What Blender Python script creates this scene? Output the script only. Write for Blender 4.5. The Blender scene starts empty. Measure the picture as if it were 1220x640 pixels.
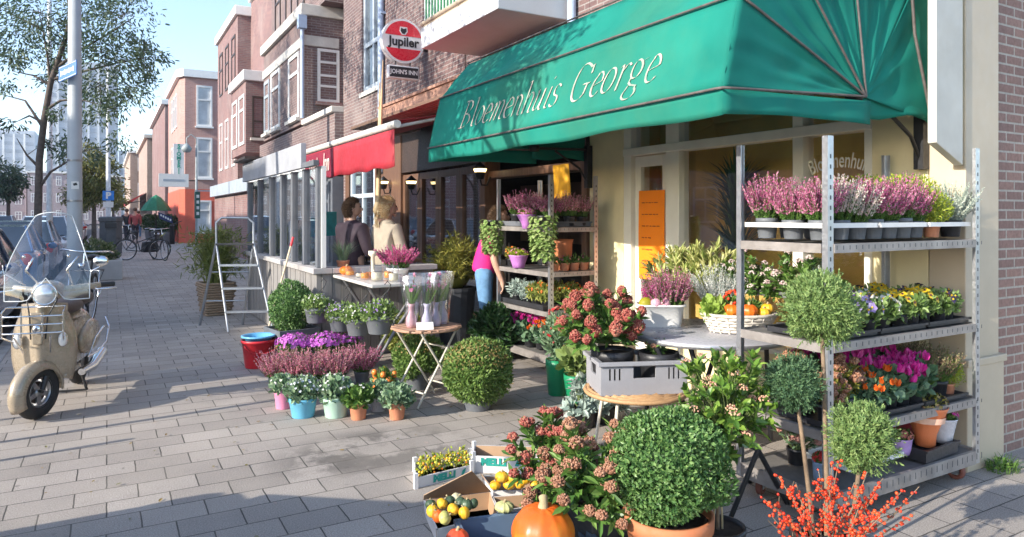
import bpy, math, random
import numpy as np
from mathutils import Vector, Matrix
S = bpy.context.scene
COL = S.collection
R = math.radians
PI = math.pi
# ------------------------------------------------------------------ camera
FPX, PXC, HOR, CAMH, YAW = 840.0, 610.0, 256.0, 1.52, 29.85
cam_d = bpy.data.cameras.new('camera')
cam = bpy.data.objects.new('camera', cam_d); COL.objects.link(cam)
cam_d.sensor_width = 36; cam_d.lens = FPX/1220*36
cam_d.shift_y = -(320-HOR)/1220
cam_d.clip_start = .05; cam_d.clip_end = 3000
cam.location = (0, 0, CAMH); cam.rotation_euler = (R(90), 0, -R(YAW))
S.camera = cam
# ------------------------------------------------------------------ light
SUN_EL = 23.0
SX, SY = 1.0, .107                       # where sunlight travels on the ground
w = bpy.data.worlds.new('World'); S.world = w; w.use_nodes = True
nt = w.node_tree; bg = nt.nodes['Background']
sky = nt.nodes.new('ShaderNodeTexSky'); sky.sky_type = 'NISHITA'; sky.sun_disc = False
sky.sun_elevation = R(SUN_EL); sky.sun_rotation = math.atan2(-SX, -SY)
sky.air_density = .85; sky.dust_density = .7; sky.ozone_density = 1.2
nt.links.new(sky.outputs[0], bg.inputs[0]); bg.inputs[1].default_value = .14
sd = bpy.data.lights.new('sun', 'SUN'); sd.energy = 2.8; sd.angle = R(.5); sd.color = (1, .93, .82)
so = bpy.data.objects.new('sun', sd); COL.objects.link(so)
h = math.hypot(SX, SY)
so.rotation_euler = Vector((SX, SY, -h*math.tan(R(SUN_EL)))).to_track_quat('-Z', 'Y').to_euler()
S.view_settings.view_transform = 'Standard'; S.view_settings.look = 'None'
S.view_settings.gamma = 1; S.view_settings.exposure = 1.55
S.view_settings.use_curve_mapping = False
try:
    S.cycles.max_bounces = 10; S.cycles.diffuse_bounces = 6; S.cycles.transparent_max_bounces = 32
except Exception: pass
# ------------------------------------------------------------------ measuring: metres from the photograph's rays
_c, _s = math.cos(R(YAW)), math.sin(R(YAW))
def _ray(px): l = (px-PXC)/FPX; return l*_c+_s, -l*_s+_c
def PD(px, py, d): a, b = _ray(px); return (a*d, b*d, CAMH-(py-HOR)/FPX*d)
def PZ(px, py, z): return PD(px, py, FPX*(CAMH-z)/(py-HOR))
def G(px, py): p = PZ(px, py, 0); return (p[0], p[1], 0.0)
def PXP(px, py, X): a, b = _ray(px); return PD(px, py, X/a)
def PYP(px, py, Y): a, b = _ray(px); return PD(px, py, Y/b)
def yx(px, X): return PXP(px, 256, X)[1]
# ------------------------------------------------------------------ mesh builder
class MB:
    def __init__(s): s.v = []; s.f = []; s.n = 0
    def add(s, v, f, mat=0, smooth=False):
        v = np.asarray(v, dtype=np.float64).reshape(-1, 3)
        if isinstance(f, np.ndarray): groups = [f]
        else:
            d = {}
            for q in f: d.setdefault(len(q), []).append(q)
            groups = [np.array(x, dtype=np.int64) for x in d.values()]
        for g in groups: s.f.append((g+s.n, mat, smooth))
        s.v.append(v); s.n += len(v); return s
    def mesh(s, name, mats):
        me = bpy.data.meshes.new(name)
        V = np.concatenate(s.v) if s.v else np.zeros((0, 3))
        me.vertices.add(len(V)); me.vertices.foreach_set('co', V.ravel().astype(np.float32))
        lt = np.concatenate([np.full(len(g), g.shape[1]) for g, _, _ in s.f])
        lv = np.concatenate([g.ravel() for g, _, _ in s.f])
        me.loops.add(len(lv)); me.loops.foreach_set('vertex_index', lv.astype(np.int32))
        me.polygons.add(len(lt))
        me.polygons.foreach_set('loop_start', np.concatenate([[0], np.cumsum(lt)[:-1]]).astype(np.int32))
        me.polygons.foreach_set('loop_total', lt.astype(np.int32))
        me.polygons.foreach_set('material_index', np.concatenate([np.full(len(g), m) for g, m, _ in s.f]).astype(np.int32))
        me.polygons.foreach_set('use_smooth', np.concatenate([np.full(len(g), bool(k)) for g, _, k in s.f]))
        for m in (mats if isinstance(mats, (list, tuple)) else [mats]): me.materials.append(m)
        me.update(calc_edges=True); me.validate()
        return me
    def build(s, name, mats, parent=None, bevel=0, label=None):
        o = bpy.data.objects.new(name, s.mesh(name, mats)); COL.objects.link(o)
        if parent: o.parent = parent
        if bevel:
            b = o.modifiers.new('b', 'BEVEL'); b.width = bevel; b.segments = 2; b.limit_method = 'ANGLE'; b.angle_limit = R(40)
        if label: o['label'] = label
        return o
def tag(o, label, cat, group=None, kind=None):
    o['label'] = label; o['category'] = cat
    if group: o['group'] = group
    if kind: o['kind'] = kind
    return o
def thing(name, label, cat, loc=(0, 0, 0), rz=0, group=None, sc=1):
    o = bpy.data.objects.new(name, None); COL.objects.link(o); o.empty_display_size = .1
    o.location = loc; o.rotation_euler = (0, 0, rz); o.scale = (sc,)*3 if not isinstance(sc, tuple) else sc
    return tag(o, label, cat, group)
def struct(mb, name, mats, **k):
    o = mb.build(name, mats, **k); o['kind'] = 'structure'; return o
KIDS = {}
def dup(root, loc, rz=0, sc=1, label=None, group=None):
    r = root.copy(); COL.objects.link(r); r.location = loc; r.rotation_euler = (0, 0, rz); r.scale = (sc,)*3 if not isinstance(sc, tuple) else sc
    if label: r['label'] = label
    if group: r['group'] = group
    for ch in [o for o in bpy.data.objects if o.parent == root]:
        c = ch.copy(); COL.objects.link(c); c.parent = r
        for g in [o for o in bpy.data.objects if o.parent == ch]:
            d = g.copy(); COL.objects.link(d); d.parent = c
    return r
BOXF = [(0, 3, 2, 1), (4, 5, 6, 7), (0, 1, 5, 4), (1, 2, 6, 5), (2, 3, 7, 6), (3, 0, 4, 7)]
def bx(mb, x0, x1, y0, y1, z0, z1, mat=0):
    return mb.add([(x0,y0,z0),(x1,y0,z0),(x1,y1,z0),(x0,y1,z0),(x0,y0,z1),(x1,y0,z1),(x1,y1,z1),(x0,y1,z1)], BOXF, mat)
def obox(mb, c, s, rz=0, mat=0, top=1.0, tilt=None):
    """box centred at c, size s, turned rz; top scales the upper face"""
    hx, hy, hz = s[0]/2, s[1]/2, s[2]/2
    P = np.array([(-hx,-hy,-hz),(hx,-hy,-hz),(hx,hy,-hz),(-hx,hy,-hz),(-hx*top,-hy*top,hz),(hx*top,-hy*top,hz),(hx*top,hy*top,hz),(-hx*top,hy*top,hz)])
    M3 = np.array(Matrix.Rotation(rz, 3, 'Z') if tilt is None else Matrix.Rotation(rz, 3, 'Z') @ Matrix.Rotation(tilt[1], 3, tilt[0]))
    return mb.add(P @ M3.T + np.array(c), BOXF, mat)
def tube(mb, pts, r, n=8, mat=0, cap=True, closed=False):
    P = np.array(pts, float); k = len(P); rr = np.full(k, r) if np.isscalar(r) else np.array(r, float)
    T = np.gradient(P, axis=0)
    if closed: T = np.roll(P, -1, 0)-np.roll(P, 1, 0)
    T /= np.linalg.norm(T, axis=1)[:, None]+1e-9
    u = np.cross(T[0], (0, 0, 1)); u = u if np.linalg.norm(u) > .1 else np.cross(T[0], (1, 0, 0)); u /= np.linalg.norm(u)
    V = []; a = np.arange(n)*2*PI/n
    for i in range(k):
        u = u-T[i]*np.dot(u, T[i]); u /= np.linalg.norm(u)+1e-9; b = np.cross(T[i], u)
        V.append(P[i]+rr[i]*(np.cos(a)[:, None]*u+np.sin(a)[:, None]*b))
    V = np.concatenate(V); F = []
    for i in range(k if closed else k-1):
        j2 = (i+1) % k
        for j in range(n): F.append((i*n+j, i*n+(j+1) % n, j2*n+(j+1) % n, j2*n+j))
    mb.add(V, F, mat, True)
    if cap and not closed:
        mb.add(V[:n], [tuple(range(n))[::-1]], mat); mb.add(V[-n:], [tuple(range(n))], mat)
    return mb
def lathe(mb, prof, c=(0, 0, 0), n=24, mat=0, sx=1, sy=1, smooth=True, rz=0):
    a = np.arange(n)*2*PI/n+rz; V = []
    for r, z in prof: V.append(np.stack([np.cos(a)*r*sx+c[0], np.sin(a)*r*sy+c[1], np.full(n, z+c[2])], 1))
    V = np.concatenate(V); F = []
    for i in range(len(prof)-1):
        for j in range(n): F.append((i*n+j, i*n+(j+1) % n, (i+1)*n+(j+1) % n, (i+1)*n+j))
    return mb.add(V, F, mat, smooth)
def disc(mb, c, r, n=24, mat=0, sx=1, sy=1, up=True):
    a = np.arange(n)*2*PI/n
    V = np.stack([np.cos(a)*r*sx+c[0], np.sin(a)*r*sy+c[1], np.full(n, c[2])], 1)
    return mb.add(V, [tuple(range(n)) if up else tuple(range(n))[::-1]], mat)
def ball(mb, c, r, nu=16, nv=10, mat=0, fn=None):
    r = (r,)*3 if np.isscalar(r) else r; V = []; F = []
    for i in range(nv+1):
        t = PI*i/nv
        for j in range(nu):
            p = 2*PI*j/nu; d = np.array((math.sin(t)*math.cos(p), math.sin(t)*math.sin(p), math.cos(t)))
            k = fn(t, p) if fn else 1
            V.append((c[0]+d[0]*r[0]*k, c[1]+d[1]*r[1]*k, c[2]+d[2]*r[2]*k))
    for i in range(nv):
        for j in range(nu): F.append((i*nu+j, (i+1)*nu+j, (i+1)*nu+(j+1) % nu, i*nu+(j+1) % nu))
    return mb.add(V, F, mat, True)
def prism(mb, poly, off, mat=0):
    """polygon of 3-D points pushed along off (closed solid)"""
    n = len(poly); A = np.array(poly, float); B = A+np.array(off, float)
    F = [tuple(range(n))[::-1], tuple(range(n, 2*n))]+[(i, (i+1) % n, n+(i+1) % n, n+i) for i in range(n)]
    return mb.add(np.concatenate([A, B]), F, mat)
def grid(mb, fn, nu, nv, mat=0, smooth=True, thick=None):
    V = [fn(i/nu, j/nv) for i in range(nu+1) for j in range(nv+1)]
    F = [(i*(nv+1)+j, (i+1)*(nv+1)+j, (i+1)*(nv+1)+j+1, i*(nv+1)+j+1) for i in range(nu) for j in range(nv)]
    return mb.add(V, F, mat, smooth)
def solid(o, t):
    m = o.modifiers.new('s', 'SOLIDIFY'); m.thickness = t; m.offset = 0; return o
def wall_cells(mb, y0, y1, z0, z1, holes, put, mat=0):
    """fill a rectangle but for the holes (a,b,c,d); put(y0,y1,z0,z1) adds a block"""
    ys = sorted({y0, y1, *[v for h in holes for v in h[:2] if y0 < v < y1]}); zs = sorted({z0, z1, *[v for h in holes for v in h[2:] if z0 < v < z1]})
    for a, b in zip(ys, ys[1:]):
        run = None
        for c, d in zip(zs, zs[1:]):
            my, mz = (a+b)/2, (c+d)/2
            if any(h[0] < my < h[1] and h[2] < mz < h[3] for h in holes):
                if run: put(a, b, *run); run = None
            else: run = (run[0], d) if run else (c, d)
        if run: put(a, b, *run)
# ------------------------------------------------------------------ materials
MATS = {}
def _mat(name):
    m = bpy.data.materials.new(name); m.use_nodes = True; MATS[name] = m
    n = m.node_tree.nodes; return m, n, m.node_tree.links, n['Principled BSDF']
def rgba(c): return (c[0], c[1], c[2], 1)
def mixc(n, l, fac, a, b, mode='MIX'):
    x = n.new('ShaderNodeMix'); x.data_type = 'RGBA'; x.blend_type = mode
    for sock, v in ((x.inputs[0], fac), (x.inputs[6], a), (x.inputs[7], b)):
        if hasattr(v, 'is_output'): l.new(v, sock)
        elif isinstance(v, (int, float)): sock.default_value = v
        else: sock.default_value = rgba(v)
    return x.outputs[2]
def noise(n, l, vec, scale, detail=4, rough=.55):
    x = n.new('ShaderNodeTexNoise'); x.inputs['Scale'].default_value = scale; x.inputs['Detail'].default_value = detail; x.inputs['Roughness'].default_value = rough
    if vec is not None: l.new(vec, x.inputs['Vector'])
    return x
def ramp(n, l, src, stops):
    x = n.new('ShaderNodeValToRGB'); e = x.color_ramp.elements
    while len(e) < len(stops): e.new(.5)
    for el, (p, c) in zip(e, stops): el.position = p; el.color = rgba(c) if not isinstance(c, (int, float)) else (c, c, c, 1)
    l.new(src, x.inputs[0]); return x.outputs[0]
def bump(n, l, src, strength, dist=.01):
    x = n.new('ShaderNodeBump'); x.inputs['Strength'].default_value = strength; x.inputs['Distance'].default_value = dist
    l.new(src, x.inputs['Height']); return x.outputs[0]
def M(name, col, rough=.6, var=.18, scale=9, metal=0, bmp=.15, dirt=.0, coat=0, dirtcol=(.12, .10, .08), spec=None):
    """painted, plastic, metal or mineral surface with uneven tone, fine bump and dirt"""
    if name in MATS: return MATS[name]
    m, n, l, p = _mat(name); tc = n.new('ShaderNodeTexCoord').outputs['Object']
    n1 = noise(n, l, tc, scale, 5); n2 = noise(n, l, tc, scale*6, 3)
    dark = tuple(c*(1-var) for c in col); lite = tuple(min(1, c*(1+var)) for c in col)
    c = ramp(n, l, n1.outputs[0], [(.3, dark), (.7, lite)])
    if dirt:
        d = ramp(n, l, noise(n, l, tc, scale*.45, 6, .7).outputs[0], [(.46, 0), (.70, dirt)])
        c = mixc(n, l, d, c, dirtcol)
    l.new(c, p.inputs['Base Color'])
    r = ramp(n, l, n2.outputs[0], [(.3, max(0, rough-.1)), (.7, min(1, rough+.1))]); l.new(r, p.inputs['Roughness'])
    p.inputs['Metallic'].default_value = metal
    if coat: p.inputs['Coat Weight'].default_value = coat
    if spec is not None: p.inputs['Specular IOR Level'].default_value = spec
    if bmp: l.new(bump(n, l, n2.outputs[0], bmp, .004), p.inputs['Normal'])
    return m
def LEAF(name, cols, rough=.5, trans=.3, spec=.4):
    """leaves and petals: a tone of its own for every leaf, some light shining through"""
    if name in MATS: return MATS[name]
    m, n, l, p = _mat(name); g = n.new('ShaderNodeNewGeometry')
    k = len(cols); st = [(i/max(1, k-1), c) for i, c in enumerate(cols)]
    c = ramp(n, l, g.outputs['Random Per Island'], st); l.new(c, p.inputs['Base Color'])
    p.inputs['Roughness'].default_value = rough; p.inputs['Specular IOR Level'].default_value = spec
    if trans:
        t = n.new('ShaderNodeBsdfTranslucent'); l.new(c, t.inputs[0]); x = n.new('ShaderNodeMixShader'); x.inputs[0].default_value = trans
        l.new(p.outputs[0], x.inputs[1]); l.new(t.outputs[0], x.inputs[2]); l.new(x.outputs[0], n['Material Output'].inputs[0])
    return m
def axis_uv(n, l):
    """(x+y, z) of object space: lays courses on any upright axis-aligned wall"""
    tc = n.new('ShaderNodeTexCoord').outputs['Object']; s = n.new('ShaderNodeSeparateXYZ'); l.new(tc, s.inputs[0])
    a = n.new('ShaderNodeMath'); l.new(s.outputs[0], a.inputs[0]); l.new(s.outputs[1], a.inputs[1])
    c = n.new('ShaderNodeCombineXYZ'); l.new(a.outputs[0], c.inputs[0]); l.new(s.outputs[2], c.inputs[1]); return tc, c.outputs[0]
def BRICK(name, a, b, mortar, bw=.22, bh=.065, mort=.008, dirt=.35, dirtcol=(.10, .085, .08), stain=(.5, .46, .42), stn=.25):
    if name in MATS: return MATS[name]
    m, n, l, p = _mat(name); tc, uv = axis_uv(n, l)
    br = n.new('ShaderNodeTexBrick'); l.new(uv, br.inputs['Vector'])
    for k, v in (('Scale', 1), ('Mortar Size', mort), ('Mortar Smooth', .2), ('Brick Width', bw), ('Row Height', bh), ('Bias', 0)): br.inputs[k].default_value = v
    br.inputs['Color1'].default_value = rgba(a); br.inputs['Color2'].default_value = rgba(b); br.inputs['Mortar'].default_value = rgba(mortar)
    n1 = noise(n, l, tc, 1.3, 6, .65); n2 = noise(n, l, tc, 40, 3)
    c = mixc(n, l, ramp(n, l, n1.outputs[0], [(.42, 0), (.75, dirt)]), br.outputs[0], dirtcol)
    c = mixc(n, l, ramp(n, l, noise(n, l, tc, .6, 6, .7).outputs[0], [(.5, 0), (.75, stn)]), c, stain)
    c = mixc(n, l, .35, c, ramp(n, l, n2.outputs[0], [(.3, .35), (.7, .8)]), 'OVERLAY')
    l.new(c, p.inputs['Base Color']); p.inputs['Roughness'].default_value = .85
    hgt = n.new('ShaderNodeMath'); hgt.operation = 'MULTIPLY_ADD'; l.new(br.outputs['Fac'], hgt.inputs[0]); hgt.inputs[1].default_value = -1; l.new(n2.outputs[0], hgt.inputs[2])
    l.new(bump(n, l, hgt.outputs[0], .5, .006), p.inputs['Normal']); return m
def GLASS(name, tint=(.9, .95, .95), refl=.12, rough=.02, alpha=.25, dark=(.02, .025, .03)):
    """window pane: clear with a mirror sheen"""
    if name in MATS: return MATS[name]
    m, n, l, p = _mat(name)
    g = n.new('ShaderNodeBsdfGlossy'); g.inputs['Roughness'].default_value = rough; g.inputs[0].default_value = (.95, .97, 1, 1)
    t = n.new('ShaderNodeBsdfTransparent'); t.inputs[0].default_value = rgba(tint)
    lw = n.new('ShaderNodeLayerWeight'); lw.inputs[0].default_value = .5; fr = n.new('ShaderNodeMath'); fr.operation = 'POWER'; l.new(lw.outputs['Facing'], fr.inputs[0]); fr.inputs[1].default_value = 4.5
    a = n.new('ShaderNodeMath'); a.operation = 'MULTIPLY_ADD'; a.use_clamp = True; l.new(fr.outputs[0], a.inputs[0]); a.inputs[1].default_value = .7; a.inputs[2].default_value = .025+refl
    x = n.new('ShaderNodeMixShader'); l.new(a.outputs[0], x.inputs[0]); l.new(t.outputs[0], x.inputs[1]); l.new(g.outputs[0], x.inputs[2])
    l.new(x.outputs[0], n['Material Output'].inputs[0]); return m
def WOOD(name, a, b, rough=.7, along='Z', scale=1):
    if name in MATS: return MATS[name]
    m, n, l, p = _mat(name); tc = n.new('ShaderNodeTexCoord').outputs['Object']; mp = n.new('ShaderNodeMapping'); l.new(tc, mp.inputs[0])
    sc = {'Z': (14, 14, 1), 'Y': (14, 1, 14), 'X': (1, 14, 14)}[along]; mp.inputs['Scale'].default_value = [v*scale for v in sc]
    n1 = noise(n, l, mp.outputs[0], 3, 6, .65); c = ramp(n, l, n1.outputs[0], [(.3, a), (.7, b)])
    l.new(c, p.inputs['Base Color']); p.inputs['Roughness'].default_value = rough; l.new(bump(n, l, n1.outputs[0], .3, .004), p.inputs['Normal']); return m
def LAMP(name, col, st):
    if name in MATS: return MATS[name]
    m, n, l, p = _mat(name); p.inputs['Base Color'].default_value = rgba(col); p.inputs['Emission Color'].default_value = rgba(col); p.inputs['Emission Strength'].default_value = st; return m
# ------------------------------------------------------------------ plants (vectorised)
def rdir(rng, n):
    v = rng.normal(size=(n, 3)); return v/(np.linalg.norm(v, axis=1)[:, None]+1e-9)
def nrm(v): return v/(np.linalg.norm(v, axis=1)[:, None]+1e-9)
def leaves(mb, P, D, N, L, W, mat=0, fold=.18, full=False, curl=0):
    P = np.asarray(P, float); n = len(P)
    if n == 0: return mb
    D = nrm(np.asarray(D, float)); Sd = nrm(np.cross(D, np.asarray(N, float))); U = np.cross(Sd, D)
    L = np.broadcast_to(L, (n,))[:, None]; W = np.broadcast_to(W, (n,))[:, None]; i = np.arange(n)[:, None]
    if not full:
        V = np.stack([P, P+D*L*.45+Sd*W*.5+U*W*fold, P+D*L-U*L*curl, P+D*L*.45-Sd*W*.5+U*W*fold], 1).reshape(-1, 3)
        mb.add(V, np.concatenate([i*4+np.array([[0, 1, 2]]), i*4+np.array([[0, 2, 3]])]), mat)
    else:
        V = np.stack([P, P+D*L*.25+Sd*W*.42+U*W*fold, P+D*L*.65+Sd*W*.44+U*W*fold*.9-U*L*curl*.4, P+D*L-U*L*curl, P+D*L*.65-Sd*W*.44+U*W*fold*.9-U*L*curl*.4, P+D*L*.25-Sd*W*.42+U*W*fold], 1).reshape(-1, 3)
        mb.add(V, np.concatenate([i*6+np.array([[0, 1, 2, 3]]), i*6+np.array([[0, 3, 4, 5]])]), mat)
    return mb
_O = np.array([(1,0,0),(-1,0,0),(0,1,0),(0,-1,0),(0,0,1),(0,0,-1)], float)
_OF = np.array([(0,2,4),(2,1,4),(1,3,4),(3,0,4),(2,0,5),(1,2,5),(3,1,5),(0,3,5)])
def blobs(mb, P, r, mat=0, smooth=True):
    P = np.asarray(P, float); n = len(P); r = np.broadcast_to(r, (n,))
    V = (P[:, None, :]+_O[None]*r[:, None, None]).reshape(-1, 3)
    return mb.add(V, (np.arange(n)[:, None, None]*6+_OF[None]).reshape(-1, 3), mat, smooth)
_t = (1+5**.5)/2
_I = np.array([(-1,_t,0),(1,_t,0),(-1,-_t,0),(1,-_t,0),(0,-1,_t),(0,1,_t),(0,-1,-_t),(0,1,-_t),(_t,0,-1),(_t,0,1),(-_t,0,-1),(-_t,0,1)])/math.hypot(1, _t)
_IF = np.array([(0,11,5),(0,5,1),(0,1,7),(0,7,10),(0,10,11),(1,5,9),(5,11,4),(11,10,2),(10,7,6),(7,1,8),(3,9,4),(3,4,2),(3,2,6),(3,6,8),(3,8,9),(4,9,5),(2,4,11),(6,2,10),(8,6,7),(9,8,1)])
def berries(mb, P, r, mat=0):
    P = np.asarray(P, float); n = len(P); r = np.broadcast_to(r, (n,))
    V = (P[:, None, :]+_I[None]*r[:, None, None]).reshape(-1, 3)
    return mb.add(V, (np.arange(n)[:, None, None]*12+_IF[None]).reshape(-1, 3), mat, True)
def petals(mb, P, N, r, k, mat=0, wide=.8, cup=.2, rng=None):
    P = np.asarray(P, float); N = nrm(np.asarray(N, float)); n = len(P); r = np.broadcast_to(r, (n,))
    a = np.cross(N, np.array([.3, .2, .93])); a = nrm(a); b = np.cross(N, a)
    for j in range(k):
        t = 2*PI*j/k+(rng.uniform(0, 1, n)[:, None] if rng is not None else 0)
        D = np.cos(t)*a+np.sin(t)*b+N*cup
        leaves(mb, P, D, N, r, r*wide, mat, .05, True)
    return mb
def lump(D, rng, k=5, amp=.12):
    out = np.ones(len(D))
    for _ in range(k):
        d = rdir(rng, 1)[0]; out += amp*np.sin((D@d)*rng.uniform(3, 8)+rng.uniform(0, 6))/k*1.6
    return out
def leaf_ball(mb, rng, c, r, n, L, W, mat=0, core=None, inner=.74, amp=.1, up=.3, jitter=.8, full=False, half=False):
    r3 = np.array((r,)*3 if np.isscalar(r) else r, float)
    D = rdir(rng, n)
    if half: D[:, 2] = np.abs(D[:, 2])*1.0-.12; D = nrm(D)
    k = lump(D, rng, 6, amp)*(inner+(1-inner)*rng.uniform(0, 1, n)**.6)
    P = D*k[:, None]*r3+np.array(c)
    d = nrm(D+jitter*rdir(rng, n)+np.array((0, 0, up)))
    leaves(mb, P-d*L*.4, d, D+.5*rdir(rng, n), L*rng.uniform(.7, 1.25, n), W*rng.uniform(.7, 1.25, n), mat, full=full)
    if core is not None: ball(mb, c, tuple(r3*inner*.93), 14, 9, core)
    return mb
def rosettes(mb, rng, tips, dirs, m, L, W, mat=0, spread=1.1, full=True, stem=None, sr=.002, root=None, curl=.12):
    """a whorl of m leaves at each tip (and a stem from the root to it)"""
    tips = np.asarray(tips, float); dirs = nrm(np.asarray(dirs, float)); n = len(tips)
    for j in range(m):
        D = nrm(dirs+spread*rdir(rng, n)+np.array((0, 0, .15))); back = rng.uniform(0, L*.9, n)[:, None]
        leaves(mb, tips-dirs*back, D, dirs+.2*rdir(rng, n), L*rng.uniform(.65, 1.15, n), W*rng.uniform(.75, 1.15, n), mat, .12, full, curl)
    if stem is not None:
        for t in tips:
            b = np.array(root if root is not None else (0, 0, 0)); mid = (b+t)/2+rng.normal(0, .012, 3)
            tube(mb, [b, mid, t], [sr*1.5, sr*1.2, sr*.6], 5, stem, False)
    return mb
def spikes(mb, rng, n, rbase, rtop, h, fmat, gmat, flor=26, size=.011, c=(0, 0, 0), low=.35, sx=1, sy=1):
    """heather: upright stems set with tiny bells, green below"""
    a = rng.uniform(0, 2*PI, n); q = np.sqrt(rng.uniform(0, 1, n)); c = np.array(c)
    B = np.stack([np.cos(a)*q*rbase*sx, np.sin(a)*q*rbase*sy, np.zeros(n)], 1)+c
    hh = h*rng.uniform(.68, 1.08, n)*(1-.25*q*q)
    T = np.stack([np.cos(a)*q*rtop*sx, np.sin(a)*q*rtop*sy, hh], 1)+c+np.concatenate([rng.normal(0, .012, (n, 2)), np.zeros((n, 1))], 1)
    for i in range(n):
        tube(mb, [B[i], (B[i]+T[i])/2+rng.normal(0, .004, 3), T[i]], [.0022, .002, .001], 3, gmat, False)
    t = rng.uniform(low, 1, (n, flor)); ax = (T-B)[:, None, :]; P = (B[:, None, :]+ax*t[..., None]).reshape(-1, 3); A = np.repeat(nrm(T-B), flor, 0)
    D = nrm(.8*rdir(rng, len(P))+A*1.1); k = np.repeat(np.ones(n), flor)*size*(1.25-.7*((t-low)/(1-low)).ravel())
    leaves(mb, P, D, rdir(rng, len(P)), k*1.5, k, fmat)
    m = flor//2; t = rng.uniform(.05, low+.2, (n, m)); P = (B[:, None, :]+ax*t[..., None]).reshape(-1, 3); A = np.repeat(nrm(T-B), m, 0)
    leaves(mb, P, nrm(rdir(rng, len(P))+A*.9), rdir(rng, len(P)), size*1.5, size*.6, gmat); return mb
def blades(mb, rng, n, rbase, h, lean, wid, mat=0, c=(0, 0, 0), droop=.5, seg=4):
    a = rng.uniform(0, 2*PI, n); q = np.sqrt(rng.uniform(0, 1, n)); c = np.array(c)
    B = np.stack([np.cos(a)*q*rbase, np.sin(a)*q*rbase, np.zeros(n)], 1)+c
    a2 = a+rng.normal(0, .5, n); O = np.stack([np.cos(a2), np.sin(a2), np.zeros(n)], 1); Sd = np.stack([-np.sin(a2), np.cos(a2), np.zeros(n)], 1)
    hh = h*rng.uniform(.6, 1.1, n); le = lean*rng.uniform(.2, 1.2, n); rows = []
    for k in range(seg+1):
        t = k/seg; cpt = B+O*(le*t*t)[:, None]+np.array((0, 0, 1))*(hh*(t-droop*t*t*le/(lean+1e-6)*.6))[:, None]
        ww = wid*(1-t)**.6*.5*(.5+.5*min(1, t*4)); rows += [cpt-Sd*ww, cpt+Sd*ww]
    V = np.stack(rows, 1).reshape(-1, 3); m = 2*(seg+1); i = np.arange(n)[:, None]
    mb.add(V, np.concatenate([i*m+np.array([[2*k, 2*k+1, 2*k+3, 2*k+2]]) for k in range(seg)]), mat, True); return mb
def rng_(k): return np.random.default_rng(k)
# ================================================================== SETTING
def paving():
    m, n, l, p = _mat('grey_paving'); tc = n.new('ShaderNodeTexCoord').outputs['Object']
    wob = noise(n, l, tc, 11, 2, .5); va = n.new('ShaderNodeVectorMath'); va.operation = 'MULTIPLY_ADD'; l.new(wob.outputs[1], va.inputs[0]); va.inputs[1].default_value = (.007, .007, 0); l.new(tc, va.inputs[2])
    br = n.new('ShaderNodeTexBrick'); l.new(va.outputs[0], br.inputs['Vector'])
    for k, v in (('Scale', 1), ('Mortar Size', .0038), ('Mortar Smooth', .1), ('Brick Width', .30), ('Row Height', .215), ('Bias', 0)): br.inputs[k].default_value = v
    br.inputs['Color1'].default_value = (.40, .355, .315, 1); br.inputs['Color2'].default_value = (.305, .27, .24, 1); br.inputs['Mortar'].default_value = (.075, .068, .06, 1)
    f = noise(n, l, tc, 150, 2, .7); c = mixc(n, l, .6, br.outputs[0], ramp(n, l, f.outputs[0], [(.34, .22), (.66, .8)]), 'OVERLAY')
    b = noise(n, l, tc, 1.1, 5, .6); c = mixc(n, l, .4, c, ramp(n, l, b.outputs[0], [(.3, .34), (.7, .62)]), 'OVERLAY')
    # wet patches and trodden dirt: shapes of their own
    s = noise(n, l, tc, 2.6, 5, .62); g = n.new('ShaderNodeMapping'); l.new(tc, g.inputs[0]); g.inputs['Location'].default_value = (-1.62, -4.36, 0)
    g.inputs['Rotation'].default_value = (0, 0, 0); gr = n.new('ShaderNodeTexGradient'); gr.gradient_type = 'SPHERICAL'
    g.vector_type = 'TEXTURE'; g.inputs['Location'].default_value = (1.50, 4.40, 0); g.inputs['Scale'].default_value = (.75, .5, 1); l.new(g.outputs[0], gr.inputs[0])
    a = n.new('ShaderNodeMath'); a.operation = 'MULTIPLY'; l.new(ramp(n, l, s.outputs[0], [(.44, 0), (.53, 1)]), a.inputs[0]); l.new(ramp(n, l, gr.outputs[1 if len(gr.outputs) > 1 else 0], [(.0, 0), (.45, .75)]), a.inputs[1])
    c = mixc(n, l, a.outputs[0], c, (.10, .09, .08))
    s2 = noise(n, l, tc, .9, 7, .7); c = mixc(n, l, ramp(n, l, s2.outputs[0], [(.55, 0), (.72, .4)]), c, (.17, .15, .13))
    sp = noise(n, l, tc, 9, 2, .5); c = mixc(n, l, ramp(n, l, sp.outputs[0], [(.71, 0), (.75, .55)]), c, (.12, .11, .10))
    sj = noise(n, l, tc, 1.7, 5, .65); c = mixc(n, l, ramp(n, l, sj.outputs[0], [(.44, 0), (.60, .42)]), c, mixc(n, l, .5, c, (.42, .37, .31)))
    gum = n.new('ShaderNodeTexVoronoi'); gum.inputs['Scale'].default_value = 3.1; l.new(tc, gum.inputs['Vector']); c = mixc(n, l, ramp(n, l, gum.outputs['Distance'], [(.035, .55), (.06, 0)]), c, (.13, .12, .115))
    l.new(c, p.inputs['Base Color']); p.inputs['Roughness'].default_value = .8; p.inputs['Specular IOR Level'].default_value = .3
    hh = n.new('ShaderNodeMath'); hh.operation = 'MULTIPLY_ADD'; l.new(br.outputs['Fac'], hh.inputs[0]); hh.inputs[1].default_value = -1.4; l.new(f.outputs[0], hh.inputs[2])
    l.new(bump(n, l, hh.outputs[0], .55, .006), p.inputs['Normal']); return m
ASPH = M('asphalt', (.06, .06, .065), .85, .25, 3, bmp=.4)
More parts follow.
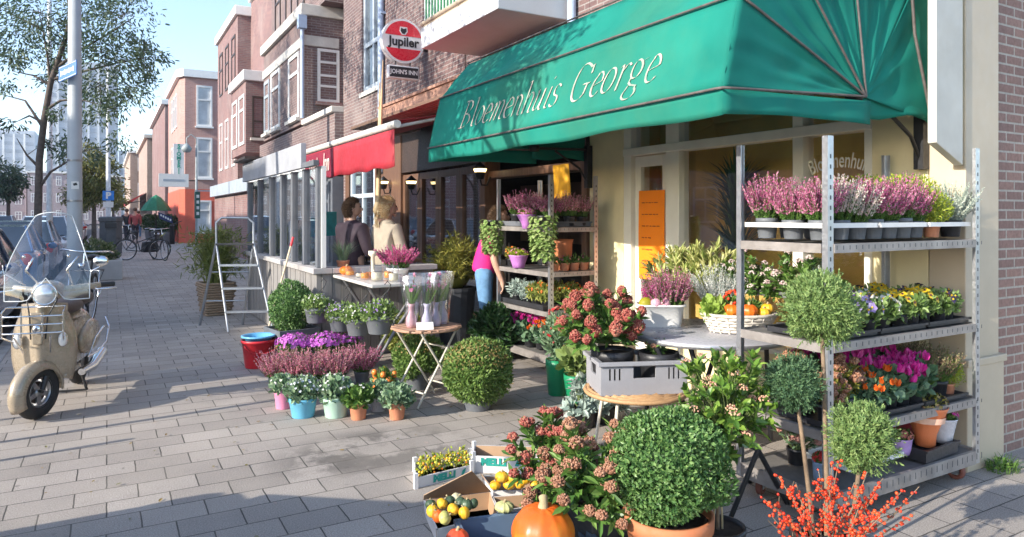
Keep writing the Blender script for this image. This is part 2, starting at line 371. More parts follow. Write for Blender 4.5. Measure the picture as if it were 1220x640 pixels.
mb = MB(); mb.add([(-1500, -1500, -.13), (1500, -1500, -.13), (1500, 1500, -.13), (-1500, 1500, -.13)], [(0, 1, 2, 3)]); struct(mb, 'road', ASPH)
mb = MB(); bx(mb, -.95, 14, -9, 160, -.125, 0); struct(mb, 'pavement', paving())
mb = MB()
for k in range(95): bx(mb, -1.09, -.953, -9+k*1.0, -8.012+k*1.0, -.125, .004)
struct(mb, 'kerb', M('kerb_concrete', (.33, .32, .31), .85, .2, 5, dirt=.4), bevel=.012)
# ------------------------------------------------------------------ building materials
BR_P = BRICK('purple_brick', (.135, .08, .08), (.19, .115, .105), (.26, .23, .22), dirt=.45, stn=.3)
BR_R = BRICK('red_brown_brick', (.31, .18, .14), (.23, .135, .11), (.42, .37, .31), .20, .062, .007, dirt=.25, stn=.15)
BR_D = BRICK('dark_brick', (.20, .10, .10), (.27, .14, .125), (.24, .21, .2), dirt=.35, stn=.3)
BR_S = BRICK('salmon_brick', (.40, .20, .175), (.46, .25, .21), (.45, .33, .29), dirt=.15, stn=.25)
BR_T = BRICK('tan_brick', (.34, .24, .20), (.28, .19, .16), (.42, .36, .3), dirt=.2, stn=.25)
CREAM = M('cream_paint', (.74, .64, .39), .5, .08, 3, dirt=.18, dirtcol=(.35, .27, .14))
BEIGE = M('beige_paint', (.52, .43, .31), .55, .06, 3, dirt=.12, dirtcol=(.35, .30, .22))
IVORY = M('ivory_frame', (.80, .76, .66), .45, .06, 4, dirt=.12, dirtcol=(.4, .33, .2))
WHITE = M('white_paint', (.78, .77, .74), .5, .05, 4, dirt=.18, dirtcol=(.35, .33, .30))
STONE = M('pale_stone', (.62, .59, .53), .75, .12, 3, dirt=.35, dirtcol=(.25, .22, .2))
CONC = M('pale_concrete', (.50, .49, .47), .8, .1, 2, dirt=.3)
GREYP = M('grey_timber_paint', (.12, .13, .15), .65, .12, 5, dirt=.3, dirtcol=(.16, .14, .12))
BLUEG = M('blue_grey_paint', (.36, .41, .46), .5, .1, 3, dirt=.15)
BROWN = WOOD('brown_timber', (.10, .05, .03), (.19, .10, .06), .5)
DKBR = M('dark_brown_paint', (.05, .032, .025), .5, .2, 5)
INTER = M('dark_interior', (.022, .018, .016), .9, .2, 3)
OCHRE = M('ochre_wall', (.60, .39, .10), .8, .15, 2)
RED_P = M('red_render', (.62, .12, .07), .7, .08, 2, dirt=.2, dirtcol=(.3, .09, .06))
PANE = M('dark_window_glass', (.09, .11, .13), .06, .3, .8, bmp=.03, spec=.9)
PANE2 = M('painted_reflection_glass', (.52, .54, .55), .12, .2, 2.5, bmp=.02, spec=.8)  # pale colour stands in for bright reflections on the panes
CLEAR = GLASS('clear_pane', refl=.05, tint=(.97, .98, .98))
CLEAR2 = GLASS('reflecting_pane', refl=.14, tint=(.86, .89, .9))
STEEL = M('galvanised_steel', (.52, .53, .55), .38, .12, 12, metal=.85, bmp=.1, dirt=.25, dirtcol=(.28, .25, .22))
BLACK = M('black_metal', (.018, .018, .02), .45, .3, 10)
DGREY = M('dark_grey_plastic', (.055, .06, .068), .5, .15, 9)
GREY = M('grey_plastic', (.26, .26, .28), .55, .08, 6, dirt=.15)
def win(parent, ax, at, a0, a1, z0, z1, fm=WHITE, gm=PANE, vb=(), hb=(), ft=.07, deep=.08, sill=None, name='window'):
    """window in the plane x=at or y=at (looking to -x or -y): frame + pane (+ sill)"""
    f = MB(); d0, d1 = at-.012, at+deep
    def b(m, p0, p1, q0, q1, e0=d0, e1=d1):
        bx(m, e0, e1, p0, p1, q0, q1) if ax == 'X' else bx(m, p0, p1, e0, e1, q0, q1)
    b(f, a0, a0+ft, z0, z1); b(f, a1-ft, a1, z0, z1); b(f, a0+ft, a1-ft, z0, z0+ft); b(f, a0+ft, a1-ft, z1-ft, z1)
    for v in vb: m_ = a0+(a1-a0)*v; b(f, m_-ft*.4, m_+ft*.4, z0+ft, z1-ft, d0+.006, d1)
    for v in hb: m_ = z0+(z1-z0)*v; b(f, a0+ft, a1-ft, m_-ft*.4, m_+ft*.4, d0+.003, d1)
    w_ = f.build(name, fm, parent)
    g = MB(); b(g, a0+ft*.5, a1-ft*.5, z0+ft*.5, z1-ft*.5, at+deep*.45, at+deep*.6); g.build('pane', gm, w_)
    if sill is not None: s_ = MB(); b(s_, a0-.06, a1+.06, z0-.09, z0-.004, at-.09, at+.1); s_.build('sill', sill, w_)
    return w_
# ================================================================== THE FLOWER SHOP (y 2.28 .. 6.03)
shop = thing('shop_building', 'brick corner building with cream shop front under the green awning', 'building', (4.4, 2.28, 0))
def P(mb_, name, mats, par, **k):
    """build in world coordinates, then hang under par"""
    o = mb_.build(name, mats, **k); o.parent = par
    if par is not None:
        o.matrix_parent_inverse = (Matrix.Translation(par.location) @ par.rotation_euler.to_matrix().to_4x4() @ Matrix.Diagonal((*par.scale, 1))).inverted()
    return o
def reparent(o, par):
    o.parent = par; o.matrix_parent_inverse = Matrix.Translation(par.location).inverted(); return o
mb = MB(); bx(mb, 4.42, 4.75, 2.30, 6.05, 3.02, 8.0); bx(mb, 4.75, 12, 2.33, 2.6, 0, 8.0); P(mb, 'wall', BR_P, shop).data.materials.append(BR_R)
wallo = shop.children[0]
for pl in wallo.data.polygons:
    if pl.index >= 6: pl.material_index = 1
mb = MB(); bx(mb, 4.4, 4.74, 5.47, 6.03, .35, 3.0); P(mb, 'pilaster', CREAM, shop, bevel=.008)
mb = MB(); bx(mb, 4.385, 4.75, 5.455, 6.045, 0, .35); P(mb, 'plinth', BEIGE, shop, bevel=.008); mb = MB(); bx(mb, 4.385, 4.72, 2.50, 2.88, 0, .35); P(mb, 'plinth', BEIGE, shop, bevel=.008)
mb = MB(); bx(mb, 4.4, 4.74, 2.50, 2.87, .35, 3.0)
P(mb, 'front_wall', CREAM, shop, bevel=.006)
mb = MB(); bx(mb, 4.385, 4.80, 2.262, 2.495, .0, .62); bx(mb, 4.40, 4.775, 2.28, 2.495, .62, 8.0); bx(mb, 4.375, 4.815, 2.25, 2.497, .62, .665)
P(mb, 'corner_pier', BEIGE, shop, bevel=.006)
# awning cheek: painted box on the front wall beside the pier, its foot cut on the slant
mb = MB(); prism(mb, [(4.07, 2.266, 1.93), (4.345, 2.266, 1.81), (4.345, 2.266, 3.7), (4.07, 2.266, 3.7)], (0, .05, 0)); P(mb, 'cheek_board', M('grey_white_board', (.5, .49, .44), .6, .1, 3, dirt=.25, dirtcol=(.3, .26, .18)), shop, bevel=.004)
def shop_front():
    T = 2.09
    f = MB()
    for a, b in ((5.36, 5.47), (4.70, 4.87), (3.41, 3.50), (2.87, 2.93)): bx(f, 4.405, 4.53, a, b, .5, 2.62)
    bx(f, 4.39, 4.535, 2.875, 5.465, T, T+.075); bx(f, 4.40, 4.53, 2.872, 5.468, 2.62, 2.72); bx(f, 4.38, 4.56, 2.872, 4.698, .46, .5)
    fr = P(f, 'window_frame', IVORY, shop, bevel=.006)
    for i, (a, b) in enumerate(((2.93, 3.41), (3.50, 4.70))):
        g = MB(); bx(g, 4.47, 4.478, a-.01, b+.01, .5, T); P(g, 'window_pane', CLEAR, shop)
    for a, b in ((2.93, 3.41), (3.50, 4.70), (4.87, 5.36)):
        g = MB(); bx(g, 4.47, 4.478, a-.01, b+.01, T+.07, 2.62); P(g, 'top_light', CLEAR2, shop)
    # half-open door leaf in the bay by the pilaster
    d = MB(); bx(d, 4.455, 4.50, 4.875, 4.97, .03, T-.01); bx(d, 4.455, 4.50, 5.27, 5.355, .03, T-.01); bx(d, 4.455, 4.50, 4.97, 5.27, .03, .35); bx(d, 4.455, 4.50, 4.97, 5.27, T-.11, T-.01)
    do = P(d, 'door', IVORY, shop, bevel=.004)
    g = MB(); bx(g, 4.472, 4.48, 4.96, 5.28, .34, T-.1); g.build('pane', CLEAR, do); do.children[0].matrix_parent_inverse = do.matrix_parent_inverse.copy() if False else Matrix()
    f2 = MB(); bx(f2, 4.44, 4.46, 3.0, 3.34, 1.80, 1.84); bx(f2, 4.44, 4.46, 2.94, 3.40, 1.97, 2.0)
    p_ = MB(); bx(p_, 4.40, 4.72, 2.88, 4.86, 0, .46); P(p_, 'stall_riser', CREAM, shop, bevel=.005)
    i = MB(); bx(i, 5.30, 5.40, 2.6, 6.0, 0, 3.0); P(i, 'back_wall', OCHRE, shop)
    i = MB(); bx(i, 4.76, 5.9, 5.95, 6.02, 0, 3.0); P(i, 'side_wall', OCHRE, shop); i = MB(); bx(i, 4.76, 5.9, 2.605, 2.66, 0, 3.0); P(i, 'side_wall', OCHRE, shop)
    i = MB(); bx(i, 5.10, 5.12, 2.67, 5.2, .5, 2.9); P(i, 'added_bright_panel', M('ochre_panel', (.66, .42, .11), .7, .2, 2), shop)  # added panel near the glass, catching light to brighten the ochre view
    i = MB(); bx(i, 4.76, 5.29, 2.67, 5.94, 2.95, 2.96); P(i, 'added_roof_light', CLEAR, shop)  # invented glazed ceiling, added to let sky light down onto the ochre wall
    i = MB(); bx(i, 4.76, 5.9, 2.66, 5.95, .001, .02); P(i, 'shop_floor', M('tile_floor', (.2, .17, .14), .5), shop)
shop_front()
# ------------------------------------------------------------------ lettering helpers
def text_pts(body, size, shear=0.0, bold=0.0):
    c = bpy.data.curves.new('t', 'FONT'); c.body = body; c.size = size; c.shear = shear; c.offset = bold; c.align_x = 'CENTER'; c.align_y = 'CENTER'; c.resolution_u = 3
    o = bpy.data.objects.new('t', c); COL.objects.link(o); bpy.context.view_layer.update()
    me = bpy.data.meshes.new_from_object(o); V = np.array([v.co[:] for v in me.vertices]).reshape(-1, 3); F = [tuple(p.vertices) for p in me.polygons]
    bpy.data.objects.remove(o); bpy.data.curves.remove(c); bpy.data.meshes.remove(me); return V, F
def text_on(mb_, body, size, org, u, v, mat=0, shear=0, bold=0, warp=None, sx=1):
    V, F = text_pts(body, size, shear, bold); V[:, 0] *= sx
    if warp is not None: V = warp(V)
    u = np.array(u, float); v = np.array(v, float); W = np.array(org)+V[:, :1]*u+V[:, 1:2]*v
    return mb_.add(W, F, mat)
PAINTW = M('white_lettering', (.75, .72, .64), .6, .05)
def arch(r):
    def f(V):
        a = V[:, 0]/r; V2 = V.copy(); V2[:, 0] = np.sin(a)*(r+V[:, 1]); V2[:, 1] = np.cos(a)*(r+V[:, 1])-r; return V2
    return f
mb = MB(); text_on(mb, 'Bloemenhuis', .15, (4.464, 3.16, 1.90), (0, -1, 0), (0, 0, 1), warp=arch(.6), sx=.64, bold=.002); P(mb, 'window_lettering', PAINTW, shop)
mb = MB(); text_on(mb, 'Bloemenhuis', .085, (4.466, 5.115, 1.74), (0, -1, 0), (0, 0, 1), warp=arch(.4), sx=.6); P(mb, 'window_lettering', PAINTW, shop)
# ================================================================== GREEN AWNING
GREEN = M('green_canvas', (.012, .180, .140), .8, .2, 1.6, bmp=.15, dirt=.6, dirtcol=(.05, .19, .12), spec=.12)
YA, YB = 2.46, 6.06
prof = [(2.585, 2.135), (2.70, 2.60), (3.00, 2.96), (3.55, 3.14), (4.36, 3.16)]
awn = thing('canopy_awning', 'green canvas canopy awning lettered with the flower shop name', 'awning', (4.38, (YA+YB)/2, 2.2))
def awning():
    rg = rng_(3); m = MB()
    def wav(x, y, z): return .0035*math.sin(y*9+z*7)+.003*math.sin(y*23+x*11+z*3)+.002*math.sin(y*41+z*9)
    for (x0, z0), (x1, z1) in zip(prof, prof[1:]):
        def f(a, b):
            y = YA+(YB-YA)*a; sag = .02*math.sin(PI*b)*math.sin(PI*min(1, max(0, a)))
            dx, dz = x1-x0, z1-z0; L = math.hypot(dx, dz); k = wav(x0, y, b)*math.sin(PI*b)-sag
            return (x0+dx*b-dz/L*k*1.0*(1 if True else 0), y, z0+dz*b+dx/L*k)
        grid(m, f, 90, 8)
    # hanging valance along the front
    def v(a, b):
        y = YA+(YB-YA)*a; return (2.585+.02*b+.008*math.sin(y*7)*b, y, 2.135-(.125+.008*math.sin(y*5.3))*b)
    grid(m, v, 48, 4)
    # end sheets: fan of slack panels between hoops, gathered at the pivot
    pv = (3.70, 2.185)
    ends = prof+[(4.365, 2.08)]
    for ye, sg in ((YA, -1), (YB, 1)):
        for i, ((x0, z0), (x1, z1)) in enumerate(zip(ends, ends[1:])):
            def e(a, b):
                t = a; px, pz = x0+(x1-x0)*b, z0+(z1-z0)*b
                x, z = pv[0]+(px-pv[0])*t, pv[1]+(pz-pv[1])*t
                k = .022*math.sin(PI*b)*math.sin(PI*min(1, t*1.05))+(.010*math.sin(b*17+i*2)*(t*(1-t)*3)+.006*math.sin(t*20+b*6)*(1-t))*math.sin(PI*b)+(.005*math.sin(t*9+b*26)*t*t*(1-b)+.004*math.sin(b*31+t*3)*(1-t)*t*2)*min(1, 4*b*(1-b))
                return (x, ye-sg*k, z)
            grid(m, e, 26, 18)
        def ve(a, b):
            x = 2.585+(3.76-2.585)*a; z0 = 2.135+(.03)*a; return (x, ye-sg*.008*math.sin(a*13)*b, z0-(.125-.01*math.sin(a*4))*b)
        grid(m, ve, 16, 4)
        def vb(a, b):   # loose corner hanging below the pivot
            x = 3.70+.665*a; return (x, ye-sg*(.012+.03*math.sin(a*6.5)*b), 2.2-(.11+.02*math.sin(a*7))*b)
        grid(m, vb, 10, 4)
    o = P(m, 'canvas', GREEN, awn); solid(o, .002)
    SEAM = M('grey_hoop', (.10, .085, .08), .6, .3, 20)
    for (x, z) in prof[:4]:
        t = MB(); rr = .0095
        o1 = np.array((pv[0]-x, pv[1]-z)); o1 = o1/np.linalg.norm(o1)*.004
        pts = [(pv[0], YA-.014, pv[1])]+[(pv[0]+(x-pv[0])*k, YA-.016, pv[1]+(z-pv[1])*k) for k in (.3, .6, .9)]+[(x-o1[0]*2, YA-.012, z-o1[1]*2), (x-o1[0]*4, YA+.02, z-o1[1]*4)]
        pts += [(x-o1[0]*4, YA+(YB-YA)*k, z-o1[1]*4) for k in (.1, .3, .5, .7, .9)]+[(x-o1[0]*4, YB-.01, z-o1[1]*4)]+[(pv[0]+(x-pv[0])*k, YB+.014, pv[1]+(z-pv[1])*k) for k in (.9, .5, 0)]
        tube(t, pts, rr*.75, 6); P(t, 'hoop', SEAM, awn)
    b = MB()
    tube(b, [(4.10, YA-.012, 3.2), (4.17, YA-.012, 2.6), (4.33, YA-.012, 2.14)], .010, 6); P(b, 'hoop', SEAM, awn)
    for ye in (YA+.06, YB-.06):
        b = MB(); bx(b, 4.33, 4.395, ye-.03, ye+.03, 1.80, 2.24); tube(b, [(4.35, ye, 2.2), (3.70, ye, 2.185)], .014, 8); tube(b, [(4.35, ye, 1.86), (4.25, ye, 2.0), (3.95, ye, 2.17)], .012, 8)
        lathe(b, [(.0, -.03), (.05, -.03), (.05, .03), (0, .03)], (3.70, ye, 2.185), 12); P(b, 'bracket', BLACK, awn)
    # broad-nib lettering on the lower front panel
    def arc(cx, cy, rx, ry, a0, a1, k=14): return [(cx+rx*math.cos(R(a0+(a1-a0)*i/k)), cy+ry*math.sin(R(a0+(a1-a0)*i/k))) for i in range(k+1)]
    L = {
     'B': (.56, [[(.14, 0), (.14, .7)], arc(.14, .53, .30, .17, 90, -90), arc(.14, .18, .36, .18, 90, -90), [(.02, .7), (.16, .7)], [(.02, 0), (.16, 0)]]),
     'l': (.22, [[(.1, .72), (.1, .06)]+arc(.17, .06, .07, .06, 180, 290, 5), [(.03, .7), (.1, .72)]]),
     'o': (.40, [arc(.19, .23, .15, .23, 60, 420, 24)]),
     'e': (.36, [[(.05, .22), (.30, .28)]+arc(.17, .28, .13, .19, 0, 110, 7)+arc(.19, .22, .15, .22, 120, 320, 12)]),
     'm': (.62, [[(.03, .42), (.07, .46), (.09, .40), (.09, 0)], [(.09, .33)]+arc(.20, .33, .10, .13, 160, 0, 8)+[(.30, 0)], [(.30, .33)]+arc(.41, .33, .10, .13, 160, 0, 8)+[(.51, .05)]+arc(.57, .05, .06, .05, 180, 290, 4)]),
     'n': (.42, [[(.03, .42), (.07, .46), (.09, .40), (.09, 0)], [(.09, .33)]+arc(.20, .33, .10, .13, 160, 0, 8)+[(.30, .05)]+arc(.36, .05, .06, .05, 180, 290, 4)]),
     'h': (.42, [[(.02, .70), (.09, .72), (.09, 0)], [(.09, .33)]+arc(.20, .33, .10, .13, 160, 0, 8)+[(.30, .05)]+arc(.36, .05, .06, .05, 180, 290, 4)]),
     'u': (.44, [[(.03, .43), (.09, .46), (.09, .13)]+arc(.19, .13, .10, .13, 180, 350, 8)+[(.31, .2)], [(.31, .46), (.31, .06)]+arc(.38, .06, .07, .06, 180, 290, 4)]),
     'i': (.21, [[(.03, .43), (.09, .46), (.09, .06)]+arc(.16, .06, .07, .06, 180, 290, 4), [(.085, .62), (.115, .66)]]),
     's': (.34, [[(.27, .40)]+arc(.17, .345, .10, .115, 40, 270, 10)+arc(.16, .115, .12, .115, 90, -150, 10)]),
     'G': (.68, [[(.55, .50), (.56, .66), (.52, .62)]+arc(.33, .35, .27, .36, 55, 300, 18)+[(.52, .10), (.52, .30)], [(.40, .31), (.60, .31)]]),
     'r': (.33, [[(.03, .42), (.08, .46), (.10, .40), (.10, 0)], [(.10, .32), (.18, .44), (.24, .46), (.29, .42)]]),
     'g': (.42, [arc(.18, .30, .13, .16, 60, 420, 18), [(.28, .42), (.38, .46)], [(.10, .17), (.08, .08), (.16, .03), (.30, .0)]+arc(.18, -.12, .16, .11, 45, -220, 12)+[(.10, .03)]]),
     ' ': (.30, [])}
    tx = MB(); (x0, z0), (x1, z1) = prof[0], prof[1]; dx, dz = x1-x0, z1-z0; Ln = math.hypot(dx, dz); up = np.array((dx/Ln, 0, dz/Ln)); out = np.array((-dz/Ln, 0, dx/Ln))
    word = 'Bloemenhuis George'; tot = sum(L[c][0] for c in word); H = .335; span = 2.52; kx = span/tot; pen = 0
    for c in word:
        wd, st = L[c]
        for s_ in st:
            Q = np.array(s_, float); 
            nib = np.array((.031, .015))*(1.2 if c in 'BG' else 1)
            X = (pen+Q[:, 0]+Q[:, 1]*.30)*kx; Z = Q[:, 1]*H
            nx, nz = nib[0]*kx*.75, nib[1]*H*.7
            V = []
            for a_, b_ in zip(X, Z):
                for sg in (-1, 1):
                    yy = 5.50-(a_+sg*nx); zz = .13+b_+sg*nz; tb = zz/Ln; t_ = (yy-YA)/(YB-YA)
                    sag = -.02*math.sin(PI*tb)*math.sin(PI*t_)+wav(x0, yy, tb)*math.sin(PI*tb)
                    V.append(np.array((x0, yy, z0))+up*zz+out*(sag+.006))
            F = [(2*i, 2*i+1, 2*i+3, 2*i+2) for i in range(len(Q)-1)]
            tx.add(V, F)
        pen += wd
    o = P(tx, 'lettering', M('faded_pink_lettering', (.46, .40, .34), .7, .25, 14, dirt=.9, dirtcol=(.09, .25, .19)), awn); solid(o, .002)
awning()
# ================================================================== THE PUB (y 6.05 .. 14.75)
pub = thing('pub_building', 'purple brick pub with timber fascia, folding doors and tall white window', 'building', (4.4, 6.05, 0))
mb = MB(); holes = [(12.6, 13.75, 3.95, 6.6), (6.6, 8.3, 3.96, 6.3), (9.6, 10.6, 4.4, 6.4)]
wall_cells(mb, 6.055, 14.75, 3.06, 8.2, holes, lambda a, b, c, d: bx(mb, 4.42, 4.75, a, b, c, d)); bx(mb, 4.42, 9, 14.752, 15.0, 0, 8.2); P(mb, 'wall', BR_P, pub)
for a, b, c, d in holes: reparent(win(None, 'X', 4.47, a, b, c, d, BLUEG if c < 3.96 and a > 9 else WHITE, PANE, (.5,), (.35,), .11, sill=STONE), pub)
mb = MB(); bx(mb, 4.30, 4.418, 6.1, 12.35, 3.10, 3.44); bx(mb, 4.27, 4.418, 6.1, 12.36, 3.442, 3.49); P(mb, 'fascia', WOOD('pinkish_timber', (.36, .19, .13), (.46, .26, .19), .7, 'Y'), pub, bevel=.006)
mb = MB()
for k in range(9): bx(mb, 3.75+k*.07, 3.805+k*.07, 6.12, 12.3, 3.03, 3.075)
P(mb, 'soffit', WOOD('soffit_timber', (.10, .06, .04), (.2, .12, .08), .7, 'Y'), pub)
mb = MB(); bx(mb, 4.40, 4.52, 6.1, 12.9, 2.24, 3.02); P(mb, 'shade_board', DKBR, pub)  # dark board standing in for the shaded void above the doors
for q in ((4.38, 4.75, 11.5, 12.85, 0, 3.05), (4.38, 4.62, 8.36, 8.5, 0, 2.238), (4.38, 4.62, 6.06, 6.15, 0, 2.238), (4.42, 4.62, 6.151, 8.359, 2.0, 2.10), (4.38, 4.6, 14.5, 14.75, 0, 3.0)): mb = MB(); bx(mb, *q); P(mb, 'timber_post' if q[4] == 0 else 'timber_beam', BROWN, pub, bevel=.01)
for k in range(4): reparent(win(None, 'X', 4.44, 8.51+k*.75, 9.25+k*.75, .06, 2.2, BROWN, CLEAR2, (), (.28,), .10, .05, name='folding_door'), pub)
lb = M('light_blue_frame', (.50, .58, .64), .5, .06, 4, dirt=.15)
reparent(win(None, 'X', 4.42, 12.9, 14.45, .05, 2.62, lb, CLEAR2, (.5,), (.72, .36), .1, .06, name='glazed_door'), pub)
mb = MB(); bx(mb, 4.40, 4.52, 12.88, 14.48, 2.63, 3.05); P(mb, 'door_header', BLUEG, pub)
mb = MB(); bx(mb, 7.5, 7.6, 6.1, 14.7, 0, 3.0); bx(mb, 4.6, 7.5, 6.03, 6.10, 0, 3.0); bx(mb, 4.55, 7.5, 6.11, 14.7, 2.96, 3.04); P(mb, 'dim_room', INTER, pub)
mb = MB(); bx(mb, 7.2, 7.48, 8.6, 12.2, 1.0, 2.1); P(mb, 'bar_cabinet', BROWN, pub)
# balcony on the pub
bal = MB(); bx(bal, 3.52, 4.417, 6.43, 8.5, 3.665, 3.93); o = P(bal, 'balcony', M('balcony_concrete', (.55, .57, .60), .75, .06, 2, dirt=.1), pub, bevel=.01)
m = MB()
for k in range(22): y = 6.47+k*.0945; bx(m, 3.55, 3.565, y-.008, y+.008, 4.0, 4.85)
for k in range(8): x = 3.56+k*.115; bx(m, x-.008, x+.008, 6.462, 6.477, 4.0, 4.85)
tube(m, [(3.557, 8.48, 4.87), (3.557, 6.47, 4.87), (4.4, 6.47, 4.87)], .022, 8)
r_ = m.build('railing', WHITE, o); r_.matrix_parent_inverse = Matrix()
m = MB(); tube(m, [(3.535, 8.5, 3.985), (3.535, 6.45, 3.985)], .03, 8); bx(m, 3.535, 3.56, 6.5, 8.48, 3.935, 3.97); r2 = m.build('gutter_rail', M('tan_rail', (.40, .33, .25), .6), o)
m = MB(); bx(m, 3.575, 3.585, 6.5, 8.47, 4.02, 4.80); bx(m, 3.59, 4.40, 6.483, 6.491, 4.02, 4.80); r3 = m.build('windbreak', M('green_netting', (.03, .22, .09), .8, .3, 30), o)
for q in (r_, r2, r3): q.matrix_parent_inverse = Matrix.Translation(-o.matrix_parent_inverse.to_translation()) if False else o.matrix_parent_inverse.inverted() @ o.matrix_parent_inverse
# drainpipe
mb = MB(); tube(mb, [(4.35, 12.42, 2.3), (4.35, 12.42, 5), (4.35, 12.42, 8)], .055, 10)
for z in (3.4, 5.2): bx(mb, 4.33, 4.42, 12.34, 12.5, z, z+.04)
P(mb, 'drainpipe', M('grey_pvc', (.38, .47, .62), .5, .06), pub)
mb = MB(); tube(mb, [(4.36, 6.30, 3.6), (4.36, 6.30, 8)], .05, 10); P(mb, 'drainpipe', M('grey_pvc', (.5, .5, .5)), pub)
mb = MB(); tube(mb, [(4.40, 9.0, 4.35), (4.40, 9.0, 3.55), (4.40, 10.2, 3.5)], .008, 5); bx(mb, 4.36, 4.418, 8.95, 9.06, 4.2, 4.4); P(mb, 'cable', BLACK, pub)
# ================================================================== HOUSES FURTHER ALONG
hb = thing('bay_house', 'purple brick house with stone-banded oriel bay beyond the pub', 'house', (4.3, 15.0, 0))
mb = MB(); bx(mb, 4.23, 4.5, 15.01, 23.6, 2.6, 3.72); bx(mb, 5.2, 5.5, 15.01, 17.7, 3.72, 9.5)
bx(mb, 4.23, 9, 17.70, 22.9, 3.80, 6.45); bx(mb, 4.6, 9, 17.2, 23.6, 6.75, 9.3); bx(mb, 4.5, 9, 15.01, 23.6, 0.0, 2.9); P(mb, 'wall', BR_P, hb)
mb = MB(); bx(mb, 4.15, 4.55, 15.01, 17.69, 3.725, 3.86); bx(mb, 4.13, 9.05, 17.62, 22.98, 6.46, 6.74); bx(mb, 4.19, 5.1, 17.67, 22.94, 5.72, 5.98); bx(mb, 4.50, 9.05, 17.12, 23.62, 9.31, 9.55); P(mb, 'stone_band', STONE, hb, bevel=.02)
reparent(win(None, 'Y', 17.68, 4.55, 5.10, 4.35, 5.68, WHITE, PANE2, (), (.3, .5, .75), .07, sill=BR_D), hb)
for a in (18.2, 20.5): reparent(win(None, 'X', 4.21, a, a+1.2, 4.0, 5.68, WHITE, PANE, (), (.7,), .1, sill=STONE), hb)
reparent(win(None, 'X', 4.21, 22.0, 22.75, 4.0, 5.6, BLUEG, PANE, (), (.7,), .1, sill=STONE), hb)
for a in (17.7, 19.2, 20.7, 22.2): reparent(win(None, 'X', 4.58, a, a+.8, 7.2, 8.7, DKBR, PANE, (), (.6,), .08), hb)
mb = MB(); tube(mb, [(4.16, 17.62, 6.2), (4.16, 17.62, 3.9)], .05, 8); bx(mb, 4.05, 4.25, 17.52, 17.70, 6.1, 6.42); P(mb, 'drainpipe', M('grey_pvc', (.5, .5, .5)), hb)
mb = MB(); bx(mb, 4.19, 4.45, 15.05, 23.5, .1, 2.35); P(mb, 'shop_front', GREYP, hb)
mb = MB(); bx(mb, 3.95, 4.45, 15.05, 27.5, 2.4, 2.62); P(mb, 'cornice', WHITE, hb, bevel=.02)
for k in range(6): reparent(win(None, 'X', 4.17, 15.2+k*1.38, 16.4+k*1.38, .5, 2.25, GREYP, PANE, (), (.75,), .09), hb)
hc = thing('tower_house', 'dark brick house with white roof edge rising behind the oriel bay', 'house', (4.3, 24, 0))
mb = MB(); bx(mb, 4.23, 9, 28.0, 33.5, 2.6, 9.0); bx(mb, 4.7, 9, 23.7, 28.0, 2.6, 9.5); bx(mb, 4.0, 4.7, 24.8, 27.9, 3.6, 6.0); bx(mb, 4.1, 9, 23.7, 33.5, 0, 2.6); P(mb, 'wall', BR_D, hc)
mb = MB(); bx(mb, 4.12, 9.1, 27.9, 33.6, 9.0, 9.35); bx(mb, 3.9, 4.72, 24.7, 28.0, 6.0, 6.35); bx(mb, 4.6, 9.1, 23.65, 28.0, 9.5, 9.8); P(mb, 'roof_edge', WHITE, hc, bevel=.02)
reparent(win(None, 'Y', 24.78, 4.2, 4.6, 4.1, 5.5, DKBR, PANE, (), (.4,), .06, sill=STONE), hc)
for a in (25.0, 26.5): reparent(win(None, 'X', 3.98, a, a+1.1, 3.9, 5.6, WHITE, PANE, (), (.7,), .1), hc)
for a in (28.5, 30.2, 31.9):
    reparent(win(None, 'X', 4.21, a, a+.9, 6.6, 8.4, DKBR, PANE, (), (.6,), .08), hc); reparent(win(None, 'X', 4.21, a, a+.9, 3.4, 5.4, WHITE, PANE, (), (.6,), .08), hc)
mb = MB(); bx(mb, 3.9, 4.1, 24, 33.4, 2.3, 2.75); P(mb, 'shop_fascia', BLUEG, hc)
# salmon corner building
hd = thing('salmon_building', 'salmon pink corner building with red painted ground floor', 'building', (3.4, 41.4, 0))
mb = MB(); prism(mb, [(3.6, 41.4, 2.9), (9.0, 41.4, 2.9), (9.0, 50, 2.9), (3.38, 50, 2.9), (3.38, 41.9, 2.9)], (0, 0, 6.0)); P(mb, 'wall', BR_S, hd)
mb = MB(); prism(mb, [(3.6, 41.38, 0), (9.0, 41.38, 0), (9.0, 50, 0), (3.36, 50, 0), (3.36, 41.9, 0)], (0, 0, 2.896)); P(mb, 'ground_floor', RED_P, hd)
mb = MB(); prism(mb, [(3.5, 41.2, 8.9), (9.0, 41.2, 8.9), (9.0, 50, 8.9), (3.2, 50, 8.9), (3.2, 41.8, 8.9)], (0, 0, .4)); P(mb, 'roof_edge', WHITE, hd)
for z in (6.3, 3.5): reparent(win(None, 'Y', 41.36, 4.15, 4.95, z, z+2.2, WHITE, PANE2, (), (.65,), .1, sill=WHITE), hd)
reparent(win(None, 'Y', 41.34, 4.1, 4.9, .5, 2.3, WHITE, PANE2, (), (.7,), .1), hd)
mb = MB(); bx(mb, 5.35, 5.5, 41.30, 41.42, 0, 8.9); P(mb, 'pilaster', BR_S, hd)
for a in (43.4, 44.8, 46.2):
    for z in (6.4, 3.6): reparent(win(None, 'X', 3.34, a, a+.8, z, z+1.9, WHITE, PANE, (), (.65,), .1), hd)
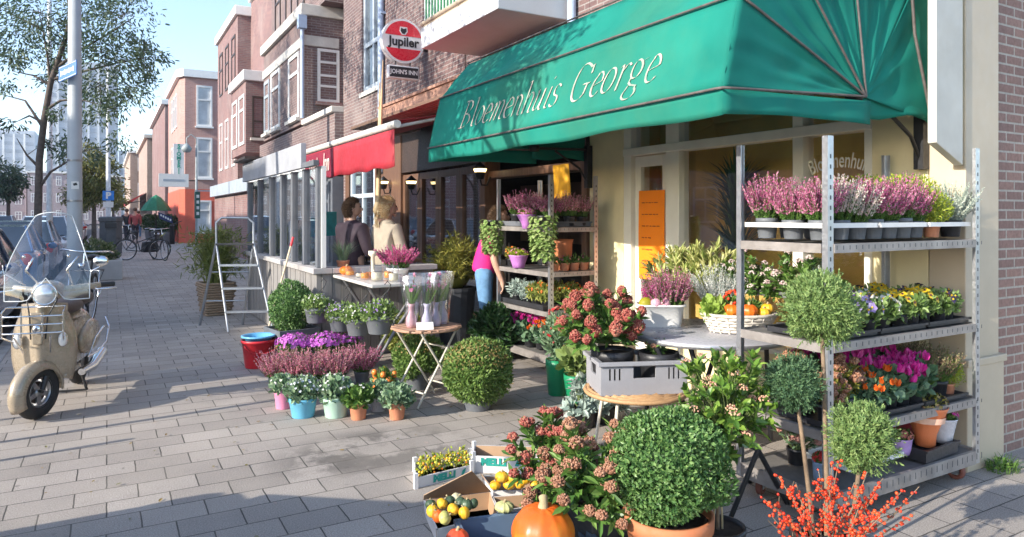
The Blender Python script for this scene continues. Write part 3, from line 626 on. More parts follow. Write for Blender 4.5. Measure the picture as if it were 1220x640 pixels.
def far_house(name, label, x0, x1, y0, y1, h, mat, face='X', rows=3, cols=3, rf=DKBR, trim=WHITE, group=None, detail=True, gf=None):
    t = thing(name, label, 'house', ((x0 if face == 'X' else (x0+x1)/2), y0, 0), group=group)
    m_ = MB(); bx(m_, x0, x1, y0, y1, 0, h); P(m_, 'wall', mat, t)
    m_ = MB(); bx(m_, x0-.25, x1+.25, y0-.25, y1+.25, h, h+.3); P(m_, 'roof_edge', trim, t)
    fh = h/rows
    for i in range(rows):
        for j in range(cols):
            if face in 'XE':
                s_ = (y1-y0)/cols; a = y0+s_*(j+.5)-s_*.22; at = x0-.02 if face == 'X' else x1-.06
                w_ = win(None, 'X', at, a, a+s_*.44, fh*i+fh*.28, fh*i+fh*.82, trim, PANE, (.5,), (.65,), .1)
            else:
                s_ = (x1-x0)/cols; a = x0+s_*(j+.5)-s_*.22; w_ = win(None, 'Y', y0-.02, a, a+s_*.44, fh*i+fh*.28, fh*i+fh*.82, trim, PANE, (.5,), (.65,), .1)
            reparent(w_, t)
    return t
far_house('brick_house', 'brown brick house with dark roof edge beyond the salmon building', 3.35, 10, 52.5, 68, 8.9, BR_D, 'Y', 3, 3, trim=WHITE)
far_house('brick_house', 'tan brick house with red awning far along the street', 3.0, 10, 69, 88, 8.2, BR_T, 'Y', 3, 3, trim=STONE)
far_house('brick_house', 'pale tan brick house farthest along the shop row', 2.2, 10, 89, 118, 8.4, BR_T, 'Y', 3, 3, trim=WHITE)
lil = BRICK('lilac_brick', (.30, .22, .24), (.36, .27, .28), (.4, .36, .36), dirt=.1, stn=.4, stain=(.5, .48, .5))
far_house('terraced_house', 'lilac brick house closing the end of the street', -4.2, 2.0, 135, 145, 7.8, lil, 'Y', 3, 3)
far_house('terraced_house', 'mauve brick house seen behind the lamp post', -11, -4.3, 135, 145, 8.2, lil, 'Y', 3, 4)
for k, (lb_, h_) in enumerate((('far brick house with white windows beside the tree trunk', 7.4), ('far brick house with white windows above the dark blue car', 8.2), ('far pale brick house at the edge of the far row', 7.2))):
    far_house('terraced_house', lb_, -19.5-k*9, -11.2-k*9, 136, 146, h_, (lil, BR_T, lil)[k], 'Y', 3, 4)
# the unseen far side of the street, whose roofs shade the pavement
for k, (y0, y1, h_) in enumerate(((5.7, 7.6, 9.0), (7.7, 16, 11.4), (16.1, 27, 11.6), (27.1, 40, 11.4), (40.1, 56, 11.8), (56.1, 74, 11.2), (74.1, 92, 11.6))):
    far_house('terraced_house', 'brick house on the other side of the street', -27, -20.5, y0, y1, h_, (BR_T, BR_D, BR_S)[k % 3], 'E', 3, 3, group='brick houses across the street')
# towers far off, some distance haze painted into their pale colours
TOW = M('haze_paled_tower', (.42, .47, .54), .7, .06, .05); TOW2 = M('blue_grey_tower', (.30, .37, .46), .7, .06, .05); TOWW = M('white_tower_edge', (.66, .68, .70), .7, .05, .05)
def tower(label, x, y, wx, wy, h, mat, stripes=True):
    t = thing('tower_block', label, 'tower block', (x, y, 0)); m_ = MB(); bx(m_, x-wx/2, x+wx/2, y-wy/2, y+wy/2, 0, h); P(m_, 'wall', mat, t)
    m_ = MB(); n_ = max(2, int(wx/3.2))
    for i in range(1, n_): bx(m_, x-wx/2+wx*i/n_-.35, x-wx/2+wx*i/n_+.35, y-wy/2-.5, y-wy/2-.02, 2, h-1.5)
    P(m_, 'facade_rib', TOWW, t)
    m_ = MB()
    for i in range(int(h/3.2)): bx(m_, x-wx/2+.4, x+wx/2-.4, y-wy/2-.3, y-wy/2-.01, 3.2*i+1.2, 3.2*i+2.5)
    P(m_, 'window_band', M('pale_window_band', (.28, .33, .40), .4, .1, .3), t); return t
def at(px, Y): a, b = _ray(px); return a/b*Y
tower('tall pale tower block rising behind the lamp post', (at(60, 330)+at(140, 330))/2, 330, at(140, 330)-at(60, 330), 30, 60, TOW)
tower('wide curved-looking pale block far behind the left tree', (at(-30, 360)+at(44, 360))/2, 360, at(44, 360)-at(-30, 360), 20, 36, TOW)
tower('lower blue grey office block beside the tall tower', (at(141, 380)+at(153, 380))/2, 380, at(153, 380)-at(141, 380), 20, 31, TOW2)
tower('small blue grey block at the end of the street', (at(150, 400)+at(160, 400))/2, 400, at(160, 400)-at(150, 400), 20, 27, TOW2)
# ================================================================== TERRACE ENCLOSURE
ter = thing('terrace_enclosure', 'grey timber and glass terrace enclosure in front of the pub', 'terrace', (1.9, 7.4, 0))
m = MB(); n_ = 34; y0, y1 = 7.42, 11.62
for k in range(n_): a = y0+(y1-y0)*k/n_; bx(m, 1.9+.004*(k % 2), 1.95, a, a+(y1-y0)/n_-.006, .02, .90)
for k in range(12): a = 1.955+k*.105; bx(m, a, a+.10, 7.40+.004*(k % 2), 7.44, .02, .90)
P(m, 'boarding', WOOD('weathered_grey_boards', (.16, .155, .155), (.29, .27, .25), .8), ter)
m = MB(); bx(m, 1.85, 2.05, 7.36, 11.66, .902, .96); bx(m, 2.052, 3.25, 7.36, 7.62, .902, .96); P(m, 'sill', M('grey_sill', (.40, .38, .37), .7, .12, 4, dirt=.3), ter, bevel=.006)
for a in (7.40, 7.98, 8.55, 9.15, 9.85, 10.7, 11.55): m = MB(); bx(m, 1.9, 1.98, a, a+.085, .962, 2.03); P(m, 'post', GREYP, ter, bevel=.005)
for a, b in ((7.485, 7.98), (8.065, 8.55), (8.635, 9.15), (9.235, 9.85), (9.935, 10.7), (10.785, 11.55)):
    m = MB(); bx(m, 1.935, 1.943, a, b, .962, 2.03); P(m, 'pane', CLEAR2, ter)
m = MB(); bx(m, 1.84, 1.90, 7.86, 11.7, 2.032, 2.31); P(m, 'fascia', M('grey_fascia', (.34, .35, .38), .6, .1, 4, dirt=.2), ter, bevel=.005); m = MB(); bx(m, 1.85, 1.91, 7.36, 7.858, 2.032, 2.09); P(m, 'head_beam', GREYP, ter, bevel=.004)
m = MB(); bx(m, 1.72, 2.50, 10.75, 11.8, 2.33, 2.37); P(m, 'roof', DKBR, ter)
m = MB(); bx(m, 1.94, 1.985, 7.365, 7.398, .965, 2.03); P(m, 'end_post', WHITE, ter)
# red awning
ra = thing('red_awning', 'red fabric awning with pub name above the terrace', 'awning', (2.6, 8.9, 2.4))
RED = M('red_canvas', (.38, .02, .035), .7, .2, 3, bmp=.15, dirt=.15, dirtcol=(.5, .14, .13)); MAROON = M('maroon_canvas', (.22, .012, .035), .65, .1, 3)
m = MB()
def rv(a, b): y = 6.95+3.75*a; return (2.58+.012*math.sin(y*4)*b, y, 2.41-(.39+.012*math.sin(y*9))*b)
grid(m, rv, 40, 5)
def rt(a, b): return (2.6+1.78*b, 6.95+3.75*a, 2.50+.42*b-.03*math.sin(PI*b))
grid(m, rt, 8, 6); o = P(m, 'fabric', RED, ra); solid(o, .003)
m = MB(); V = [rv(k/10*.40+.60, b) for k in range(11) for b in (0.03, .97)]; V = [(x-.006, y, z) for x, y, z in V]; m.add(V, [(2*k, 2*k+1, 2*k+3, 2*k+2) for k in range(10)]); o = P(m, 'name_panel', MAROON, ra); solid(o, .002)
m = MB(); text_on(m, "Johny's", .25, (2.555, 10.16, 2.22), (0, -1, 0), (0, 0, 1), shear=.25, sx=.75); text_on(m, "Inn", .36, (2.555, 9.50, 2.22), (0, -1, 0), (0, 0, 1), shear=.25, sx=.7); P(m, 'lettering', PAINTW, ra)
m = MB(); tube(m, [(2.595, 6.90, 2.46), (2.595, 8.8, 2.46), (2.595, 10.74, 2.46)], .042, 12); P(m, 'front_bar', M('white_bar', (.62, .60, .55), .5, .1, dirt=.3), ra)
for y in (7.0, 10.65): m = MB(); tube(m, [(2.62, y, 2.44), (4.4, y, 2.90)], .018, 8); P(m, 'arm', MATS['white_bar'], ra)
# ================================================================== SHOP FITTINGS ON THE PAVEMENT
TERRA = M('terracotta', (.50, .17, .07), .75, .12, 7, dirt=.2, dirtcol=(.45, .30, .2)); SOIL = M('soil', (.035, .022, .014), .95, .4, 40, bmp=.6)
GREYC = M('grey_crate_plastic', (.30, .30, .32), .55, .08, 6, dirt=.15); BLUEC = M('blue_grey_crate_plastic', (.12, .18, .26), .5, .1, 6, dirt=.15)
TRAYW = M('white_tray', (.72, .71, .68), .5, .05); TRAYK = M('black_tray', (.03, .03, .034), .4, .2); CARD = M('cardboard', (.42, .27, .16), .8, .08, 6); CARDW = M('white_card', (.70, .68, .66), .7, .05, 5)
WICK = WOOD('wicker', (.36, .20, .09), (.55, .33, .16), .6, 'X', 3); WWICK = M('whitewashed_wicker', (.58, .53, .46), .7, .2, 30); CHROME = M('chrome', (.75, .76, .78), .12, .05, metal=1)
GRNP = M('green_bucket_plastic', (.01, .22, .09), .4, .1)
def trolley(label, x0, x1, y0, y1, zs, top=1.9, wheel_mat=None):
    t = thing('plant_trolley', label, 'trolley', (x0, y0, 0))
    W, D = x1-x0, y1-y0; sf = M('shelf_board', (.16, .15, .14), .7, .2, 8)
    for (x, y) in ((0, 0), (W, 0), (0, D), (W, D)):
        m = MB(); sx = 1 if x == 0 else -1; sy = 1 if y == 0 else -1
        # slotted angle profile
        for (a, b, c, d) in ((0, .042, 0, .004), (0, .004, .0042, .032)):
            xa, xb = sorted((x+sx*a, x+sx*b)); ya, yb = sorted((y+sy*c, y+sy*d)); bx(m, xa, xb, ya, yb, .10, top)
        xa, xb = sorted((x+sx*.038, x+sx*.042)); ya, yb = sorted((y+sy*.0042, y+sy*.018)); bx(m, xa, xb, ya, yb, .10, top)
        k = 34
        for i in range(k):
            z = .16+i*(top-.22)/k; xa, xb = sorted((x+sx*.012, x+sx*.028)); ya, yb = sorted((y-sy*.0008, y+sy*.0004)); bx(m, xa+.003, xb-.003, ya, yb, z, z+.02, 1)
        m.build('post', [STEEL, DGREY], t)
    for i, z in enumerate(zs):
        m = MB(); hgt = .075 if i == 0 else .045
        bx(m, .044, W-.044, -.004, .016, z-hgt, z); bx(m, .044, W-.044, D-.016, D+.004, z-hgt, z)
        bx(m, -.004, .016, .034, D-.034, z-hgt, z); bx(m, W-.016, W+.004, .034, D-.034, z-hgt, z)
        bx(m, .018, W-.018, .018, D-.018, z-.022, z-.008, 1)
        n_ = int(W/.05)
        for k in range(n_): bx(m, .06+k*.05, .065+k*.05, -.0048, -.0035, z-hgt*.65, z-hgt*.2, 2)
        m.build('shelf', [M('shelf_rail', (.33, .30, .28), .5, .2, 9, metal=.4, dirt=.3), sf, DGREY], t)
    for (x, y) in ((.10, .08), (W-.10, .08), (.10, D-.08), (W-.10, D-.08)):
        m = MB(); rz = .35+x
        c, s = math.cos(rz), math.sin(rz)
        a = np.linspace(0, 2*PI, 17)[:-1]; V = []
        for rr, hw in ((.03, .016), (.048, .016), (.052, .009), (.052, -.009), (.048, -.016), (.03, -.016)): V.append(np.stack([x+np.cos(a)*rr*c-hw*s, y+np.cos(a)*rr*s+hw*c, .052+np.sin(a)*rr], 1))
        F = [(i*16+j, i*16+(j+1) % 16, ((i+1) % 6)*16+(j+1) % 16, ((i+1) % 6)*16+j) for i in range(6) for j in range(16)]
        m.add(np.concatenate(V), F, 0, True); obox(m, (x, y, .052), (.05, .026, .05), rz, 1)
        for sg in (-1, 1): obox(m, (x-s*.021*sg, y+c*.021*sg, .075), (.05, .004, .075), rz, 1)
        m.build('wheel', [M('worn_red_tyre', (.20, .07, .05), .7), STEEL], t)
    return t
T1 = (2.985, 4.335, 2.17, 2.735); Z1 = (.175, .475, .90, 1.38)
T2 = (3.62, 4.18, 5.59, 6.64); Z2 = (.18, .594, .974, 1.40)
trolley('tall galvanised plant trolley nearest the camera, beside the corner pier', *T1, Z1)
trolley('galvanised plant trolley standing in front of the pub entrance', *T2, Z2)
# ------------------------------------------------------------------ tables
def round_table():
    t = thing('round_table', 'round grey table carrying a white tub and a pumpkin basket', 'table', (3.50, 3.46, 0)); r = .545
    m = MB(); lathe(m, [(0, .708), (r-.03, .714), (r, .708), (r+.003, .718), (r+.003, .736), (r-.004, .742), (0, .742)], n=56); m.build('tabletop', [M('grey_tabletop', (.36, .36, .39), .32, .06, 5, dirt=.12)], t)
    m = MB(); lathe(m, [(r+.0045, .712), (r+.007, .716), (r+.007, .732), (r+.0045, .736)], n=56); m.build('rim', STEEL, t)
    for k in range(4):
        a = .5+PI/2*k; m = MB(); c, s = math.cos(a), math.sin(a); c2, s2 = math.cos(a+.5), math.sin(a+.5)
        tube(m, [(c*.38, s*.38, .70), (c2*.42, s2*.42, .012)], .016, 8); m.build('leg', BLACK, t)
    o_ = np.array((3.50, 3.46, 0)); a_, b_ = np.array(PD(782, 409, 4.36))-o_, np.array(G(846, 548))-o_; a_[2] = .70; b_[2] = .012; m = MB(); tube(m, [a_, b_], .016, 8); m.build('leg', BLACK, t)
    m = MB(); tube(m, [(math.cos(i*PI/8)*.30, math.sin(i*PI/8)*.30, .685) for i in range(16)], .012, 6, closed=True); m.build('leg_ring', BLACK, t)
    return t
round_table()
def trestle():
    t = thing('folding_stand', 'black folding stand with splayed legs beside the big box ball', 'stand', G(903, 632)); d = 3.43
    top = Vector(PD(903, 536, d)); o = Vector(t.location)
    for px, py in ((866, 628), (938, 600)):
        for k in (0, .30):
            f = Vector(G(px, py))+Vector((.06, .30, 0))*(k/.3); a = top+Vector((.06, .30, 0))*(k/.3); m = MB(); tube(m, [a-o, f-o], .013, 8); m.build('leg', BLACK, t)
    m = MB(); tube(m, [top-o, top-o+Vector((.06, .30, 0))], .012, 8); m.build('hinge_bar', BLACK, t)
trestle()
def stool(label, loc, r, hgt):
    t = thing('wicker_stool', label, 'stool', loc); m = MB()
    for i in range(9): rr = r*(i+.5)/9; tube(m, [(math.cos(k*PI/16)*rr, math.sin(k*PI/16)*rr, hgt-.012+.006*math.sin(k*2.5+i*2)) for k in range(32)], r/17, 5, closed=True)
    for k in range(40): a = k*PI/20; tube(m, [(0, 0, hgt-.02), (math.cos(a)*r, math.sin(a)*r, hgt-.014)], .004, 4, cap=False)
    tube(m, [(math.cos(k*PI/16)*r*1.01, math.sin(k*PI/16)*r*1.01, hgt-.015) for k in range(32)], .014, 6, closed=True); m.build('seat', WICK, t)
    for k in range(4):
        a = .4+PI/2*k; m = MB(); tube(m, [(math.cos(a)*r*.72, math.sin(a)*r*.72, hgt-.02), (math.cos(a)*r*.95, math.sin(a)*r*.95, .01)], .011, 8); m.build('leg', M('cream_tube', (.66, .62, .52), .4), t)
    return t
STL = PD(757, 462, 4.42); STL = (STL[0], STL[1], 0); STH = PD(757, 462, 4.42)[2]
stool('low wicker stool on cream legs holding the grey plastic crate', STL, .31, STH)
def crate(name, label, cat, loc, rz, L_, W_, H_, mat, t_=.012, slots=True, lip=.02):
    t = thing(name, label, cat, loc, rz); m = MB()
    bx(m, -L_/2, L_/2, -W_/2, W_/2, 0, t_)
    for sx, sy in ((0, -1), (0, 1), (-1, 0), (1, 0)):
        if sy:
            y0, y1 = sorted((sy*W_/2, sy*(W_/2-t_)))
            if slots:
                hs = [(-L_/2+.05+i*.03, -L_/2+.062+i*.03, H_*.45, H_*.8) for i in range(3)]+[(-.07, .07, H_*.5, H_*.85)]+[(L_/2-.122+i*.03, L_/2-.11+i*.03, H_*.45, H_*.8) for i in range(3)]
            else: hs = []
            wall_cells(m, -L_/2, L_/2, t_, H_, hs, lambda a, b, c, d: bx(m, a, b, y0, y1, c, d))
        else:
            x0, x1 = sorted((sx*L_/2, sx*(L_/2-t_)))
            hs = [(-.06, .06, H_*.5, H_*.85)] if slots else []
            wall_cells(m, -W_/2+t_, W_/2-t_, t_, H_, hs, lambda a, b, c, d: bx(m, x0, x1, a, b, c, d))
    m.build('crate_body', mat, t)
    if lip:
        m = MB()
        for a in ((-L_/2-lip, L_/2+lip, -W_/2-lip, -W_/2-.001), (-L_/2-lip, L_/2+lip, W_/2+.001, W_/2+lip), (-L_/2-lip, -L_/2-.001, -W_/2-.001, W_/2+.001), (L_/2+.001, L_/2+lip, -W_/2-.001, W_/2+.001)): bx(m, *a, H_-.022, H_+.002)
        m.build('rim', mat, t, bevel=.003)
    return t
CR = PD(757, 462, 4.42); CRZ = R(-22)
crate('plastic_crate', 'grey slotted plastic crate of potted skimmia on the wicker stool', 'crate', (CR[0], CR[1], STH+.001), CRZ, .54, .36, .20, GREYC)
# narrow display bench along the shop window
t = thing('display_bench', 'grey steel display bench of shrubs along the shop window', 'bench', (4.08, 3.72, 0)); m = MB(); bx(m, -.15, .15, -.80, .80, .96, 1.0); m.build('bench_top', STEEL, t, bevel=.004)
for x in (-.13, .13):
    for y in (-.75, .75): m = MB(); bx(m, x-.018, x+.018, y-.018, y+.018, 0, .959); m.build('leg', STEEL, t)
# white pub table with bent tube legs
t = thing('pub_table', 'long pale table at the terrace end holding jars and candle glasses', 'table', (2.42, 6.78, 0))
m = MB(); bx(m, -.36, .36, -.66, .60, .86, .89); m.build('tabletop', M('pale_tabletop', (.55, .53, .50), .35, .08, 4, dirt=.15), t, bevel=.006)
for y in (-.42, -.28, .40):
    m = MB(); tube(m, [(.30, y, .855), (.10, y, .62), (-.05, y, .42), (-.20, y-.02, .20), (-.40, y-.03, .014)], .017, 8); m.build('leg', M('grey_tube', (.22, .22, .23), .4, metal=.5), t)
for y in (-.35, .42): m = MB(); tube(m, [(-.30, y, .855), (0.0, y, .40), (.34, y, .014)], .017, 8); m.build('leg', M('grey_tube', (.22, .22, .23)), t)
# folding bistro table
BT = G(508, 478); t = thing('bistro_table', 'small folding bistro table of weathered slats with crossed legs', 'table', BT, R(15)); m = MB(); r = .27; zt = .615
for k in range(9):
    x = -r+.03+k*(2*r-.06)/8; hw = math.sqrt(max(0, r*r-x*x)); bx(m, x-.026, x+.026, -hw, hw, zt-.014, zt)
tube(m, [(math.cos(a*PI/14)*r, math.sin(a*PI/14)*r, zt-.014) for a in range(28)], .009, 6, closed=True)
m.build('tabletop', WOOD('weathered_slats', (.30, .16, .10), (.44, .27, .18), .7, 'Y'), t)
for y in (-.17, .17):
    for sg in (-1, 1): m = MB(); tube(m, [(sg*.19, y+.01*sg, zt-.02), (-sg*.21, y+.01*sg, .01)], .0095, 6); m.build('leg', M('cream_steel', (.58, .54, .45), .5, dirt=.3), t)
for z, x in ((.12, .165), (.12, -.165), (.44, .115)): m = MB(); tube(m, [(x, -.18, z), (x, .18, z)], .007, 6); m.build('brace', MATS['cream_steel'], t)
# ------------------------------------------------------------------ boxes of gourds in front
def fruit_box(name, label, quad, H_, mat, inner, thick=.008, flap=None):
    """open box on a ground quad given as photo pixels at floor level (front-left, front-right, back-right, back-left)"""
    Q = [Vector(q) for q in quad]; c = sum(Q, Vector())/4; t = thing(name, label, 'box', c)
    m = MB(); Q = [q-c for q in Q]
    top = [q*1.06+Vector((0, 0, H_)) for q in Q]
    m.add([*Q], [(0, 1, 2, 3)], 1)
    for i in range(4):
        a, b = Q[i], Q[(i+1) % 4]; A, B = top[i], top[(i+1) % 4]; nn = Vector(((b-a).y, -(b-a).x, 0)).normalized()*thick
        m.add([a, b, B, A, a-nn, b-nn, B-nn, A-nn], [(0, 1, 2, 3)], 0); m.add([a-nn, b-nn, B-nn, A-nn], [(3, 2, 1, 0)], 1); m.add([A, B, B-nn, A-nn], [(0, 1, 2, 3)], 0)
    o = m.build('carton', [mat, inner], t)
    if flap:
        for i, up, ln in flap:
            A, B = top[i], top[(i+1) % 4]; n2 = Vector(((B-A).y, -(B-A).x, 0)).normalized(); d = n2*ln*math.cos(up)+Vector((0, 0, ln*math.sin(up)))
            f = MB(); f.add([A, B, B+d-(B-A)*.06, A+d+(B-A)*.06], [(0, 1, 2, 3)]); fo = f.build('flap', inner, t); solid(fo, .004)
    return t, c
def Gz(px, py): return Vector(G(px, py))
MELLI = M('teal_print', (.02, .32, .26), .6)
def printed(t, body, A, B, z, size, sx=1):
    A, B = Vector(A), Vector(B); u = (B-A).normalized(); nn = Vector((u.y, -u.x, 0)); mid = (A+B)/2+nn*.004+Vector((0, 0, z)); m = MB()
    text_on(m, body, size, mid, u, (nn.x*.1, nn.y*.1, 1), bold=.004, sx=sx)
    e = mid+u*size*2.1; leaf = [e+u*size*a+Vector((0, 0, size*b)) for a, b in ((0, -.25), (.30, -.3), (.55, .1), (.62, .42), (.2, .25))]; m.add(leaf, [(0, 1, 2, 3, 4)])
    o = m.build('print', MELLI, t); o.location = -Vector(t.location); return o
q = [Gz(496, 582), Gz(561, 566), Gz(560, 551), Gz(495, 562)]; bxm1 = fruit_box('produce_crate', 'small white printed crate of ornamental peppers, tilted on the paving', q, .06, CARDW, CARDW)
printed(bxm1[0], 'MELLI', q[0]*1+(q[0]-bxm1[1])*.03, q[1]+(q[1]-bxm1[1])*.03, .03, .052, 1.1)
m = MB()
for p in q: pp = (p-bxm1[1])*1.02; m = MB(); bx(m, pp.x-.011, pp.x+.011, pp.y-.011, pp.y+.011, .0, .085); m.build('corner_post', CARDW, bxm1[0])
q = [Gz(565, 563), Gz(640, 566), Gz(638, 552), Gz(566, 550)]; bxm2 = fruit_box('produce_crate', 'white printed produce crate behind the box of yellow gourds', q, .10, CARDW, CARD)
printed(bxm2[0], 'MELLI', q[0]+(q[0]-bxm2[1])*.045, q[0]+(q[1]-q[0])*.62+(q[1]-bxm2[1])*.045, .066, .06, 1.0)
m = MB()
for p in q: pp = (p-bxm2[1])*1.03; m = MB(); bx(m, pp.x-.011, pp.x+.011, pp.y-.011, pp.y+.011, .0, .125); m.build('corner_post', CARDW, bxm2[0])
q = [Gz(522, 652), Gz(592, 632), Gz(583, 606), Gz(507, 616)]; bxg = fruit_box('cardboard_box', 'open white carton of mixed gourds with its brown flap raised', q, .085, CARDW, CARD)
t_, c_ = bxg; f = MB(); A, B = (q[2]-c_)*1.06+Vector((0, 0, .085)), (q[3]-c_)*1.06+Vector((0, 0, .085)); pk = Vector(PD(562, 561, 3.50))-c_; pl = Vector(PD(505, 590, 3.52))-c_; f.add([A, B, pl, pk], [(0, 1, 2, 3)]); o = f.build("flap", CARD, t_); solid(o, .004)
q = [Gz(590, 604), Gz(658, 604), Gz(656, 585), Gz(577, 586)]; bxy = fruit_box('cardboard_box', 'white and brown carton of bright yellow gourds', q, .085, CARDW, CARD, flap=((3, 1.0, .03),))
q = [Gz(597, 630), Gz(660, 618), Gz(652, 607), Gz(588, 612)]; bxs = fruit_box('cardboard_box', 'white carton holding one pale squash beside the pumpkin', q, .085, CARDW, CARD)
crate('plastic_crate', 'blue grey plastic crate under the large orange pumpkin', 'crate', (1.60, 2.68, 0), R(-14), .54, .34, .13, BLUEC, slots=False, lip=.012)
crate('plastic_crate', 'blue grey plastic crate beside the square dark skimmia pot', 'crate', (1.98, 2.42, 0), R(-12), .34, .26, .10, BLUEC, slots=False, lip=.012)
# ------------------------------------------------------------------ step ladder
LD = [Vector(G(238, 386)), Vector(G(296, 383)), Vector(G(270, 400)), Vector(G(308, 392))]
t = thing('step_ladder', 'aluminium step ladder standing open beside the terrace', 'ladder', (1.45, 10.4, 0)); o_ = Vector((1.45, 10.4, 0)); ALU = M('aluminium', (.36, .38, .41), .4, .06, metal=.8)
a0, a1 = Vector((1.10, 10.55, 0)), Vector((1.62, 10.30, 0)); b0, b1 = Vector((1.36, 9.75, 0)), Vector((1.88, 9.55, 0)); tp0, tp1 = Vector((1.26, 10.12, 1.15)), Vector((1.70, 9.92, 1.15))
for f, tp in ((a0, tp0), (a1, tp1), (b0, tp0), (b1, tp1)): m = MB(); tube(m, [f-o_, tp-o_], .018, 8); m.build('leg', ALU, t)
m = MB(); up = Vector((.0, .02, .33)); tube(m, [tp0-o_, tp0-o_+up*.8, tp0-o_+up+(tp1-tp0)*.15, tp1-o_+up-(tp1-tp0)*.15, tp1-o_+up*.8, tp1-o_], .016, 8); m.build('hand_rail', ALU, t)
for k in (.22, .48, .74, .98):
    p, q2 = b0.lerp(tp0, k)-o_, b1.lerp(tp1, k)-o_; m = MB(); obox(m, (p+q2)/2, ((q2-p).length, .09, .025), math.atan2((q2-p).y, (q2-p).x)); m.build('tread', ALU if k < .9 else BLACK, t)
for k in (.3, .65): m = MB(); tube(m, [a0.lerp(tp0, k)-o_, a1.lerp(tp1, k)-o_], .010, 6); m.build('brace', ALU, t)
# wicker planter of bamboo, bucket, broom
WK = Vector(G(260, 377)); t = thing('wicker_planter', 'square wicker planter of tall bamboo beside the step ladder', 'planter', (WK.x, WK.y+.25, 0), R(8)); m = MB()
hh, wb, wt = .50, .17, .23
for i in range(13):
    z = .02+i*hh/13; w_ = wb+(wt-wb)*i/13
    pts = []
    for sx, sy, ex, ey in ((-1, -1, 1, -1), (1, -1, 1, 1), (1, 1, -1, 1), (-1, 1, -1, -1)):
        for k in range(8): f = k/8; off = .010*(1 if (k+i) % 2 else -1); x = sx+(ex-sx)*f; y = sy+(ey-sy)*f; pts.append((x*(w_+(off if abs(x) == 1 else 0)), y*(w_+(off if abs(y) == 1 else 0)), z))
    tube(m, pts, .019, 5, closed=True)
m.build('basket', WOOD('dark_wicker', (.20, .13, .08), (.40, .29, .19), .7, 'X', 4), t)
m = MB(); bx(m, -.16, .16, -.16, .16, .42, .44); m.build('soil', SOIL, t)
m = MB(); blades(m, rng_(71), 420, .14, .95, .36, .016, 0, (0, 0, .44), .45); rg = rng_(72); n_ = 1500; Pp = np.stack([rg.normal(0, .19, n_), rg.normal(0, .19, n_), rg.uniform(.6, 1.30, n_)], 1); leaves(m, Pp, rdir(rg, n_)+np.array((0, 0, -.2)), rdir(rg, n_), .13, .016, 0, full=True)
m.build('bamboo_leaves', LEAF('bamboo_leaf', [(.07, .10, .015), (.16, .20, .04), (.26, .27, .08)]), t)
BK = G(308, 437); t = thing('bucket', 'red plastic bucket with a blue tub set inside its rim', 'bucket', BK); m = MB(); lathe(m, [(0, .002), (.125, .002), (.128, .01), (.158, .25), (.168, .252), (.168, .275), (.160, .278), (.155, .255), (.122, .02), (0, .02)], n=36)
REDP = M('red_plastic', (.55, .02, .03), .4, .08); m.build('bucket_body', REDP, t); m = MB(); tube(m, [(.16*math.cos(a), .168*math.sin(a) if False else -.165-.02*math.sin(a), .25-.09*math.sin(a)) for a in np.linspace(0, PI, 10)], .005, 6); m.build('handle', REDP, t)
t = thing('plastic_tub', 'light blue plastic tub resting in the red bucket', 'tub', (BK[0], BK[1], .20)); m = MB(); lathe(m, [(0, .002), (.10, .002), (.135, .10), (.165, .103), (.165, .118), (.152, .120), (.132, .108), (.10, .012), (0, .012)], n=36); m.build('tub_body', M('light_blue_plastic', (.14, .42, .68), .35, .06), t)
B0, B1 = Vector(G(311, 428)), Vector(PXP(349, 284, 1.80)); t = thing('broom', 'long wooden stick with red tip leaning on the terrace', 'broom', B0+Vector((0, 0, .0))); m = MB(); tube(m, [(0, 0, .03), B1-B0], .011, 8); m.build('stick', M('pale_stick', (.55, .44, .30), .5), t)
m = MB(); tube(m, [(B1-B0)*.93, (B1-B0)*1.01], .0135, 8); m.build('grip', REDP, t); m = MB(); obox(m, (0, 0, .03), (.22, .05, .05), .6); m.build('head', REDP, t)
# orange price paper
t = thing('paper_notice', 'bright orange handwritten paper notice on the shop door', 'notice', (4.44, 5.10, 1.33)); m = MB()
def pn(a, b): return (-.004*math.sin(a*5)-.012*b*b*0-.006*math.sin(b*3), .18-.36*a, .42-.84*b)
grid(m, pn, 6, 12); m.build('paper', M('orange_paper', (.98, .25, .005), .8, .03, 3), t)
m = MB(); rg = rng_(5)
for i in range(6):
    y = .12; z = .30-i*.11
    for k in range(rg.integers(3, 6)): l_ = rg.uniform(.02, .05); m.add([(-.016, y, z), (-.016, y-l_, z+rg.normal(0, .003)), (-.016, y-l_, z+.008), (-.016, y, z+.008)], [(0, 1, 2, 3)]); y -= l_+.012
m.build('writing', M('red_ink', (.35, .04, .01), .8), t)
t = thing('hanging_banner', 'yellow cloth banner hanging in the dark pub entrance', 'banner', (4.30, 6.42, 1.45)); m = MB()
def hbn(a, b): return (.02*math.sin(a*6+b*3), .16-.32*a, .62-.75*b+.12*a*b)
grid(m, hbn, 8, 10); o = m.build('cloth', M('yellow_cloth', (.85, .42, .02), .7, .05), t); solid(o, .003)
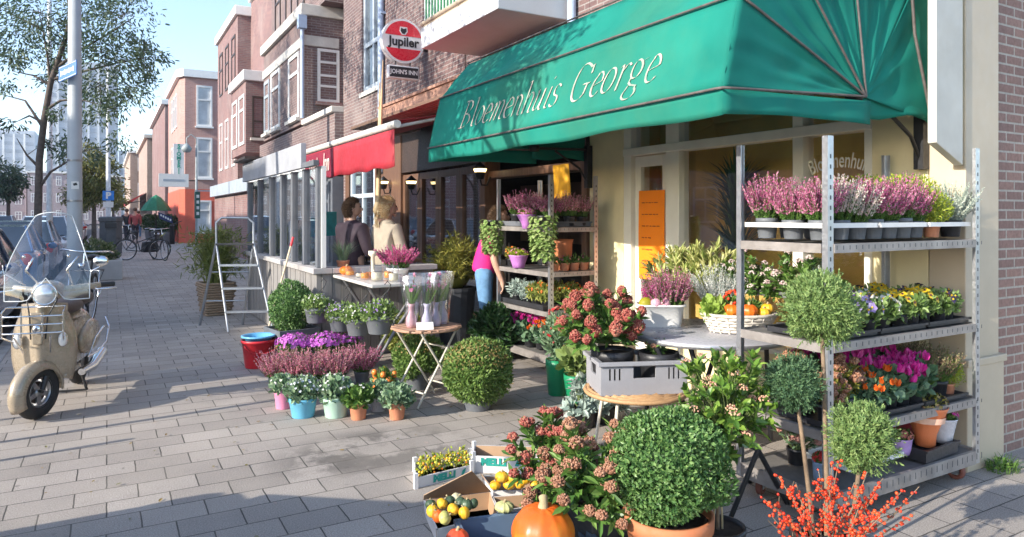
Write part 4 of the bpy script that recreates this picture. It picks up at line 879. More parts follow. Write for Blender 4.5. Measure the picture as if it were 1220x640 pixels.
# wall lanterns, lit
for k, (px, py, X, lb_) in enumerate(((572, 205, 4.22, 'lit wall lantern beside the yellow banner and pub entrance'), (490, 219, 4.25, 'lit wall lantern above the first folding door'), (457, 219, 4.25, 'lit wall lantern on the brown post behind the woman'))):
    p = PXP(px, py, X); t = thing('wall_lantern', lb_, 'lantern', p, group='wall lanterns on the pub front'); m = MB()
    lathe(m, [(.0, -.10), (.05, -.09), (.09, .05), (.10, .055), (.02, .12), (0, .14)], n=8); tube(m, [(.0, 0, -.10), (.02, 0, -.17), (.10, 0, -.17), (.15, 0, -.06)], .012, 6); m.build('bracket', BLACK, t)
    m = MB(); lathe(m, [(.045, -.08), (.088, .04)], n=8); lathe(m, [(.0, .046), (.085, .046)], n=8)
    V = []; m.build('glass', LAMP('lantern_glow', (1, .72, .30), 2.2), t); t.children[1].scale = (1.03, 1.03, 1)
# ================================================================== PLANTS
BOXL = LEAF('boxwood_leaf', [(.045, .115, .03), (.10, .21, .055), (.22, .35, .11)], .45, .25)
MIDG = LEAF('mid_green_leaf', [(.045, .11, .022), (.10, .20, .04), (.19, .30, .07)], .4, .25)
DRKG = LEAF('dark_glossy_leaf', [(.015, .045, .014), (.03, .08, .02), (.06, .13, .04)], .3, .15)
GLOS = LEAF('skimmia_leaf', [(.05, .12, .025), (.10, .21, .04), (.20, .32, .08)], .32, .2)
SILV = LEAF('silver_leaf', [(.22, .30, .26), (.33, .41, .36), (.46, .52, .46)], .6, .15)
GREYL = LEAF('grey_green_leaf', [(.10, .19, .10), (.19, .29, .16), (.32, .42, .26)], .5, .2)
LIME = LEAF('lime_leaf', [(.18, .26, .03), (.32, .40, .04), (.48, .50, .06)], .5, .3)
VARI = LEAF('variegated_leaf', [(.20, .30, .07), (.48, .50, .17), (.68, .66, .32)], .45, .3)
OLIV = LEAF('olive_conifer_leaf', [(.10, .11, .015), (.22, .22, .035), (.36, .32, .06)], .6, .2)
CONI = LEAF('conifer_leaf', [(.09, .17, .05), (.18, .28, .08), (.29, .38, .14)], .6, .2)
COND = LEAF('dark_conifer_leaf', [(.035, .09, .045), (.075, .15, .065), (.13, .22, .10)], .6, .15)
F_PINK = LEAF('pink_heather_flower', [(.42, .07, .20), (.60, .18, .34), (.72, .38, .50)], .7, .3)
F_PALE = LEAF('pale_heather_flower', [(.62, .40, .42), (.72, .60, .56), (.70, .68, .60)], .7, .3)
F_MAUV = LEAF('mauve_heather_flower', [(.55, .14, .26), (.70, .28, .38), (.80, .48, .54)], .7, .3)
F_WHIT = LEAF('white_flower', [(.60, .60, .58), (.74, .73, .70), (.80, .80, .76)], .7, .3)
F_MAGE = LEAF('magenta_flower', [(.48, .01, .20), (.66, .03, .32), (.78, .14, .46)], .6, .3)
F_PURP = LEAF('purple_aster_flower', [(.50, .06, .50), (.68, .15, .66), (.80, .36, .78)], .6, .3)
F_YELL = LEAF('yellow_flower', [(.72, .42, .01), (.82, .55, .02), (.85, .66, .10)], .6, .3)
F_VIOL = LEAF('violet_flower', [(.18, .06, .36), (.40, .28, .58), (.66, .60, .74)], .6, .3)
F_ORAN = LEAF('orange_flower', [(.70, .10, .01), (.82, .18, .02), (.85, .30, .05)], .6, .3)
F_RED = LEAF('red_flower', [(.50, .01, .02), (.68, .03, .04), (.74, .10, .06)], .6, .3)
SKIM = LEAF('skimmia_bud', [(.26, .045, .04), (.38, .095, .07), (.47, .21, .14)], .6, .1)
SKIB = LEAF('brown_skimmia_bud', [(.22, .09, .05), (.36, .17, .10), (.46, .27, .17)], .6, .1)
BERR = LEAF('orange_red_berry', [(.50, .022, .008), (.68, .05, .012), (.76, .10, .025)], .3, 0)
STEM = M('green_stem', (.10, .14, .04), .7, .2, 20); BARK = M('brown_bark', (.20, .14, .09), .85, .3, 20, bmp=.5); CANE = M('bamboo_cane', (.46, .36, .20), .6, .15, 10)
POTG = M('grey_pot', (.13, .14, .155), .55, .1, 8); POTK = M('black_pot', (.022, .022, .025), .45, .2); POTW = M('white_pot', (.74, .73, .70), .4, .04); POTB = M('blue_pot', (.13, .42, .60), .4, .05); POTM = M('mint_pot', (.40, .58, .48), .4, .05); POTP = M('pink_pot', (.72, .26, .42), .4, .05); POTS = M('silver_pot', (.58, .56, .60), .35, .08, metal=.3); POTT = M('small_terracotta_pot', (.54, .22, .12), .65, .1, 9)
def pot(root, rt, rb, hh, mat, n=24, lip=.008, name='pot', z=0):
    m = MB(); lathe(m, [(0, z), (rb, z), (rb+.002, z+.004), (rt-lip*.4, z+hh-.22*hh), (rt, z+hh-.2*hh), (rt, z+hh), (rt-lip, z+hh), (rt-lip*1.4, z+hh*.88)], n=n); disc(m, (0, 0, z+hh*.88), rt-lip*1.3, n, 1); return m.build(name, [mat, SOIL], root)
def sqpot(root, wt, wb, hh, mat, z=0):
    m = MB(); a, b, c = wt/2, wb/2, wt/2-.018
    V = [(-b,-b,z),(b,-b,z),(b,b,z),(-b,b,z),(-a,-a,z+hh),(a,-a,z+hh),(a,a,z+hh),(-a,a,z+hh),(-c,-c,z+hh),(c,-c,z+hh),(c,c,z+hh),(-c,c,z+hh),(-c,-c,z+hh-.03),(c,-c,z+hh-.03),(c,c,z+hh-.03),(-c,c,z+hh-.03)]
    F = [(0,3,2,1)]
    for k in (0, 4, 8): F += [(k+i, k+(i+1) % 4, k+4+(i+1) % 4, k+4+i) for i in range(4)]
    m.add(V, F); m.add(V[12:], [(0, 1, 2, 3)], 1); return m.build('pot', [mat, SOIL], root, bevel=.004)
def foliage(root, name, fn, mats): m = MB(); fn(m); return m.build(name, mats, root)
def heather(name, label, loc, fmat, rt=.055, n=46, hgt=.24, rad=.13, potm=POTG, seed=1, gmat=MIDG, cat='heather', ph=.10, rz=0, group=None, flor=26, size=.011, low=.35):
    t = thing(name, label, cat, loc, rz, group); pot(t, rt, rt*.75, ph, potm)
    m = MB(); spikes(m, rng_(seed), n, rt*.8, rad, hgt, 0, 1, flor, size, (0, 0, ph*.9), low); m.build('flower_spikes', [fmat, gmat], t); return t
def bushlet(name, label, loc, cat, potm, rt, ph, seed, lm, ll, lw, nl, r, fm=None, nf=0, fr=.015, fk=5, fcup=.2, wide=.8, group=None, up=.4, cz=None, centre=None, full=True, flat=.8, rz=0, head=None):
    """small potted plant: dome of leaves with open flowers on it"""
    rg = rng_(seed); t = thing(name, label, cat, loc, rz, group); pot(t, rt, rt*.76, ph, potm, 20)
    m = MB(); cz = ph+r*.35 if cz is None else cz; leaf_ball(m, rg, (0, 0, cz), (r, r, r*flat), nl, ll, lw, 0, None, .35, .14, up, .9, full); m.build('foliage', lm, t)
    if nf:
        D = rdir(rg, nf); D[:, 2] = np.abs(D[:, 2])*.9+.15; D = nrm(D); Pp = D*np.array((r, r, r*flat))*rg.uniform(.9, 1.12, nf)[:, None]+np.array((0, 0, cz)); m = MB()
        if head == 'cyclamen':
            for j in range(5): leaves(m, Pp, np.array((0, 0, 1))+.55*rdir(rg, nf), rdir(rg, nf), fr*rg.uniform(1.4, 2.2, nf), fr*1.1, 0, .3, True)
        else: petals(m, Pp, D+.35*rdir(rg, nf), fr*rg.uniform(.8, 1.15, nf), fk, 0, wide, fcup, rg)
        if centre is not None: blobs(m, Pp+D*fr*.1, fr*.28, 1)
        m.build('flowers', [fm, centre or fm], t)
    return t
# ---- box balls
loc = PD(348, 256, 7.3); loc = (loc[0], loc[1], 0); t = thing('box_ball', 'clipped box ball in dark square pot against the terrace', 'shrub', loc, R(10)); sqpot(t, .44, .36, .36, POTG)
foliage(t, 'foliage', lambda m: leaf_ball(m, rng_(1), (0, 0, .575), .255, 6500, .026, .016, 0, 0, .74, .16, .2, 1.0), BOXL)
loc = PD(796, 256, 2.98); loc = (loc[0], loc[1], 0); t = thing('box_ball', 'large clipped box ball in orange terracotta pot up front', 'shrub', loc)
m = MB(); lathe(m, [(0, 0), (.135, 0), (.178, .205), (.188, .207), (.19, .265), (.175, .267), (.168, .225)], n=40); disc(m, (0, 0, .23), .17, 30, 1); m.build('pot', [TERRA, SOIL], t)
foliage(t, 'foliage', lambda m: leaf_ball(m, rng_(2), (0, 0, .462), (.242, .242, .25), 14500, .021, .0125, 0, 0, .72, .15, .4, 1.15), BOXL)
# ---- skimmias
def skimmia(label, loc, seed, nh, r, hgt, hm, root_z, lm=GLOS, hr=.035, nleaf=9, pots=None, group=None, lean=(0, 0), L_=.075, W_=.028, hz=1.25, rz=0, sc=1, nb=85, br=.0065, low=.1):
    rg = rng_(seed); t = thing('skimmia', label, 'shrub', loc, rz, group, sc)
    D = rdir(rg, nh); D[:, 2] = np.abs(D[:, 2])*(1 if low > 0 else 1.2)+low; D = nrm(D); q = rg.uniform(.55, 1, nh)[:, None]
    tips = D*q*np.array((r, r, hgt))+np.array((lean[0], lean[1], root_z)); root = (0, 0, root_z-.05)
    m = MB(); rosettes(m, rg, tips, D+np.array((0, 0, .6)), nleaf, L_, W_, 0, 1.0, True, 1, .004, root, .15)
    T2_ = tips-D*r*.25; rosettes(m, rg, T2_, D+np.array((0, 0, .3)), nleaf, L_, W_, 0, 1.2); m.build('foliage', [lm, STEM], t)
    m = MB()
    for p, d in zip(tips, D):
        e = rdir(rg, nb); e[:, 2] = np.where(e[:, 2] < -.25, -e[:, 2], e[:, 2]); s_ = hr*rg.uniform(.7, 1.15)
        berries(m, p+np.array((0, 0, hr*.5))+e*np.array((s_, s_, s_*hz*.8))*rg.uniform(.8, 1.05, nb)[:, None], br*rg.uniform(.7, 1.2, nb), 0); ball(m, p+np.array((0, 0, hr*.5)), (s_*.8, s_*.8, s_*hz*.62), 8, 6, 0)
    m.build('flower_heads', hm, t)
    return t
SK = PD(712, 256, 3.22); t = skimmia('big skimmia with brownish red heads in dark square pot', (SK[0], SK[1], 0), 11, 66, .30, .33, [SKIB], .30, hr=.031, lean=(-.07, -.05), low=-.25, br=.005, nb=120)
sqpot(t, .245, .20, .21, M('charcoal_square_pot', (.075, .068, .066), .65, .15, 6)); m = MB()
skl = PD(655, 256, 3.42); t = skimmia('lower skimmia with dusky red heads behind the gourd boxes', (skl[0], skl[1], 0), 12, 34, .25, .27, [SKIM], .29, hr=.031, low=-.2, br=.005, nb=110); sqpot(t, .2, .16, .18, POTK)
CT = Matrix.Translation((CR[0], CR[1], STH+.015)) @ Matrix.Rotation(CRZ, 4, 'Z')
p = CT @ Vector((-.14, .03, 0)); t = skimmia('large red-headed skimmia in black pot in the grey crate', p, 13, 60, .29, .34, [SKIM], .31, hz=1.6, hr=.037, L_=.085, W_=.034, lean=(-.07, .05), br=.0052, nb=190, low=-.15); pot(t, .135, .11, .225, POTK)
p = CT @ Vector((.14, -.03, 0)); t = skimmia('small skimmia in low black pot in the grey crate', p, 14, 5, .08, .05, [SKIB], .225, hr=.02, L_=.05, W_=.02); pot(t, .125, .10, .215, POTK)
# ---- standards (stem plants) up front
def conifer_ball(m, rg, c, r, n=11000, L_=.021, W_=.0055):
    leaf_ball(m, rg, c, r, n, L_, W_, 0, 0, .70, .26, .5, 1.0)
    D = rdir(rg, 420); Pp = D*r*rg.uniform(.70, 1.10, 420)[:, None]+np.array(c); up = nrm(D+np.array((0, 0, .5))+.4*rdir(rg, 420))
    for k in range(9): leaves(m, Pp+up*.0045*k, nrm(up+.9*rdir(rg, 420)), D, L_*(1.1-.07*k), W_*1.1, 0)
for (px, py, r, d, mt, sx, sy, lb_, sd_) in ((978, 369, .138, 3.02, CONI, 985, 700, 'largest clipped conifer ball on a stem, light yellow green', 21), (946, 456, .098, 3.05, COND, 972, 690, 'dark green conifer ball on thin stem beside the viburnum', 22), (1027, 521, .118, 2.88, CONI, 1003, 690, 'low pale green conifer ball on curved stem above red berries', 23)):
    c = Vector(PD(px, py, d)); b = Vector(PZ(sx, sy, 0)) if sx != 985 else Vector((c.x+.02, c.y, 0)); b = Vector((c.x+(sx-px)/FPX*d*.87, c.y-(sx-px)/FPX*d*.5, 0))
    t = thing('topiary_standard', lb_, 'topiary', b); cc = c-b
    m = MB(); tube(m, [(0, 0, 0), cc*.35+Vector((.012, 0, 0)), cc*.75+Vector((.01, 0, 0)), cc], [.011, .010, .009, .008], 8); m.build('trunk', BARK, t)
    foliage(t, 'crown', lambda m: conifer_ball(m, rng_(sd_), tuple(cc), r), mt)
    pot(t, .11, .085, .16, POTK)
# viburnum standard
c = Vector(PD(868, 478, 3.12)); b = Vector((c.x-.045, c.y+.02, 0)); t = thing('viburnum_standard', 'leafy viburnum standard with pinkish buds on twin pale canes', 'shrub', b); cc = c-b
m = MB(); tube(m, [(0, 0, 0), (.0, 0, .3), cc*.9], .008, 8); m.build('trunk', BARK, t); m = MB(); tube(m, [(.022, -.01, 0), (.012, -.005, .42)], .005, 6); tube(m, [(-.022, .01, 0), (-.012, .0, .42)], .005, 6); m.build('cane', CANE, t)
rg = rng_(31); n_ = 135; D = rdir(rg, n_); tips = D*np.array((.23, .23, .25))*rg.uniform(.4, 1.0, n_)[:, None]+np.array(cc)
m = MB(); rosettes(m, rg, tips, D+np.array((0, 0, .8)), 8, .058, .027, 0, .95, True, 1, .0022, tuple(cc*.75)); m.build('foliage', [LEAF('viburnum_leaf', [(.05, .12, .02), (.11, .22, .035), (.24, .36, .06)], .35, .25), STEM], t)
m = MB()
for p in tips[:30]: e = rdir(rg, 26); e[:, 2] = np.abs(e[:, 2]); berries(m, p+np.array((0, 0, .02))+e*.022, .0045, 0)
m.build('buds', LEAF('pink_bud', [(.5, .20, .14), (.62, .36, .26), (.55, .42, .22)], .6, .1), t); pot(t, .12, .09, .15, POTK)
# winterberry branches
b = Vector(PZ(985, 720, 0)); b = Vector((PD(985, 256, 2.55)[0], PD(985, 256, 2.55)[1], 0)); t = thing('winterberry', 'bare branches crowded with orange red berries at the lower edge', 'shrub', b); pot(t, .12, .10, .16, POTK)
rg = rng_(41); m = MB(); BP = []; tips_px = [(905, 590, 2.5), (925, 565, 2.62), (948, 575, 2.6), (960, 600, 2.45), (975, 560, 2.7), (992, 550, 2.65), (1000, 548, 2.7), (1018, 575, 2.5), (1033, 562, 2.65), (1052, 570, 2.6), (1075, 585, 2.6), (1090, 612, 2.5), (940, 618, 2.4), (985, 610, 2.4), (1050, 615, 2.4), (1025, 600, 2.45), (1095, 580, 2.68), (915, 620, 2.45)]
for px, py, d in tips_px:
    tp = Vector(PD(px, py, d))-b; mid = Vector((tp.x*.35, tp.y*.35, tp.z*.5+.08)); pts = [Vector((0, 0, .14)), mid*.5+Vector((0, 0, .09)), mid+Vector(rg.normal(0, .012, 3)), mid.lerp(tp, .5)+Vector(rg.normal(0, .01, 3)), tp]
    tube(m, pts, [.006, .005, .004, .003, .0015], 5, 0, False)
    segs = [(pts[2], pts[3]), (pts[3], pts[4])]
    for j in range(2):
        q0 = pts[2].lerp(pts[4], rg.uniform(.1, .7)); q1 = q0+Vector((rg.normal(0, .05), rg.normal(0, .05), rg.uniform(.02, .09))); tube(m, [q0, q1], [.0025, .0012], 4, 0, False); segs.append((q0, q1))
    for a_, b_ in segs:
        k = int(14 if (b_-a_).length > .09 else 8); f = rg.uniform(0, 1, (k, 1)); BP.append(np.array(a_)*(1-f)+np.array(b_)*f+rdir(rg, k)*.0085)
m.build('branches', BARK, t); m = MB(); BP = np.concatenate(BP); berries(m, BP, .0058*rg.uniform(.75, 1.25, len(BP)), 0); m.build('berries', BERR, t)
# ---- silver foliage, green bushes in the middle ground
def silver(label, loc, seed, r=.2, hgt=.22, n=24):
    rg = rng_(seed); t = thing('silver_plant', label, 'plant', loc); pot(t, .1, .08, .14, POTK); D = rdir(rg, n); D[:, 2] = np.abs(D[:, 2]); D = nrm(D); tips = D*np.array((r, r, hgt))*rg.uniform(.6, 1, n)[:, None]+np.array((0, 0, .12))
    m = MB(); rosettes(m, rg, tips, D+np.array((0, 0, .5)), 11, .075, .038, 0, 1.1, True, 1, .003, (0, 0, .1), .2); m.build('foliage', [SILV, STEM], t); return t
silver('silvery leafed plant under the wicker stool', G(722, 503), 51); silver('silvery leafed plant beside the green buckets', G(694, 508), 52, .17, .26)
def round_bush(name, label, loc, r, cz, n, L_, W_, mat, seed, potm, rt, ph, fm=None, nf=0, fr=.012, cat='shrub', inner=.72, k=8, full=False, group=None, amp=.18, sc3=(1, 1, 1)):
    rg = rng_(seed); t = thing(name, label, cat, loc, 0, group); pot(t, rt, rt*.8, ph, potm); foliage(t, 'foliage', lambda m: leaf_ball(m, rg, (0, 0, cz), (r*sc3[0], r*sc3[1], r*sc3[2]), n, L_, W_, 0, 0, inner, amp, .3, .9, full), mat)
    if fm is not None:
        D = rdir(rg, nf); D[:, 2] = np.abs(D[:, 2])*.9+.28; D = nrm(D); Pp = D*r*np.array(sc3)*1.02+np.array((0, 0, cz)); m = MB(); petals(m, Pp, D+.3*rdir(rg, nf), fr, k, 0, .5, .35, rg); m.build('flowers', fm, t)
    return t
BUD = LEAF('chrysanthemum_bud', [(.22, .22, .05), (.32, .24, .08), (.30, .15, .07)], .6, .1)
round_bush('chrysanthemum', 'round chrysanthemum bush in bud standing by the bistro table', G(569, 487), .275, .30, 9500, .036, .017, LEAF('mum_leaf', [(.07, .14, .03), (.15, .25, .055), (.26, .36, .10)], .5, .25), 61, POTG, .125, .16, BUD, 620, .009, 'chrysanthemum', sc3=(1, 1, .86), k=6)
round_bush('chrysanthemum', 'smaller chrysanthemum bush in grey pot under the bistro table', G(497, 463), .21, .28, 3500, .04, .02, MATS['mum_leaf'], 62, POTG, .11, .16, BUD, 160, .010, 'chrysanthemum', k=6)
round_bush('chrysanthemum', 'yellow green bush among the bent table legs', G(481, 437), .21, .34, 3000, .045, .02, LEAF('yellow_green_leaf', [(.13, .17, .03), (.25, .29, .06), (.38, .38, .10)], .5, .25), 63, POTK, .11, .2, None, 0, cat='shrub')
round_bush('laurel_bush', 'dark glossy evergreen bush behind the chrysanthemum', G(592, 428), .27, .33, 2000, .085, .032, DRKG, 64, POTK, .13, .2, full=True, inner=.5)
round_bush('bergenia', 'broad leafed pale green plant in green bucket', G(686, 478), .13, .35, 130, .11, .085, LEAF('broad_pale_leaf', [(.14, .22, .06), (.24, .32, .10), (.33, .40, .15)], .4, .3), 65, GRNP, .10, .22, full=True, inner=.4, cat='plant')
rg = rng_(66); t = thing('flower_bucket', 'tall green bucket of mixed red cut flowers', 'bucket', G(664, 470)); pot(t, .10, .075, .30, GRNP); m = MB(); leaf_ball(m, rg, (0, 0, .48), (.13, .13, .2), 700, .07, .025, 0, None, .3, .2, .8, .7, True); Pp = rdir(rg, 40)*np.array((.14, .14, .18))+np.array((0, 0, .56)); m.build('foliage', GREYL, t); m = MB(); petals(m, Pp[:14], np.array([(0, 0, 1)])+.6*rdir(rg, 14), .03, 9, 0, .5, .4, rg); berries(m, Pp[14:], .012, 1); m.build('flowers', [F_RED, SKIM], t)
t = thing('flower_bucket', 'dark green bucket of pale greenery beside the trolley wheel', 'bucket', G(672, 458)); pot(t, .09, .07, .26, M('dark_green_plastic', (.01, .12, .07), .4)); m = MB(); leaf_ball(m, rg, (0, 0, .42), (.12, .12, .17), 600, .075, .03, 0, None, .3, .2, .8, .7, True); m.build('foliage', MIDG, t)
# conifer in tall barrel pot
C0 = Vector(G(543, 408)); t = thing('olive_conifer', 'feathery olive green conifer in tall dark slatted tub', 'conifer', C0); m = MB(); lathe(m, [(0, 0), (.19, 0), (.235, .62), (.25, .62), (.25, .66), (.225, .66), (.22, .6)], n=18, smooth=False); disc(m, (0, 0, .6), .22, 18, 1); m.build('pot', [M('charcoal_tub', (.04, .042, .048), .6, .2, 5), SOIL], t)
rg = rng_(67); m = MB(); n_ = 230; D = rdir(rg, n_); D[:, 2] = np.abs(D[:, 2])-.25; D = nrm(D); tips = D*np.array((.36, .36, .40))*rg.uniform(.5, 1.05, n_)[:, None]+np.array((0, 0, .92))
for j in range(34):
    f = rg.uniform(.45, 1.08, n_)[:, None]; pp = np.array((0, 0, .75))+(tips-np.array((0, 0, .75)))*f; pp[:, 2] -= (f[:, 0]-.5)**2*.16; leaves(m, pp, nrm(tips-np.array((0, 0, .75)))+.75*rdir(rg, n_)+np.array((0, 0, -.35)), rdir(rg, n_), .075, .011, 0)
ball(m, (0, 0, .88), (.2, .2, .24), 12, 8, 0); m.build('foliage', OLIV, t)
# ---- heathers and asters on the paving
hl = ('first mauve heather of the row, beside the red bucket', 'mauve heather between the bucket and the asters', 'mauve heather in the middle of the floor row', 'mauve heather just behind the blue pot', 'pale mauve heather at the bent table legs')
for k, (px, py) in enumerate(((329, 463), (352, 464), (377, 464), (402, 462), (431, 455))):
    heather('heather', hl[k], G(px, py), F_MAUV if k < 4 else F_PINK, .07, 110, .27, .20, POTG, 80+k, ph=.10, group='heathers on the paving', flor=38, size=.012, low=.2)
for k, (px, py, lb_) in enumerate(((352, 446, 'purple aster cushion nearest the box ball'), (388, 444, 'bright purple aster cushion beside the bent legs'), (408, 440, 'violet aster at the back of the floor plants'))):
    bushlet('aster', lb_, G(px, py), 'aster', POTG, .09, .16, 90+k, MIDG, .03, .012, 900, .18, F_PURP, 260, .018, 8, .25, .5, group='purple asters', cz=.27, flat=.62)
def violet(label, loc, potm, rt, ph, seed, fm, nf, r=None, lm=GREYL, name='flowering_plant', group=None, cat='potted plant', fr=.012, nl=420):
    r = r or rt*1.35; return bushlet(name, label, loc, cat, potm, rt, ph, seed, lm, .046, .032, nl, r, fm, nf, fr, 5, .15, .85, group, .5, ph+r*.35, None, True, .75)
violet('blue white flowers in small pink pot', G(338, 486), POTP, .075, .15, 101, F_WHIT, 30); violet('blue white flowers in light blue pot', G(361, 496), POTB, .105, .145, 102, LEAF('pale_blue_flower', [(.5, .55, .68), (.66, .70, .76), (.75, .76, .76)], .6, .3), 60, .14)
violet('pale flowering plant in mint green pot', G(400, 496), POTM, .10, .155, 103, F_WHIT, 34, .145); violet('leafy plant in the first small terracotta pot', G(427, 499), POTT, .068, .125, 104, F_WHIT, 6, .115, MIDG)
violet('leafy plant in small silver pot between terracotta pots', G(451, 489), POTS, .07, .115, 105, F_ORAN, 4, .10); violet('grey green plant in the second small terracotta pot', G(473, 499), POTT, .066, .125, 106, F_WHIT, 5, .125)
rg = rng_(107); t = thing('ornamental_pepper', 'ornamental pepper plant with orange fruit behind terracotta pots', 'potted plant', G(458, 478)); pot(t, .07, .055, .12, POTK); m = MB(); leaf_ball(m, rg, (0, 0, .17), .10, 260, .05, .02, 0, None, .3, .1, .5, .8, True); m.build('foliage', MIDG, t); m = MB()
for k in range(12): a = k*2.4; ball(m, (math.cos(a)*.08, math.sin(a)*.08, .20+.04*math.sin(k*3)), (.024, .024, .026), 8, 6)
m.build('fruit', M('orange_fruit', (.80, .22, .04), .3), t)
LEAF('hanging_leaf', [(.10, .18, .04), (.19, .29, .08), (.30, .40, .15)], .5, .3)
# ---- hanging pots along the pub table
for k, (px, py, Y, lb_) in enumerate(((377, 384, 7.38, 'grey hanging pot nearest the box ball'), (406, 394, 6.98, 'grey hanging pot second along the pale table'), (427, 399, 6.66, 'grey hanging pot third along the pale table'), (452, 397, 6.20, 'grey hanging pot at the near end of the pale table'))):
    X = PYP(px, py, Y)[0]; X = 1.965 if k else 1.80; p = PXP(px, py, X); t = bushlet('hanging_pot', lb_+', white and mauve flowers', p, 'hanging pot', POTG, .115, .15, 110+k, MATS['hanging_leaf'], .036, .022, 640, .155, F_VIOL if k % 2 else F_WHIT, 55, .010, 5, .2, .8, 'hanging pots along the pale table', cz=.17, flat=.7)
    m = MB(); tube(m, [(-.02, .1, .14), (.02, .06, .27), (.085, 0, .36), (.10, 0, .40), (.07, 0, .43), (.045, 0, .40)], .004, 5); tube(m, [(-.02, -.1, .14), (.02, -.06, .27), (.085, 0, .36)], .003, 5); m.build('hook', BLACK, t)
# pink heather on the pub table
p = PZ(462, 330, .89); heather('heather', 'bright pink heather in low bowl on the pub table', (2.62, 6.95, .89), F_MAGE if False else LEAF('bright_pink_heather', [(.50, .04, .22), (.68, .12, .34), (.76, .30, .46)], .7, .3), .12, 130, .24, .27, POTW, 120, ph=.08, flor=30, size=.014)
# ================================================================== TROLLEY BY THE PIER: four shelves of pots
def tray(label, x, y, z, w_, d_, mat, rz=0, hgt=.05):
    t = thing('plant_tray', label, 'tray', (x, y, z), rz, 'trays on the plant trolleys'); m = MB(); a, b = w_/2, d_/2
    if mat is TRAYW:
        for q in ((-a, a, -b, -b+.012), (-a, a, b-.012, b), (-a, -a+.012, -b+.0125, b-.0125), (a-.012, a, -b+.0125, b-.0125)): bx(m, *q, .072, .096)
        for i in (-1, 0, 1): bx(m, -a+.0125, a-.0125, i*b*.5-.008, i*b*.5+.008, .088, .094)
        m.build('tray_body', mat, t); return t
    bx(m, -a, a, -b, b, .002, .008)
    for q in ((-a, a, -b, -b+.006), (-a, a, b-.006, b), (-a, -a+.006, -b+.006, b-.006), (a-.006, a, -b+.006, b-.006)): bx(m, *q, .008, hgt)
    for q in ((-a-.01, a+.01, -b-.012, -b-.0005), (-a-.01, a+.01, b+.0005, b+.012)): bx(m, *q, hgt-.012, hgt+.001)
    m.build('tray_body', mat, t); return t
x0, x1, y0, y1 = T1
zt = Z1[3]+.003
for k, (mt, wd) in enumerate(((TRAYW, 'white'), (TRAYW, 'second white'), (TRAYW, 'last white'))): tray(f'{wd} tray of heathers on the top shelf by the pier', x0+.235+k*.44, (y0+y1)/2, zt, .41, .50, mt)
HP = heather('heather', 'tall pink heather beside the front post on the top shelf', (x0+.12, y0+.13, zt+.010), F_PINK, .058, 80, .24, .14, POTG, 200, ph=.10, group='heathers on the top shelf', flor=40, size=.0105, low=.28)
HW = heather('heather', 'pale cream heather beside the front post on the top shelf', (x0+.26, y0+.13, zt+.010), F_PALE, .058, 78, .25, .14, POTG, 201, ph=.10, group='heathers on the top shelf', flor=40, size=.0105, low=.28)
HG = heather('silver_heather', 'silvery white shrub at the wall end of the top shelf', (x1-.08, y0+.12, zt+.010), LEAF('silver_needle', [(.40, .46, .38), (.52, .57, .47), (.62, .64, .55)], .6, .2), .06, 100, .24, .17, POTK, 202, gmat=SILV, ph=.095, flor=34, size=.010, low=.15)
HL = bushlet('lime_shrub', 'lime yellow shrub in brown pot on the top shelf', (x1-.19, y0+.27, zt+.010), 'shrub', POTT, .06, .10, 203, LIME, .024, .010, 2000, .145, flat=1.0, cz=.22, full=False)
spots = [(.40, .13, 'W', 'pale heather third from the front post on the top shelf'), (.54, .13, 'P', 'pink heather in the middle front of the top shelf'), (.67, .13, 'P', 'pink heather just before the brown pots on the top shelf'), (.80, .13, 'P', 'pink heather beside the lime shrub on the top shelf'), (.93, .14, 'P', 'darker pink heather farther along the top shelf'), (.12, .29, 'P', 'pink heather in the second row of the top shelf'), (.30, .30, 'P', 'pink heather behind the cream heather on the top shelf'), (.50, .30, 'W', 'cream heather in the second row of the top shelf'), (.70, .30, 'P', 'pink heather in the second row beyond the middle'), (.12, .46, 'P', 'pink heather at the inner corner of the top shelf'), (.30, .46, 'P', 'pink heather at the rear of the top shelf'), (.50, .46, 'P', 'pink heather at the rear middle of the top shelf')]
for k, (a, b, c_, lb_) in enumerate(spots): dup(HP if c_ == 'P' else HW, (x0+a, y0+b, zt+.010), k*1.3, (1, 1, (.88, 1.04, .95, 1.1, .92, 1.0)[k % 6]), lb_)
for a, b, lb_ in ((.90, .40, 'lime yellow shrub at the rear of the top shelf'), (1.05, .30, 'larger lime yellow shrub beside the silvery one')): dup(HL, (x0+a, y0+b, zt+.01), a*7, 1.0, lb_)
dup(HL, (x0+1.06, y0+.11, zt+.01), 2, .75, 'small lime shrub in brown pot at the shelf front')
# second shelf: violas and pansies
zt = Z1[2]+.003
for k in range(3): tray(('first', 'middle', 'last')[k]+' black tray of pansies on the second shelf', x0+.25+k*.43, y0+.22, zt, .40, .36, TRAYK, 0, .03)
def pansy(label, loc, fm, cm, seed): return bushlet('pansy', label, loc, 'pansy', POTK, .048, .075, seed, MATS['hanging_leaf'], .04, .022, 230, .082, fm, 10, .028, 5, .12, .95, 'pansies on the second shelf', .5, .11, cm, True, .95)
PW = pansy('white pansy beside the big conifer ball', (x0+.16, y0+.08, zt+.01), F_WHIT, F_YELL, 211); PV = pansy('violet and white pansy on the second shelf front', (x0+.29, y0+.08, zt+.01), F_VIOL, F_YELL, 212); PY = pansy('yellow pansy in the middle of the second shelf', (x0+.70, y0+.08, zt+.01), F_YELL, LEAF('dark_eye', [(.05, .01, .03), (.1, .02, .04)], .6, .1), 213); PK = pansy('dark blue pansy at the second shelf end', (x0+1.08, y0+.09, zt+.01), LEAF('dark_pansy', [(.03, .015, .05), (.07, .03, .10), (.3, .24, .3)], .6, .1), F_YELL, 214)
